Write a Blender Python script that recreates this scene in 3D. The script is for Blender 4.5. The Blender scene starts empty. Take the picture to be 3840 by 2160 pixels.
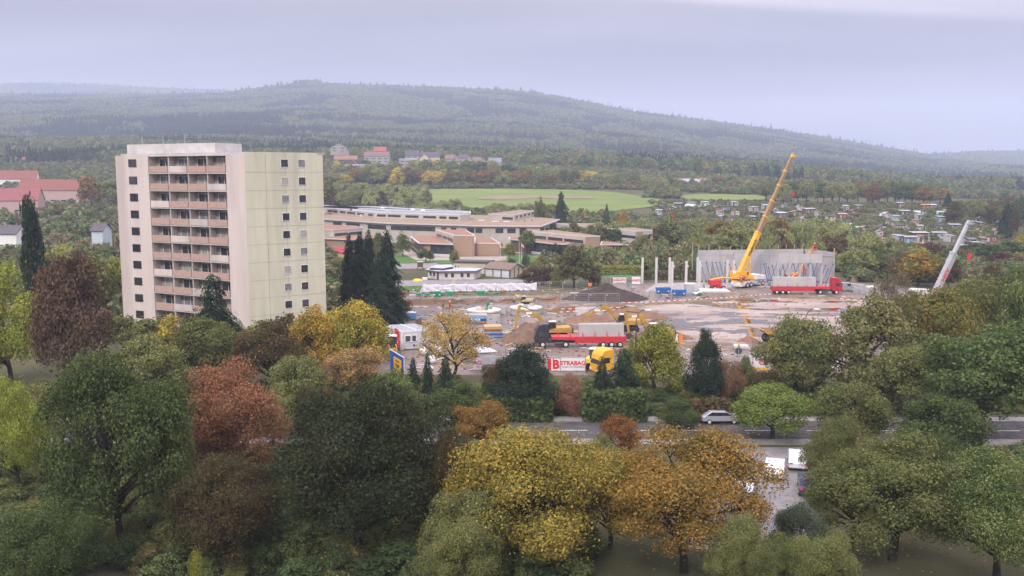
import bpy, bmesh, math, random
import numpy as np
from mathutils import Vector, Matrix, noise
from mathutils.geometry import delaunay_2d_cdt
random.seed(7)
R = np.random.default_rng(7)
SC = bpy.context.scene
COL = SC.collection

# ------------------------------------------------------------------ camera
CAM_H, FPX, YH = 27.3, 3400.0, 660.0           # camera height (m), focal length and horizon in photo pixels (3840 wide)
PITCH = math.atan((1080 - YH) / FPX)
cam_data = bpy.data.cameras.new("camera")
cam_data.sensor_width = 36.0
cam_data.lens = 36.0 * FPX / 3840
cam_data.clip_start = 0.5
cam_data.clip_end = 30000
cam = bpy.data.objects.new("camera", cam_data)
cam.location = (0, 0, CAM_H)
cam.rotation_euler = (math.radians(90) - PITCH, 0, 0)
COL.objects.link(cam)
SC.camera = cam

# ------------------------------------------------------------------ world: overcast evening sky over a Nishita sky
SUN_EL, SUN_ROT = math.radians(38), math.radians(200)
world = bpy.data.worlds.new("World"); SC.world = world; world.use_nodes = True
wn, wl = world.node_tree.nodes, world.node_tree.links
wn.clear()
wo = wn.new("ShaderNodeOutputWorld"); bg = wn.new("ShaderNodeBackground"); bg.inputs[1].default_value = 0.1
sky = wn.new("ShaderNodeTexSky"); sky.sky_type = 'NISHITA'; sky.sun_disc = False
sky.sun_elevation = SUN_EL; sky.sun_rotation = SUN_ROT; sky.dust_density = 2.0
tc = wn.new("ShaderNodeTexCoord")
sep = wn.new("ShaderNodeSeparateXYZ"); wl.new(tc.outputs["Generated"], sep.inputs[0])
# cloud layer: direction projected on a plane high above, so the streaks flatten towards the horizon
zc = wn.new("ShaderNodeMath"); zc.operation = 'MAXIMUM'; zc.inputs[1].default_value = 0.0
wl.new(sep.outputs[2], zc.inputs[0])
za = wn.new("ShaderNodeMath"); za.operation = 'ADD'; za.inputs[1].default_value = 0.09; wl.new(zc.outputs[0], za.inputs[0])
dx = wn.new("ShaderNodeMath"); dx.operation = 'DIVIDE'; wl.new(sep.outputs[0], dx.inputs[0]); wl.new(za.outputs[0], dx.inputs[1])
dy = wn.new("ShaderNodeMath"); dy.operation = 'DIVIDE'; wl.new(sep.outputs[1], dy.inputs[0]); wl.new(za.outputs[0], dy.inputs[1])
cb = wn.new("ShaderNodeCombineXYZ"); wl.new(dx.outputs[0], cb.inputs[0]); wl.new(dy.outputs[0], cb.inputs[1])
mp = wn.new("ShaderNodeMapping"); mp.inputs["Scale"].default_value = (0.28, 0.55, 1); mp.inputs["Location"].default_value = (5.3, 2.2, 0)
mp.inputs["Rotation"].default_value = (0, 0, 0.35)
wl.new(cb.outputs[0], mp.inputs[0])
nz = wn.new("ShaderNodeTexNoise"); nz.inputs["Scale"].default_value = 1.0; nz.inputs["Detail"].default_value = 6; nz.inputs["Roughness"].default_value = 0.5
wl.new(mp.outputs[0], nz.inputs[0])
cr = wn.new("ShaderNodeValToRGB")
cr.color_ramp.elements[0].position = 0.36; cr.color_ramp.elements[0].color = (.84, .765, .90, 1)
cr.color_ramp.elements[1].position = 0.64; cr.color_ramp.elements[1].color = (1.85, 1.66, 1.84, 1)
wl.new(nz.outputs[0], cr.inputs[0])
# unseen zenith brightened well beyond a real overcast, to add light below
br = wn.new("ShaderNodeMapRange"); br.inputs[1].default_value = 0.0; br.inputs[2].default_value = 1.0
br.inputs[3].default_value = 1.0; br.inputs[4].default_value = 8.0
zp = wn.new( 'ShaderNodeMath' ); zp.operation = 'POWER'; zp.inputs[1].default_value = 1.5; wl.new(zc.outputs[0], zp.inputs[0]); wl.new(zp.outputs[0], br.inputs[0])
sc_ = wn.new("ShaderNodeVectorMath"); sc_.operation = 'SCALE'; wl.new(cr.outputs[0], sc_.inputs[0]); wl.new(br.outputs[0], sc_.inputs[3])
# a brighter break in the cloud high up on the right
ex = wn.new("ShaderNodeMath"); ex.operation = 'MULTIPLY_ADD'; ex.inputs[1].default_value = .129; wl.new(sep.outputs[0], ex.inputs[0]); wl.new(sep.outputs[2], ex.inputs[2])
en = wn.new("ShaderNodeMath"); en.operation = 'MULTIPLY_ADD'; en.inputs[1].default_value = .03; wl.new(nz.outputs[0], en.inputs[0]); wl.new(ex.outputs[0], en.inputs[2])
em = wn.new("ShaderNodeMapRange"); em.interpolation_type = 'SMOOTHSTEP'; em.inputs[1].default_value = .214; em.inputs[2].default_value = .228; em.inputs[3].default_value = 1.0; em.inputs[4].default_value = 1.9; wl.new(en.outputs[0], em.inputs[0])
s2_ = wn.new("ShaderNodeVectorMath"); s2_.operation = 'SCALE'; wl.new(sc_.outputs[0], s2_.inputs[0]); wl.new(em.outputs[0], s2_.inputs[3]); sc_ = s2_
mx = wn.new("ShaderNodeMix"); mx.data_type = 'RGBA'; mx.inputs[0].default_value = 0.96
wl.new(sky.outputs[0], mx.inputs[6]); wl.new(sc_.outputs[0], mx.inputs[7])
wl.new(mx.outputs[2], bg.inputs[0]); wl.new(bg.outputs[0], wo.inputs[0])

sun_d = bpy.data.lights.new("sun", 'SUN'); sun_d.energy = 1.5; sun_d.angle = math.radians(10); sun_d.color = (1.0, 0.94, 0.86)
sun = bpy.data.objects.new("sun", sun_d); COL.objects.link(sun)
sun.location = (0, 0, 200)
sun.rotation_euler = (math.radians(90) - SUN_EL, 0, math.radians(-20))

SC.render.engine = 'CYCLES'
SC.view_settings.view_transform = 'Standard'; SC.view_settings.look = 'None'
SC.view_settings.exposure = 0.82; SC.view_settings.gamma = 1.0; SC.view_settings.use_curve_mapping = False
cy = SC.cycles
cy.use_denoising = True; cy.denoising_prefilter = 'NONE' ; cy.denoising_input_passes = 'RGB_ALBEDO_NORMAL'
try: cy.denoiser = 'OPENIMAGEDENOISE'
except Exception: pass
cy.max_bounces = 5; cy.diffuse_bounces = 3; cy.glossy_bounces = 2; cy.transmission_bounces = 2; cy.volume_bounces = 2
cy.transparent_max_bounces = 6
cy.use_adaptive_sampling = False

# ------------------------------------------------------------------ picture -> place
_c, _s = math.cos(PITCH), math.sin(PITCH)
def ray(px, py):
    v = 1080 - py
    return ((px - 1920), FPX * _c + v * _s, -FPX * _s + v * _c)
def P(px, py, z=0.0):
    """world point where the sight line of a photo pixel reaches height z"""
    a = ray(px, py); t = (z - CAM_H) / a[2]
    return Vector((a[0] * t, a[1] * t, z))
def Q(px, py, Y):
    """world point of a photo pixel at distance Y"""
    a = ray(px, py); t = Y / a[1]
    return Vector((a[0] * t, Y, CAM_H + a[2] * t))
def zat(py, Y): return Q(1920, py, Y).z
def pix(v):
    """photo pixel of a world point"""
    y = v[1] * _c - (v[2] - CAM_H) * _s; u = v[1] * _s + (v[2] - CAM_H) * _c
    return 1920 + FPX * v[0] / y, 1080 - FPX * u / y
def m_per_px(Y): return Y / FPX

# ------------------------------------------------------------------ terrain
_CX = [-600, 0, 600, 1280, 1900, 2500, 3000, 3500, 4300]
_ROWS = [(480, [812, 812, 812, 812, 812, 845, 850, 850, 850]),
         (560, [770, 770, 770, 770, 768, 772, 776, 778, 778]),
         (720, [700, 700, 705, 708, 706, 712, 735, 747, 750]),
         (900, [640, 640, 632, 624, 640, 665, 700, 735, 740]),
         (1200, [585, 585, 585, 590, 600, 625, 665, 715, 720]),
         (1700, [530, 530, 535, 545, 555, 590, 640, 692, 700]),
         (2500, [430, 430, 430, 440, 465, 520, 590, 645, 655])]
_SKX = [-600, 0, 180, 373, 596, 894, 954, 1118, 1237, 1416, 1640, 1938, 2087, 2236, 2385, 2534, 2683, 2832, 2981, 3130, 3280, 3429, 3503, 3652, 3840, 4400]
_SKY = [320, 316, 310, 316, 331, 340, 331, 313, 310, 316, 323, 337, 358, 390, 417, 435, 455, 474, 495, 522, 548, 572, 577, 566, 564, 560]
def _ridge(px):
    s = np.interp(px, _SKX, _SKY)
    near = np.interp(px, [-600, 0, 600, 894, 954, 1000, 3400, 3440, 3503, 3840, 4400], [362, 352, 352, 344, 331, 0, 0, 574, 586, 625, 650])
    return np.maximum(near, s) + 15
def _farridge(px):
    s = np.interp(px, _SKX, _SKY) - 6
    hid = np.interp(px, [0, 880, 1000, 3380, 3450, 4000], [0, 0, 110, 110, 110, 110])
    return s + 9 + hid
_allrows = []
_cu = np.linspace(-3200, 3200, 161)           # columns as photo px offset from the centre
for Y in (-200, 355): _allrows.append((Y, np.zeros_like(_cu)))
for Y, v in _ROWS:
    py = np.interp(_cu + 1920, _CX, v)
    _allrows.append((Y, np.array([zat(q, Y) for q in py])))
_allrows.append((3500, np.array([zat(q, 3500) for q in _ridge(_cu + 1920)])))
_allrows.append((4200, np.array([zat(np.interp(q, _SKX, _SKY) + 8 if q > 3440 else r + 60, 4200) for q, r in zip(_cu + 1920, _ridge(_cu + 1920))])))
_allrows.append((5200, np.array([zat(q, 5200) for q in _farridge(_cu + 1920)])))
_allrows.append((6500, np.array([zat(q + 120, 6500) for q in _farridge(_cu + 1920)])))
_RY = np.array([r[0] for r in _allrows]); _RZ = np.array([r[1] for r in _allrows])
def T(x, y):
    """terrain height, scalar"""
    if y <= 355: return 0.0
    u = x / y * FPX
    i = min(max(int(np.searchsorted(_RY, y)) - 1, 0), len(_RY) - 2)
    f = min((y - _RY[i]) / (_RY[i + 1] - _RY[i]), 1.0)
    k = (u + 3200) / 40.0; k = min(max(k, 0), 159.999); j = int(k); g = k - j
    a = _RZ[i, j] * (1 - g) + _RZ[i, j + 1] * g; b = _RZ[i + 1, j] * (1 - g) + _RZ[i + 1, j + 1] * g
    z = a + (b - a) * f
    if y > 1000:
        w = min((y - 1000) / 800, 1.0) * min(1.0, max(0.06, (3250 - y) / 500))
        z += w * (noise.noise(Vector((x / 420, y / 420, 3.3))) * 22 + noise.noise(Vector((x / 150, y / 150, 9.3))) * 7)
    return z
def ground_at(px, py, y0=355, y1=1600):
    """terrain point under a photo pixel"""
    a = ray(px, py); prev = None
    if a[2] < 0:
        p = P(px, py, 0)
        if p.y <= 355: return p
    Y = y0
    while Y < y1:
        q = Q(px, py, Y)
        if q.z <= T(q.x, q.y): return Vector((q.x, q.y, T(q.x, q.y)))
        Y += 2.0
    return Vector((q.x, q.y, T(q.x, q.y)))

# ------------------------------------------------------------------ object helpers
def tag(o, label=None, cat=None, group=None, kind=None):
    if label: o["label"] = label
    if cat: o["category"] = cat
    if group: o["group"] = group
    if kind: o["kind"] = kind
    return o
def empty(name, loc=(0, 0, 0), rz=0.0, label=None, cat=None, group=None):
    o = bpy.data.objects.new(name, None); COL.objects.link(o)
    o.location = loc; o.rotation_euler = (0, 0, rz); o.empty_display_size = 0.5
    return tag(o, label, cat, group)
def link(name, me, m=None, parent=None, loc=None, rot=None):
    if m is not None and len(me.materials) == 0: me.materials.append(m)
    o = bpy.data.objects.new(name, me); COL.objects.link(o)
    if parent is not None: o.parent = parent
    if loc is not None: o.location = loc
    if rot is not None: o.rotation_euler = rot
    return o
def copy_tree(o, parent=None):
    kids = list(o.children)
    c = o.copy(); COL.objects.link(c); c.parent = parent
    for k in kids: copy_tree(k, c)
    return c
class MB:
    """collects simple solids; build() links them as one mesh object"""
    def __init__(s): s.v = []; s.f = []; s.mi = []; s.mats = []; s.cur = 0
    def add(s, vs, fs):
        b = len(s.v); s.v += [tuple(v) for v in vs]; s.f += [tuple(i + b for i in f) for f in fs]; s.mi += [s.cur] * len(fs); return s
    def box(s, c, d, rz=0.0, rx=0.0, ry=0.0):
        """centre, full dimensions"""
        M = Matrix.Rotation(rz, 3, 'Z') @ Matrix.Rotation(ry, 3, 'Y') @ Matrix.Rotation(rx, 3, 'X')
        c = Vector(c); vs = []
        for i in (-.5, .5):
            for j in (-.5, .5):
                for k in (-.5, .5): vs.append(c + M @ Vector((i * d[0], j * d[1], k * d[2])))
        return s.add(vs, [(0, 1, 3, 2), (4, 6, 7, 5), (0, 4, 5, 1), (2, 3, 7, 6), (0, 2, 6, 4), (1, 5, 7, 3)])
    def hexa(s, lo, hi):
        """two 4-point rings, bottom and top, counter-clockwise"""
        return s.add(list(lo) + list(hi), [(3, 2, 1, 0), (4, 5, 6, 7), (0, 1, 5, 4), (1, 2, 6, 5), (2, 3, 7, 6), (3, 0, 4, 7)])
    def prism(s, pts, z0, z1):
        """plan polygon, CCW or CW, extruded"""
        n = len(pts); a = sum(pts[i][0] * pts[(i + 1) % n][1] - pts[(i + 1) % n][0] * pts[i][1] for i in range(n))
        pts = list(pts) if a > 0 else list(pts)[::-1]
        f0 = z0 if callable(z0) else (lambda p: z0); f1 = z1 if callable(z1) else (lambda p: z1)
        vs = [(p[0], p[1], f0(p)) for p in pts] + [(p[0], p[1], f1(p)) for p in pts]
        fs = [tuple(range(n))[::-1], tuple(range(n, 2 * n))] + [(i, (i + 1) % n, (i + 1) % n + n, i + n) for i in range(n)]
        return s.add(vs, fs)
    def profile(s, pts, d, axis='Y', off=0.0):
        """side outline (u, z) pushed out to full depth d along Y (u is x) or X (u is y), centred on off"""
        n = len(pts); a = sum(pts[i][0] * pts[(i + 1) % n][1] - pts[(i + 1) % n][0] * pts[i][1] for i in range(n))
        pts = list(pts) if a > 0 else list(pts)[::-1]
        mk = (lambda u, z, t: (u, t, z)) if axis == 'Y' else (lambda u, z, t: (t, u, z))
        lo, hi = off - d / 2, off + d / 2
        vs = [mk(p[0], p[1], lo) for p in pts] + [mk(p[0], p[1], hi) for p in pts]
        f1, f2 = tuple(range(n)), tuple(range(n, 2 * n))[::-1]
        fs = [f1, f2] + [((i + 1) % n, i, i + n, (i + 1) % n + n) for i in range(n)]
        if axis != 'Y': fs = [f[::-1] for f in fs]
        return s.add(vs, fs)
    def tube(s, a, b, r0, r1=None, n=8, caps=True):
        a, b = Vector(a), Vector(b); r1 = r0 if r1 is None else r1
        d = (b - a); 
        if d.length < 1e-6: return s
        d.normalize(); up = Vector((0, 0, 1)) if abs(d.z) < .9 else Vector((1, 0, 0))
        x = d.cross(up).normalized(); y = x.cross(d)
        vs = []
        for c, r in ((a, r0), (b, r1)):
            for i in range(n):
                t = 2 * math.pi * i / n; vs.append(c + (x * math.cos(t) - y * math.sin(t)) * r)
        fs = [(i, (i + 1) % n, (i + 1) % n + n, i + n) for i in range(n)]
        if caps: fs += [tuple(range(n))[::-1], tuple(range(n, 2 * n))]
        return s.add(vs, fs)
    def lathe(s, prof, c=(0, 0, 0), n=24, axis='Z'):
        """profile [(r, h)] turned about an axis through c"""
        vs, m = [], len(prof)
        for i in range(n):
            t = 2 * math.pi * i / n; co, si = math.cos(t), math.sin(t)
            for r, h in prof:
                v = {'Z': (r * co, r * si, h), 'X': (h, r * co, r * si), 'Y': (r * si, h, r * co)}[axis]
                vs.append((c[0] + v[0], c[1] + v[1], c[2] + v[2]))
        fs = [(i * m + j, ((i + 1) % n) * m + j, ((i + 1) % n) * m + j + 1, i * m + j + 1) for i in range(n) for j in range(m - 1)]
        return s.add(vs, fs)
    def mesh(s, name, smooth=False):
        me = bpy.data.meshes.new(name); me.from_pydata(s.v, [], s.f)
        if smooth: me.polygons.foreach_set("use_smooth", [True] * len(s.f))
        for m in s.mats: me.materials.append(m)
        if s.mats: me.polygons.foreach_set("material_index", s.mi)
        me.update(); return me
    def build(s, name, m=None, parent=None, loc=None, rot=None, bevel=0.0, smooth=False):
        o = link(name, s.mesh(name, smooth), m, parent, loc, rot)
        if bevel:
            b = o.modifiers.new("edge", 'BEVEL'); b.width = bevel; b.segments = 2; b.limit_method = 'ANGLE'
        return o
def quads_mesh(name, V, smooth=False):
    """V: (n,4,3) array of separate quads -> mesh"""
    n = len(V); me = bpy.data.meshes.new(name)
    me.vertices.add(n * 4); me.vertices.foreach_set("co", V.reshape(-1).astype(np.float32))
    me.loops.add(n * 4); me.loops.foreach_set("vertex_index", np.arange(n * 4, dtype=np.int32))
    me.polygons.add(n); me.polygons.foreach_set("loop_start", np.arange(0, n * 4, 4, dtype=np.int32))
    me.polygons.foreach_set("loop_total", np.full(n, 4, dtype=np.int32))
    me.update(calc_edges=True); return me

# ------------------------------------------------------------------ materials
def lin(h):
    """'#rrggbb' -> linear rgb"""
    h = h.lstrip('#'); c = [int(h[i:i + 2], 16) / 255 for i in (0, 2, 4)]
    return tuple(x / 12.92 if x <= .04045 else ((x + .055) / 1.055) ** 2.4 for x in c)
MATS = {}
def mat(name, col, rough=0.75, var=0.18, scale=3.0, metal=0.0, spec=0.35, bump=0.0, bscale=None, col2=None, dirt=0.0, coat=0.0, stretch=None, emit=None):
    """procedural surface: base colour with noise variation, an optional second colour in patches, fine relief and dirt"""
    if name in MATS: return MATS[name]
    m = bpy.data.materials.new(name); m.use_nodes = True; MATS[name] = m
    n, l = m.node_tree.nodes, m.node_tree.links
    b = n["Principled BSDF"]; b.inputs["Roughness"].default_value = rough; b.inputs["Metallic"].default_value = metal
    b.inputs["Specular IOR Level"].default_value = spec
    if coat: b.inputs["Coat Weight"].default_value = coat; b.inputs["Coat Roughness"].default_value = 0.1
    tcn = n.new("ShaderNodeTexCoord"); src = tcn.outputs["Object"]
    if stretch:
        mpn = n.new("ShaderNodeMapping"); mpn.inputs["Scale"].default_value = stretch; l.new(src, mpn.inputs[0]); src = mpn.outputs[0]
    t = n.new("ShaderNodeTexNoise"); t.inputs["Scale"].default_value = scale; t.inputs["Detail"].default_value = 7; t.inputs["Roughness"].default_value = 0.62
    l.new(src, t.inputs[0])
    c2 = col2 if col2 else tuple(min(c * (1 + var * 1.3), 1) for c in col)
    c1 = col if col2 else tuple(c * (1 - var * 1.3) for c in col)
    r = n.new("ShaderNodeValToRGB"); r.color_ramp.elements[0].position = 0.35; r.color_ramp.elements[1].position = 0.65
    r.color_ramp.elements[0].color = (*c1, 1); r.color_ramp.elements[1].color = (*c2, 1)
    l.new(t.outputs[0], r.inputs[0]); out = r.outputs[0]
    if dirt:
        t2 = n.new("ShaderNodeTexNoise"); t2.inputs["Scale"].default_value = scale * 0.27; t2.inputs["Detail"].default_value = 9; l.new(src, t2.inputs[0])
        rr = n.new("ShaderNodeMapRange"); rr.inputs[1].default_value = 0.5; rr.inputs[2].default_value = 0.72; rr.inputs[4].default_value = dirt; l.new(t2.outputs[0], rr.inputs[0])
        mm = n.new("ShaderNodeMix"); mm.data_type = 'RGBA'; l.new(rr.outputs[0], mm.inputs[0]); l.new(out, mm.inputs[6]); mm.inputs[7].default_value = (0.09, 0.075, 0.06, 1)
        out = mm.outputs[2]
    l.new(out, b.inputs["Base Color"])
    if bump:
        t3 = n.new("ShaderNodeTexNoise"); t3.inputs["Scale"].default_value = bscale or scale * 5; t3.inputs["Detail"].default_value = 5; l.new(src, t3.inputs[0])
        bp = n.new("ShaderNodeBump"); bp.inputs["Strength"].default_value = bump; bp.inputs["Distance"].default_value = 0.05
        l.new(t3.outputs[0], bp.inputs["Height"]); l.new(bp.outputs[0], b.inputs["Normal"])
    if emit: b.inputs["Emission Color"].default_value = (*emit, 1); b.inputs["Emission Strength"].default_value = 1.0
    return m
def foliage_material(name, per_instance=False):
    """leaf shader: hue from the object's own two tints, mixed in patches, tone varied leaf by leaf"""
    m = bpy.data.materials.new(name); m.use_nodes = True; n, l = m.node_tree.nodes, m.node_tree.links; n.clear()
    o = n.new("ShaderNodeOutputMaterial")
    geo = n.new("ShaderNodeNewGeometry"); tcn = n.new("ShaderNodeTexCoord"); oi = n.new("ShaderNodeObjectInfo")
    if per_instance:
        rp = n.new("ShaderNodeValToRGB"); rp.color_ramp.interpolation = 'LINEAR'
        cols = per_instance; rp.color_ramp.elements[0].color = (*cols[0], 1); rp.color_ramp.elements[1].color = (*cols[-1], 1)
        for i in range(1, len(cols) - 1):
            e = rp.color_ramp.elements.new(i / (len(cols) - 1)); e.color = (*cols[i], 1)
        l.new(oi.outputs["Random"], rp.inputs[0]); base = rp.outputs[0]
    else:
        a1 = n.new("ShaderNodeAttribute"); a1.attribute_type = 'OBJECT'; a1.attribute_name = "tint_a"
        a2 = n.new("ShaderNodeAttribute"); a2.attribute_type = 'OBJECT'; a2.attribute_name = "tint_b"
        ad = n.new("ShaderNodeVectorMath"); ad.operation = 'ADD'; l.new(tcn.outputs["Object"], ad.inputs[0]); l.new(oi.outputs["Random"], ad.inputs[1])
        t = n.new("ShaderNodeTexNoise"); t.inputs["Scale"].default_value = 3.2; t.inputs["Detail"].default_value = 5; t.inputs["Roughness"].default_value = 0.7; l.new(ad.outputs[0], t.inputs[0])
        sm = n.new("ShaderNodeMath"); sm.operation = 'MULTIPLY_ADD'; sm.inputs[1].default_value = 0.30; l.new(geo.outputs["Random Per Island"], sm.inputs[0]); l.new(t.outputs[0], sm.inputs[2])
        mr = n.new("ShaderNodeMapRange"); mr.inputs[1].default_value = 0.50; mr.inputs[2].default_value = 0.80; l.new(sm.outputs[0], mr.inputs[0])
        mm = n.new("ShaderNodeMix"); mm.data_type = 'RGBA'; l.new(mr.outputs[0], mm.inputs[0]); l.new(a1.outputs["Color"], mm.inputs[6]); l.new(a2.outputs["Color"], mm.inputs[7])
        base = mm.outputs[2]
    hs = n.new("ShaderNodeMapRange"); hs.inputs[3].default_value = 0.68; hs.inputs[4].default_value = 1.32; l.new(geo.outputs["Random Per Island"], hs.inputs[0])
    sv = n.new("ShaderNodeVectorMath"); sv.operation = 'SCALE'; l.new(base, sv.inputs[0]); l.new(hs.outputs[0], sv.inputs[3])
    d = n.new("ShaderNodeBsdfDiffuse"); tr = n.new("ShaderNodeBsdfTranslucent"); ms = n.new("ShaderNodeMixShader"); ms.inputs[0].default_value = 0.30
    l.new(sv.outputs[0], d.inputs[0]); l.new(sv.outputs[0], tr.inputs[0]); l.new(d.outputs[0], ms.inputs[1]); l.new(tr.outputs[0], ms.inputs[2]); l.new(ms.outputs[0], o.inputs[0])
    return m
# ------------------------------------------------------------------ land
def grid_terrain():
    ys = list(np.arange(-60, 340, 40.0)) + [340, 355]
    y = 360.0
    while y < 6500:
        ys.append(y); y *= 1.018
    ys = np.array(ys); ss = np.linspace(-0.9, 0.9, 181)
    V = np.zeros((len(ys), len(ss), 3))
    for i, Y in enumerate(ys):
        for j, s in enumerate(ss):
            x = s * (max(Y, 0) + 320); V[i, j] = (x, Y, T(x, Y))
    n, m = len(ys), len(ss)
    idx = np.arange(n * m).reshape(n, m)
    f = np.stack([idx[:-1, :-1], idx[:-1, 1:], idx[1:, 1:], idx[1:, :-1]], -1).reshape(-1, 4)
    me = bpy.data.meshes.new("ground"); me.from_pydata(V.reshape(-1, 3).tolist(), [], f.tolist()); me.update()
    me.polygons.foreach_set("use_smooth", [True] * len(f))
    return me
M_GROUND = mat("rough_meadow_ground", (0.055, 0.062, 0.030), 0.95, col2=(0.095, 0.085, 0.048), scale=0.06, spec=0.1, bump=0.5, bscale=1.5)
ground = link("ground", grid_terrain(), M_GROUND); tag(ground, kind="structure")

def in_poly(pts, x, y):
    c = False; n = len(pts); j = n - 1
    for i in range(n):
        if (pts[i][1] > y) != (pts[j][1] > y) and x < (pts[j][0] - pts[i][0]) * (y - pts[i][1]) / (pts[j][1] - pts[i][1] + 1e-12) + pts[i][0]: c = not c
        j = i
    return c
def sheet(name, pts, m, lift=0.004, step=None, zf=None, kind="structure"):
    """a ground sheet over a plan polygon, following the terrain a little above it"""
    P2 = [Vector((p[0], p[1])) for p in pts]; n = len(P2)
    edge = []
    if step:
        for i in range(n):
            a, b = P2[i], P2[(i + 1) % n]; k = max(1, int((b - a).length / step))
            for t in range(k): edge.append(a.lerp(b, t / k))
        P2 = edge; n = len(P2)
    pts2 = list(P2)
    if step:
        xs = [p.x for p in P2]; ys = [p.y for p in P2]
        x = min(xs) + step / 2
        while x < max(xs):
            y = min(ys) + step / 2
            while y < max(ys):
                if in_poly(P2, x, y) and min((Vector((x, y)) - e).length for e in P2) > step * .45: pts2.append(Vector((x, y)))
                y += step
            x += step
    vs, es, fs, *_ = delaunay_2d_cdt(pts2, [], [list(range(n))], 1, 1e-4)
    zf = zf or T
    me = bpy.data.meshes.new(name); me.from_pydata([(v.x, v.y, zf(v.x, v.y) + lift) for v in vs], [], [f if (vs[f[1]] - vs[f[0]]).cross(vs[f[2]] - vs[f[0]]) > 0 else f[::-1] for f in fs])
    me.update(); o = link(name, me, m); 
    return tag(o, kind=kind)
def PX(*q, z=0.0): return [P(a, b, z) for a, b in q]
def GX(*q): return [ground_at(a, b) for a, b in q]
# ------------------------------------------------------------------ trees
M_LEAF = foliage_material("leaves")
M_BARK = mat("bark", (0.045, 0.038, 0.032), 0.95, var=0.3, scale=6, bump=0.4, spec=0.1)
M_BARKPALE = mat("pale_bark", (0.22, 0.20, 0.18), 0.95, var=0.3, scale=6, bump=0.4, spec=0.1)
def _leafquads(pos, nrm, size, rng, aspect=1.0, droop=None):
    n = len(pos)
    a = rng.normal(size=(n, 3)); 
    t = np.cross(nrm, a); t /= np.linalg.norm(t, axis=1, keepdims=True) + 1e-9
    if droop is not None:
        t = droop + t * 0.35; t /= np.linalg.norm(t, axis=1, keepdims=True) + 1e-9
    b = np.cross(nrm, t); b /= np.linalg.norm(b, axis=1, keepdims=True) + 1e-9
    s = (size * rng.uniform(0.4, 1.6, n))[:, None]
    t = t * s * aspect; b = b * s
    k = rng.uniform(-.25, .25, (n, 1))
    return np.stack([pos - t * .5, pos + b * .42 + t * k, pos + t * .5, pos - b * .42 + t * k], 1)
def _unit(rng, n):
    v = rng.normal(size=(n, 3)); return v / np.linalg.norm(v, axis=1, keepdims=True)
_CR = {}
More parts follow.
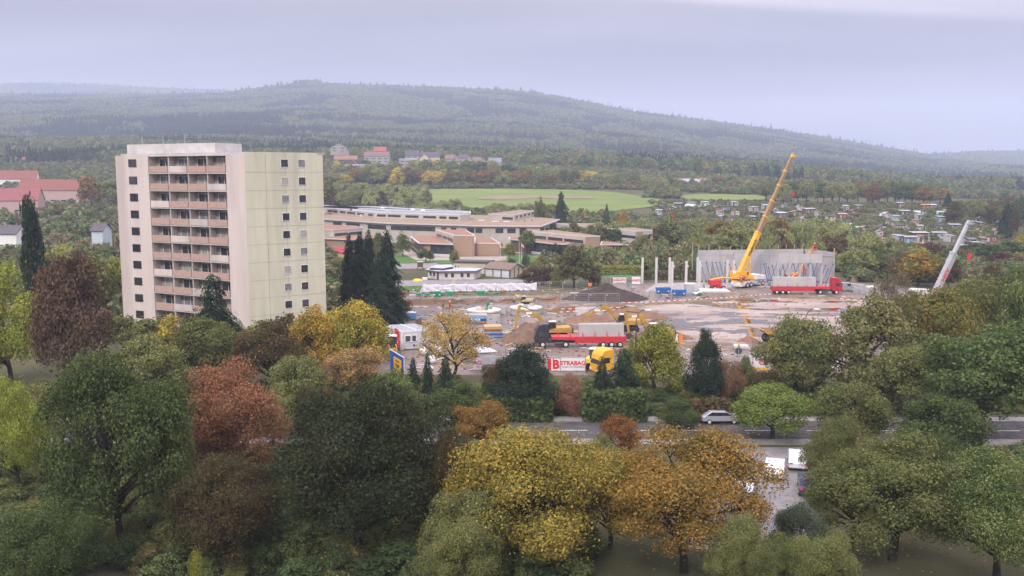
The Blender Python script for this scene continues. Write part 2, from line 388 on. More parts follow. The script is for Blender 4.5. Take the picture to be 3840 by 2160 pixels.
def crown_parts(kind, n, leaf, var):
    """unit crown (height 1, width 1) and the branch ends it hangs on"""
    key = (kind, n, leaf, var)
    if key in _CR: return _CR[key]
    rng = np.random.default_rng(hash((len(kind) * 131 + ord(kind[0]) * 7 + ord(kind[-1]), n, var)) % 100000)
    ends = []
    if kind in ("round", "wide", "oval", "bush", "sparse", "willow", "columnar", "ball"):
        K = {"round": 76, "wide": 80, "oval": 72, "bush": 36, "sparse": 60, "willow": 56, "columnar": 46, "ball": 80}[kind]
        cz, rz, rxy = {"round": (.60, .38, .42), "wide": (.58, .36, .44), "oval": (.56, .43, .40), "bush": (.45, .47, .42), "sparse": (.58, .39, .43),
                       "willow": (.52, .45, .40), "columnar": (.53, .46, .38), "ball": (.6, .38, .45)}[kind]
        pr = {"bush": .17, "sparse": .10, "columnar": .13, "ball": .13}.get(kind, .122)
        d = _unit(rng, K * 3); d = d[d[:, 2] > -0.75][:K]
        rad = rng.uniform(.35, 1.0, len(d)) ** .55
        lump = 1 + .22 * np.sin(d[:, 0] * 3.1 + var * 2.1) * np.cos(d[:, 1] * 2.7 + var)
        if kind == "ball": lump = 1; rad = rng.uniform(.7, 1, len(d)) ** .4
        C = np.stack([d[:, 0] * rxy * rad * lump, d[:, 1] * rxy * rad * lump, cz + d[:, 2] * rz * rad * (lump if kind != "ball" else 1)], 1)
        if kind == "oval": C[:, :2] *= (1.12 - .55 * np.clip((C[:, 2:3] - .35) / .6, 0, 1))
        if kind == "willow": C[:, :2] *= (.65 + .45 * np.clip((C[:, 2:3] - .1) / .6, 0, 1))
        pr_i = pr * rng.uniform(.5, 1.55, len(C)); ends = C
        w = pr_i ** 2; w /= w.sum()
        q = rng.choice(len(C), n, p=w)
        dd = _unit(rng, n); out = (C[q] - [0, 0, cz - .1]); out /= np.linalg.norm(out, axis=1, keepdims=True) + 1e-6
        dd = dd + out * .45 + [0, 0, .25]; dd /= np.linalg.norm(dd, axis=1, keepdims=True)
        r = pr_i[q][:, None] * (rng.uniform(.2, 1.12, (n, 1)) ** .5 + np.where(rng.uniform(0, 1, (n, 1)) < .10, rng.uniform(0, .7, (n, 1)), 0))
        pos = C[q] + dd * r * [1, 1, .85]
        nr = dd + _unit(rng, n) * .75; nr /= np.linalg.norm(nr, axis=1, keepdims=True)
        keep = pos[:, 2] > (.02 if kind == "bush" else .1)
        pos, nr = pos[keep], nr[keep]
        dr = np.tile([[0, 0, -1.0]], (len(pos), 1)) + (pos - [0, 0, .5]) * .6 if kind == "willow" else None
        Vq = _leafquads(pos, nr, leaf, rng, 1.9 if kind == "willow" else 1.25, dr)
    else:   # conifer: drooping whorls on a cone, or a broad ragged pine
        z = 1 - np.sqrt(rng.uniform(0.0006, 1, n)) * .96
        az = rng.uniform(0, 2 * np.pi, n)
        W = {"spruce": 15, "serbian": 17, "pine": 7, "yew": 9}[kind]
        base = (1 - z) ** {'spruce': .85, 'serbian': .6, 'yew': .42}.get(kind, .55) * .5
        wh = (z * W + .15 * np.sin(az * 3 + var)) % 1.0
        lob = 1 + .28 * np.sin(az * 5 + np.floor(z * W) * 2.4 + var) + .16 * np.sin(az * 9 + np.floor(z * W) * 1.3)
        rr = base * (1.0 - .42 * wh) * lob * rng.uniform(.55, 1.05, n) ** .6
        if kind == "serbian": rr *= .80 + .30 * np.sin(az * 3 + z * 31 + var) * np.sin(az * 2 - z * 17) + .12 * np.sin(az * 7 + z * 50)
        elif kind != "spruce": rr *= .85 + .3 * np.sin(z * 14 + az * 2)
        zz = z - rr * .22 + .03
        pos = np.stack([rr * np.cos(az), rr * np.sin(az), np.clip(zz, .015, 1)], 1)
        outw = np.stack([np.cos(az), np.sin(az), np.full(n, -.45)], 1)
        nr = np.stack([np.cos(az) * .4, np.sin(az) * .4, np.full(n, .9)], 1) + _unit(rng, n) * .55
        nr /= np.linalg.norm(nr, axis=1, keepdims=True)
        Vq = _leafquads(pos, nr, leaf, rng, 1.8, outw)
        ends = np.array([[.3 * np.cos(a), .3 * np.sin(a), .25 + .02 * i] for i, a in enumerate(np.arange(0, 6.2, .8))])
    zt = np.percentile(Vq[..., 2], 99.8); wd = np.percentile(np.hypot(Vq[..., 0], Vq[..., 1]), 98.5)
    k = np.array([.5 / wd, .5 / wd, 1 / zt]); Vq = Vq * k; ends = np.asarray(ends) * k
    me = quads_mesh("crown_%s" % kind, Vq); me.materials.append(M_LEAF)
    _CR[key] = (me, ends); return _CR[key]
_TR = {}
def trunk_mesh(kind, n, leaf, var, limbs, th=.03):
    key = (kind, n, leaf, var, limbs, th)
    if key in _TR: return _TR[key]
    ends = crown_parts(kind, n, leaf, var)[1]; rnd = random.Random(var * 7 + limbs)
    mb = MB(); top = .93 if kind in ("spruce", "serbian", "pine", "yew") else .62
    pts = [Vector((0, 0, -.01))]
    for i in range(1, 6): pts.append(Vector((rnd.uniform(-.015, .015) * i, rnd.uniform(-.015, .015) * i, top * i / 5)))
    for i in range(5): mb.tube(pts[i], pts[i + 1], th * (1 - i / 5.6), th * (1 - (i + 1) / 5.6), 6, caps=False)
    for k in range(min(limbs, len(ends))):
        e = Vector(ends[(k * 5 + var) % len(ends)]); h = max(.12, min(.5, e.z * .62)); s = Vector((0, 0, h * 1.0))
        s = pts[min(4, int(h / top * 5))].lerp(pts[min(5, int(h / top * 5) + 1)], (h / top * 5) % 1)
        mid = s.lerp(e, .5) + Vector((0, 0, .03)); mb.tube(s, mid, th * .42, th * .28, 5, caps=False); mb.tube(mid, e, th * .28, th * .10, 4, caps=False)
        for j in range(2):
            q = e + Vector((rnd.uniform(-.13, .13), rnd.uniform(-.13, .13), rnd.uniform(-.02, .13))); mb.tube(mid.lerp(e, .5), q, th * .15, th * .05, 3, caps=False)
    _TR[key] = mb.mesh("trunk_%s" % kind); _TR[key].materials.append(M_BARK)
    return _TR[key]
LOD = {"front": (66000, .0108, 34),  # leaves per crown and leaf size as a share of the crown width
    "near": (23000, .019, 24), "mid": (5000, .040, 12), "far": (1500, .07, 4), "sparse_near": (9500, .0165, 34)}
N_TREES = [0]
def tree(kind, p, h, w, a, b, label, group=None, lod="mid", var=None, cat="tree", name=None, rz=None, bark=None, th=.03):
    n, leaf, limbs = LOD[lod]
    if kind in ("spruce", "serbian", "pine", "yew"): n = int(n * 1.15)
    var = N_TREES[0] % 4 if var is None else var; N_TREES[0] += 1
    nm = name or {"spruce": "spruce_tree", "serbian": "spruce_tree", "pine": "pine_tree", "yew": "conifer", "bush": "bush", "columnar": "poplar_tree", "willow": "willow_tree"}.get(kind, "leafy_tree")
    root = empty(nm, p, R.uniform(0, 6.28) if rz is None else rz, label, cat, group)
    cme, _ = crown_parts(kind, n, leaf, var)
    c = link("crown", cme, None, root); c.scale = (w, w, h)
    c["tint_a"] = [float(x) for x in a]; c["tint_b"] = [float(x) for x in b]
    t = link("trunk", trunk_mesh(kind, n, leaf, var, limbs, th), None, root); t.scale = (w, w, h)
    if bark: t.material_slots[0].link = 'OBJECT'; t.material_slots[0].material = bark
    return root
# leaf tints (real-world albedo)
G_DARK = (.046, .072, .030); G_MID = (.100, .130, .044); G_OLIVE = (.155, .155, .056); G_LIGHT = (.20, .225, .080); G_WILLOW = (.19, .20, .10)
G_BLUE = (.034, .052, .036); Y_GOLD = (.42, .29, .05); Y_GREEN = (.25, .25, .05); O_RUST = (.28, .12, .035); B_BROWN = (.12, .075, .040); R_RED = (.22, .06, .035)
P_PURPLE = (.060, .030, .035); G_LIME = (.21, .29, .04)
# ------------------------------------------------------------------ far woods and shrubbery: masses nobody could count
def scatter(name, pts, scl, kinds, templates, kind="stuff", label=None):
    """one object whose points carry instanced plants"""
    me = bpy.data.meshes.new(name); me.vertices.add(len(pts)); me.vertices.foreach_set("co", np.asarray(pts, np.float32).reshape(-1))
    for nm, ty, val in (("scl", 'FLOAT_VECTOR', scl), ("rotz", 'FLOAT', R.uniform(0, 6.28, len(pts))), ("pick", 'INT', kinds)):
        at = me.attributes.new(nm, ty, 'POINT')
        at.data.foreach_set("vector" if ty == 'FLOAT_VECTOR' else "value", np.asarray(val, np.int32 if ty == 'INT' else np.float32).reshape(-1))
    me.update(); o = link(name, me); tag(o, label=label, kind=kind)
    col = bpy.data.collections.new(name + "_plants")
    for i, t in enumerate(templates):
        ob = bpy.data.objects.new("%s_plant_%02d" % (name, i), t); col.objects.link(ob)
    ng = bpy.data.node_groups.new(name + "_spread", 'GeometryNodeTree')
    ng.interface.new_socket(name="Geometry", in_out='INPUT', socket_type='NodeSocketGeometry')
    ng.interface.new_socket(name="Geometry", in_out='OUTPUT', socket_type='NodeSocketGeometry')
    n, l = ng.nodes, ng.links
    gi, go = n.new("NodeGroupInput"), n.new("NodeGroupOutput")
    ip = n.new("GeometryNodeInstanceOnPoints"); ci = n.new("GeometryNodeCollectionInfo")
    ci.inputs["Collection"].default_value = col; ci.inputs["Separate Children"].default_value = True; ci.inputs["Reset Children"].default_value = True
    def attr(nm, ty):
        a = n.new("GeometryNodeInputNamedAttribute"); a.data_type = ty; a.inputs["Name"].default_value = nm; return a.outputs["Attribute"]
    cx = n.new("ShaderNodeCombineXYZ"); l.new(attr("rotz", 'FLOAT'), cx.inputs[2])
    e2r = n.new("FunctionNodeEulerToRotation"); l.new(cx.outputs[0], e2r.inputs[0])
    l.new(gi.outputs[0], ip.inputs["Points"]); l.new(ci.outputs[0], ip.inputs["Instance"])
    ip.inputs["Pick Instance"].default_value = True; l.new(attr("pick", 'INT'), ip.inputs["Instance Index"])
    l.new(e2r.outputs[0], ip.inputs["Rotation"]); l.new(attr("scl", 'FLOAT_VECTOR'), ip.inputs["Scale"])
    l.new(ip.outputs[0], go.inputs[0])
    md = o.modifiers.new("spread", 'NODES'); md.node_group = ng
    return o
M_WOODLEAF = foliage_material("woodland_leaves", per_instance=[(.050, .080, .040), (.115, .160, .060), (.070, .110, .045), (.170, .200, .075), (.055, .090, .042), (.22, .23, .075), (.14, .18, .07), (.23, .19, .07), (.11, .15, .06), (.20, .24, .09)])
M_GARDENLEAF = foliage_material("garden_leaves", per_instance=[(.075, .105, .045), (.17, .21, .08), (.11, .15, .06), (.25, .26, .09), (.14, .17, .08), (.20, .15, .08), (.13, .18, .07), (.25, .20, .11), (.18, .21, .11)])
M_CONILEAF = foliage_material("conifer_needles", per_instance=[(.020, .042, .030), (.032, .056, .036), (.042, .066, .040), (.026, .046, .032)])
def template(kind, n, leaf, var, m):
    me = crown_parts(kind, n, leaf, var)[0].copy(); me.materials.clear(); me.materials.append(m); return me
FT = [template("round", 330, .17, 0, M_WOODLEAF), template("round", 330, .17, 1, M_WOODLEAF), template("oval", 330, .16, 2, M_WOODLEAF),
      template("wide", 330, .17, 3, M_WOODLEAF), template("spruce", 300, .15, 0, M_CONILEAF), template("spruce", 300, .14, 1, M_CONILEAF)]
FAR_FIELDS = []     # plan polygons kept clear of wood (filled by the parts that build fields and houses)
def wood(y0, y1, area, wmul=1.0):
    n = int(.62 * 1.16 * (y1 ** 2 - y0 ** 2) / area)
    Y = np.sqrt(R.uniform(y0 ** 2, y1 ** 2, n)); U = R.uniform(-.64, .64, n)
    return np.stack([U * Y, Y], 1)
def clear_at(x, y):
    u, v = x / y * FPX + 1920, y
    if y < 1010 and 1180 < u < 2120: return True
    return any(in_poly(f, x, y) for f in FAR_FIELDS)
def build_forest():
    pts, scl, kd = [], [], []
    for (y0, y1, area) in ((960, 1500, 95), (1500, 2400, 105), (2400, 3560, 120), (3700, 4270, 200), (4700, 5260, 260)):
        for x, y in wood(y0, y1, area):
            if clear_at(x, y) or (3600 < y < 4500 and x / y * FPX + 1920 < 3380): continue
            con = noise.noise(Vector((x / 260, y / 170, 1.7))) + .5 * noise.noise(Vector((x / 70, y / 70, 4.7)))
            thr = .12 if y < 1500 else (.02 if y < 2300 else .16)
            c = con > thr
            h = R.uniform(13, 19) * (1.05 if c else .95); w = R.uniform(6, 8.5) if c else R.uniform(10, 14.5)
            if y > 3350: h *= R.uniform(.8, 1.15)
            if y > 4000: h *= .8
            if y > 3420 and R.random() < .05: h *= 1.7; w *= .8
            pts.append((x, y, T(x, y) - .5)); scl.append((w, w, h)); kd.append(R.integers(4, 6) if c else R.integers(0, 4))
    for k in range(34):
        u = (R.uniform(1118, 1206) - 1920) / FPX; y = R.uniform(3480, 3540); x = u * y; pts.append((x, y, T(x, y))); scl.append((11, 11, R.uniform(27, 33))); kd.append(R.integers(0, 4))
    scatter("forest", pts, scl, kd, FT, label="hazy autumn forest covering the hills")
    return len(pts)
def build_haze():
    mb = MB(); x0, x1, y0, y1, z0, z1 = -6800, 6800, -1200, 7600, -40, 620
    mb.box(((x0 + x1) / 2, (y0 + y1) / 2, (z0 + z1) / 2), (x1 - x0, y1 - y0, z1 - z0))
    m = bpy.data.materials.new("haze_air"); m.use_nodes = True; n, l = m.node_tree.nodes, m.node_tree.links; n.clear()
    o = n.new("ShaderNodeOutputMaterial"); v = n.new("ShaderNodeVolumePrincipled")
    v.inputs["Color"].default_value = (.66, .76, .95, 1); v.inputs["Density"].default_value = HAZE
    l.new(v.outputs[0], o.inputs["Volume"])
    h = mb.build("haze", m); tag(h, kind="stuff"); h.display_type = 'WIRE'
HAZE = 0.00021
# ------------------------------------------------------------------ ground sheets
def mud_material(name, dry, wet, pud=0.0, scale=.12, stretch=(1, .45, 1)):
    """churned earth: tone patches, wheel ruts, fine relief; pud > 0 leaves standing water in the hollows"""
    m = bpy.data.materials.new(name); m.use_nodes = True; n, l = m.node_tree.nodes, m.node_tree.links
    b = n["Principled BSDF"]; tcn = n.new("ShaderNodeTexCoord"); mpn = n.new("ShaderNodeMapping"); mpn.inputs["Scale"].default_value = stretch; mpn.inputs["Rotation"].default_value = (0, 0, .12)
    l.new(tcn.outputs["Object"], mpn.inputs[0])
    def noi(sc, det=6, ro=.6):
        t = n.new("ShaderNodeTexNoise"); t.inputs["Scale"].default_value = sc; t.inputs["Detail"].default_value = det; t.inputs["Roughness"].default_value = ro; l.new(mpn.outputs[0], t.inputs[0]); return t.outputs[0]
    a = noi(scale, 8, .65); r = n.new("ShaderNodeValToRGB"); r.color_ramp.elements[0].position = .38; r.color_ramp.elements[1].position = .62
    r.color_ramp.elements[0].color = (*wet, 1); r.color_ramp.elements[1].color = (*dry, 1); l.new(a, r.inputs[0])
    wv = n.new("ShaderNodeTexWave"); wv.bands_direction = 'Y'; wv.inputs["Scale"].default_value = .55; wv.inputs["Distortion"].default_value = 9; wv.inputs["Detail"].default_value = 4; wv.inputs["Detail Scale"].default_value = .25; l.new(mpn.outputs[0], wv.inputs[0])
    wm = n.new("ShaderNodeMapRange"); wm.inputs[1].default_value = .55; wm.inputs[2].default_value = .9; wm.inputs[3].default_value = 1.0; wm.inputs[4].default_value = .52; l.new(wv.outputs[1], wm.inputs[0])
    sv0 = n.new("ShaderNodeVectorMath"); sv0.operation = 'SCALE'; l.new(r.outputs[0], sv0.inputs[0]); l.new(wm.outputs[0], sv0.inputs[3])
    c = noi(2.2, 5, .7); mr = n.new("ShaderNodeMapRange"); mr.inputs[3].default_value = .72; mr.inputs[4].default_value = 1.28; l.new(c, mr.inputs[0])
    sv = n.new("ShaderNodeVectorMath"); sv.operation = 'SCALE'; l.new(sv0.outputs[0], sv.inputs[0]); l.new(mr.outputs[0], sv.inputs[3])
    bp = n.new("ShaderNodeBump"); bp.inputs["Strength"].default_value = .5; bp.inputs["Distance"].default_value = .12
    col, rough = sv.outputs[0], None
    l.new(noi(1.1, 6, .7), bp.inputs["Height"])
    if pud:
        q = noi(scale * 1.15, 7, .58); pm = n.new("ShaderNodeMapRange"); pm.inputs[1].default_value = pud; pm.inputs[2].default_value = pud + .018; l.new(q, pm.inputs[0])
        mm = n.new("ShaderNodeMix"); mm.data_type = 'RGBA'; l.new(pm.outputs[0], mm.inputs[0]); l.new(col, mm.inputs[6]); mm.inputs[7].default_value = (.085, .060, .035, 1); col = mm.outputs[2]
        rr = n.new("ShaderNodeMapRange"); rr.inputs[3].default_value = .42; rr.inputs[4].default_value = .03; l.new(pm.outputs[0], rr.inputs[0]); l.new(rr.outputs[0], b.inputs["Roughness"])
        bs = n.new("ShaderNodeMapRange"); bs.inputs[3].default_value = .4; bs.inputs[4].default_value = 0.0; l.new(pm.outputs[0], bs.inputs[0]); l.new(bs.outputs[0], bp.inputs["Strength"])
    else: b.inputs["Roughness"].default_value = .85
    l.new(col, b.inputs["Base Color"]); l.new(bp.outputs[0], b.inputs["Normal"]); b.inputs["Specular IOR Level"].default_value = .5
    return m
M_MUD = mud_material("site_mud", (.23, .18, .142), (.105, .078, .060), pud=.615)
M_LOT = mud_material("wet_lot", (.42, .34, .285), (.24, .175, .13), pud=.518, scale=.11, stretch=(.55, 1, 1))
M_ASPH = mat("asphalt", (.062, .060, .062), .85, var=.25, scale=.8, bump=.2, bscale=30)
M_ASPHL = mat("pale_paving", (.20, .19, .19), .85, var=.15, scale=.6, bump=.1, bscale=20)
M_LAWN = mat("lawn", (.055, .115, .030), .95, col2=(.085, .150, .040), scale=.35, spec=.1, bump=.4, bscale=20)
M_FIELD = mat("field_grass", (.105, .155, .045), .95, col2=(.165, .205, .060), scale=.02, spec=.1, stretch=(1, 3, 1), bump=.2, bscale=2)
M_STUB = mat("dry_stubble", (.25, .19, .13), .95, col2=(.17, .13, .085), scale=.08, spec=.1)
M_PATH = mat("gravel_path", (.30, .25, .215), .95, var=.12, scale=1.2, bump=.2)
M_PITCH = mat("sports_court_coating", (.16, .30, .20), .8, var=.06, scale=.5)
M_EARTH = mat("brown_earth", (.19, .125, .085), .95, col2=(.12, .082, .058), scale=.8, bump=.9, bscale=3, spec=.15)
M_EARTHR = mat("orange_earth", (.23, .135, .082), .95, col2=(.15, .098, .065), scale=.7, bump=.9, bscale=3, spec=.15)
M_TOPSOIL = mat("dark_topsoil", (.040, .030, .026), .95, col2=(.065, .050, .042), scale=.6, bump=.9, bscale=3, spec=.15)

sheet("construction_yard", PX((1180, 1100), (1560, 1104), (2020, 1092), (2200, 1084), (2300, 1062), (2640, 1058), (3250, 1058), (3700, 1100), (3800, 1330), (3300, 1400), (2900, 1408), (2000, 1408), (1400, 1402), (1180, 1390)), M_MUD, .004)
sheet("wet_yard_surface", PX((2365, 1158), (2450, 1142), (2600, 1134), (2760, 1125), (2900, 1117), (3080, 1114), (3240, 1128), (3420, 1140), (3560, 1165), (3520, 1270), (3250, 1292), (2860, 1285), (2700, 1290), (2560, 1300), (2480, 1235), (2420, 1200)), M_LOT, .008)
sheet("school_lawn", PX((1430, 980), (1500, 948), (1560, 952), (1600, 968), (1880, 972), (1890, 953), (2010, 958), (2090, 975), (2250, 975), (2340, 948), (2460, 938), (2560, 945), (2625, 945), (2625, 1052), (2400, 1050), (2230, 1040), (2000, 1000), (1800, 985), (1430, 1000)), M_LAWN, .004)
sheet("school_path", PX((1480, 935), (1540, 935), (1575, 962), (1700, 962), (1900, 961), (1900, 975), (1860, 979), (1780, 976), (1560, 975)), M_PATH, .008)
sheet("terrace_paving", PX((1890, 950), (2010, 948), (2110, 958), (2130, 968), (2310, 966), (2340, 944), (2440, 938), (2300, 938), (2100, 930), (1900, 935)), M_PATH, .008)
sheet("school_yard_paving", PX((1480, 990), (1640, 985), (1640, 1004), (1470, 1010)), M_ASPHL, .008)
sheet("sports_court", PX((2462, 968), (2540, 962), (2640, 962), (2640, 986), (2590, 985), (2540, 976)), M_PITCH, .008)
sheet("pale_garden_path", PX((2400, 1016), (2640, 1012), (2640, 1018), (2400, 1022)), M_PATH, .008)
sheet("workshop_yard", PX((1480, 1052), (1900, 1046), (2000, 1052), (2000, 1068), (1480, 1074)), M_ASPHL, .004)
sheet("grass_strip", PX((1480, 1074), (1640, 1070), (1760, 1072), (1760, 1080), (1480, 1092)), M_LAWN, .004)
sheet("fence_verge", PX((1700, 1101), (2020, 1094), (2160, 1088), (2200, 1084), (2170, 1098), (2010, 1108), (1700, 1112)), mat("verge_grass", (.085, .10, .04), .95, col2=(.15, .11, .07), scale=.5, spec=.1), .008)
# street in front of the site, pavement with kerb, car park
sheet("street", [(-140, 92.6), (160, 91.4), (160, 98.2), (-140, 99.4)], M_ASPH, .006)
sheet("car_park", [(13, 64), (22, 64), (31, 89.2), (20, 89.4)], M_ASPHL, .008)
def kerb(name, a, b, w=2.2):
    a, b = Vector(a), Vector(b); d = (b - a).normalized(); nrm = Vector((-d.y, d.x))
    mb = MB(); mb.prism([a, b, b + nrm * w, a + nrm * w], 0, .12); o = mb.build(name, mat("pavement_slabs", (.22, .21, .20), .9, var=.15, scale=2)); tag(o, kind="structure")
kerb("pavement", (-140, 99.5), (160, 98.3), 1.8); kerb("pavement", (-140, 90.7), (160, 89.5), 1.8)
mb = MB()
for i in range(46):
    t = i / 45; x = -140 + 300 * t; y = 96 - 1.2 * t; mb.box((x, y, .0145), (3, .12, .001), -.004)
o = mb.build("road_marking", mat("road_paint", (.7, .7, .68), .7)); tag(o, kind="structure")
# meadow beyond the school
sheet("meadow", GX((1540, 712), (1900, 709), (2150, 714), (2300, 722), (2470, 748), (2540, 770), (2440, 778), (2250, 800), (2000, 800), (1850, 790), (1640, 778), (1560, 760)), M_FIELD, .35, step=14)
sheet("meadow", GX((2540, 735), (2640, 729), (2840, 733), (2880, 742), (2860, 752), (2700, 753), (2580, 750)), M_FIELD, .35, step=16)
sheet("dry_grass_strip", GX((1790, 743), (1990, 737), (2230, 741), (2225, 748), (2010, 748), (1870, 752), (1795, 750)), M_STUB, .6, step=12)
sheet("stubble_field", GX((2780, 708), (2880, 708), (2885, 720), (2790, 722)), mat("stubble", (.36, .26, .19), .95, scale=.05), .7, step=14)
sheet("garden_lawn", GX((3440, 800), (3500, 802), (3490, 812), (3440, 810)), M_LAWN, .3, step=6)
sheet("garden_lawn", GX((3735, 948), (3790, 950), (3790, 968), (3740, 966)), M_LAWN, .3, step=6)
FAR_FIELDS.append([(p.x, p.y) for p in GX((2770, 690), (2890, 690), (2890, 735), (2770, 735))])

def heap(name, c, rx, ry, h, m, label, cat="heap", rz=0.0, seed=1, n=44, peaks=None, **kw):
    """a tipped heap: irregular outline, several crests, clods"""
    mb = []; V = []; F = []
    cx, cy = c[0], c[1]; cz = c[2] if len(c) > 2 else 0
    for i in range(n + 1):
        for j in range(n + 1):
            u, v = i / n * 2 - 1, j / n * 2 - 1
            r = math.hypot(u, v) * (1 + .22 * noise.noise(Vector((math.atan2(v, u) * 1.2, seed, 0))))
            z = max(0.0, 1 - r) ** .85
            if peaks:
                z = max([max(0, 1 - math.hypot((u - a) / s, (v - b) / s)) * q for a, b, s, q in peaks])
            z = z * (1 + .25 * noise.noise(Vector((u * 3, v * 3, seed)))) + (.05 + .03 * z) * noise.noise(Vector((u * rx * 1.6, v * ry * 1.6, seed + 4))) * (1 if z > .02 else 0)
            if z > .02: z += .06 * noise.noise(Vector((u * rx * 4, v * ry * 4, seed + 9)))
            x, y = u * rx, v * ry
            V.append((x * math.cos(rz) - y * math.sin(rz), x * math.sin(rz) + y * math.cos(rz), z * h - .03))
    for i in range(n):
        for j in range(n):
            a = i * (n + 1) + j; F.append((a, a + n + 1, a + n + 2, a + 1))
    me = bpy.data.meshes.new(name); me.from_pydata(V, [], F); me.update(); me.polygons.foreach_set("use_smooth", [True] * len(F))
    return tag(link(name, me, m, loc=(cx, cy, cz)), label, cat)
# ------------------------------------------------------------------ school
M_CREAM = mat("cream_render", (.46, .42, .36), .9, var=.05, scale=.4, dirt=.25)
M_BRICK = mat("tan_brick", (.36, .25, .17), .9, col2=(.29, .19, .13), scale=9, bump=.3, bscale=30)
M_SEDUM = mat("brown_sedum_roof", (.22, .165, .115), .95, col2=(.27, .205, .145), scale=.5, spec=.1)
M_SEDUMR = mat("red_sedum_roof", (.29, .14, .105), .95, col2=(.22, .15, .105), scale=.5, spec=.1)
M_ROOFGREY = mat("grey_roof_foil", (.27, .28, .30), .7, var=.1, scale=.3)
M_EDGE = mat("pale_metal_edge", (.58, .57, .56), .5, var=.05, metal=.2)
M_GLASS = mat("window_glass", (.035, .038, .045), .08, var=.4, scale=.5, spec=.6)
M_FRAME = mat("dark_window_frame", (.045, .040, .038), .5)
M_FRAMEW = mat("white_window_frame", (.72, .72, .72), .5)
def off(pts, d):
    """plan polygon moved outwards by d"""
    pts = [Vector((p[0], p[1])) for p in pts]; n = len(pts)
    a = sum(pts[i].x * pts[(i + 1) % n].y - pts[(i + 1) % n].x * pts[i].y for i in range(n))
    if a < 0: pts = pts[::-1]
    out = []
    for i in range(n):
        p, q, r = pts[i - 1], pts[i], pts[(i + 1) % n]
        e1, e2 = (q - p).normalized(), (r - q).normalized(); n1, n2 = Vector((e1.y, -e1.x)), Vector((e2.y, -e2.x))
        b = (n1 + n2); b = b.normalized() if b.length > .01 else n1; out.append(q + b * (d / max(.35, b.dot(n1))))
    return out
def volume(root, pts, z0, z1, wm, rm, over=.25, th=.35, em=None):
    mb = MB(); mb.prism(pts, z0, z1 - th - .003); mb.build("wall", wm, root)
    mb = MB(); mb.prism(off(pts, over), z1 - th, z1); r = mb.build("roof", em or M_EDGE, root)
    mb = MB(); mb.prism(off(pts, over - .45), z1 + .002, z1 + .06); mb.build("roof_covering", rm, r)
    return r
def wall_s(A, B, px, py=850):
    """where along plan line A-B the sight line of photo column px crosses it"""
    d = ray(px, py); A, B = Vector(A[:2]), Vector(B[:2]); e = B - A
    den = d[0] * e.y - d[1] * e.x
    return (A.y * d[0] * -1 + A.x * d[1]) / den if abs(den) > 1e-9 else 0
def window(root, A, B, s0, s1, z0, z1, nx=1, nz=1, fm=None, gm=None, fr=.09, name="window", out=.05):
    A, B = Vector((A[0], A[1])), Vector((B[0], B[1])); d = B - A; L = d.length; d.normalize()
    nrm = Vector((d.y, -d.x))
    if nrm.y > 0 or (abs(nrm.y) < .05 and nrm.dot(-(A + B)) < 0): nrm = -nrm      # towards the camera
    if nrm.dot((A + B) / -2) < 0: nrm = -nrm
    rz = math.atan2(d.y, d.x); a, b = L * s0, L * s1; c = A + d * ((a + b) / 2); w, h = b - a, z1 - z0
    mb = MB(); cf = c + nrm * (out / 2)
    def bx(u, z, du, dz, o=0.0):
        q = cf + d * u + nrm * o; mb.box((q.x, q.y, z), (du, out + .04, dz), rz)
    bx(0, z0 + fr / 2, w, fr); bx(0, z1 - fr / 2, w, fr); bx(-w / 2 + fr / 2, (z0 + z1) / 2, fr, h - 2 * fr - .004); bx(w / 2 - fr / 2, (z0 + z1) / 2, fr, h - 2 * fr - .004)
    for i in range(1, nx): bx(-w / 2 + w * i / nx, (z0 + z1) / 2, fr * .8, h - 2 * fr - .004)
    for i in range(1, nz): bx(0, z0 + h * i / nz, w - 2 * fr - .004, fr * .8, .004)
    f = mb.build(name, fm or M_FRAME, root)
    mg = MB(); q = c + nrm * (out * .3); mg.box((q.x, q.y, (z0 + z1) / 2), (w - fr * 1.2, .03, h - fr * 1.2), rz); mg.build("pane", gm or M_GLASS, f)
    return f
def pwin(root, A, B, x0, x1, z0, z1, nx=1, nz=1, **k):
    s = sorted((wall_s(A, B, x0), wall_s(A, B, x1))); return window(root, A, B, s[0], s[1], z0, z1, nx, nz, **k)
def xy(*v): return [Vector((p.x, p.y)) for p in v]

school = empty("school_building", (0, 0, 0), 0, "low sprawling school with cream upper storeys, brick pavilions and planted flat roofs", "school")
ZD, ZE, ZK, ZA, ZB = 8.6, 11.2, 11.9, 7.3, 4.5
# main block
D = [P(1150, 816, ZD), P(1452, 834.4, ZD), P(1637, 839.6, ZD), P(1782, 844.3, ZD), P(2024, 845.6, ZD), P(2090, 822, ZD), P(2001, 814, ZD), P(1830, 808, ZD), P(1500, 802, ZD), P(1150, 798, ZD)]
volume(school, D, 0, ZD, M_CREAM, M_SEDUM, over=1.1, th=.45)
fr = [(p.x, p.y) for p in D]
for seg, x0, x1, n in ((0, 1250, 1282, 2), (0, 1299, 1349, 3), (0, 1379, 1448, 4), (1, 1466, 1549, 6), (1, 1549, 1632, 5), (2, 1654, 1674, 1), (2, 1690.5, 1711, 1), (2, 1750, 1779, 2), (3, 1782, 1809, 2), (3, 1858, 1887.5, 2), (3, 1902, 1933.5, 3), (3, 1948, 1974, 1), (4, 2026, 2040, 2), (4, 2046, 2056, 1), (4, 2060, 2072, 1)):
    zz = (5.6, 7.4) if n > 1 else (6.4, 7.3)
    if x0 in (2060, 2046, 2026, 1948): zz = (4.9, 7.6)
    pwin(school, fr[seg], fr[seg + 1], x0, x1, zz[0], zz[1], n, 1 if n < 4 else 2)
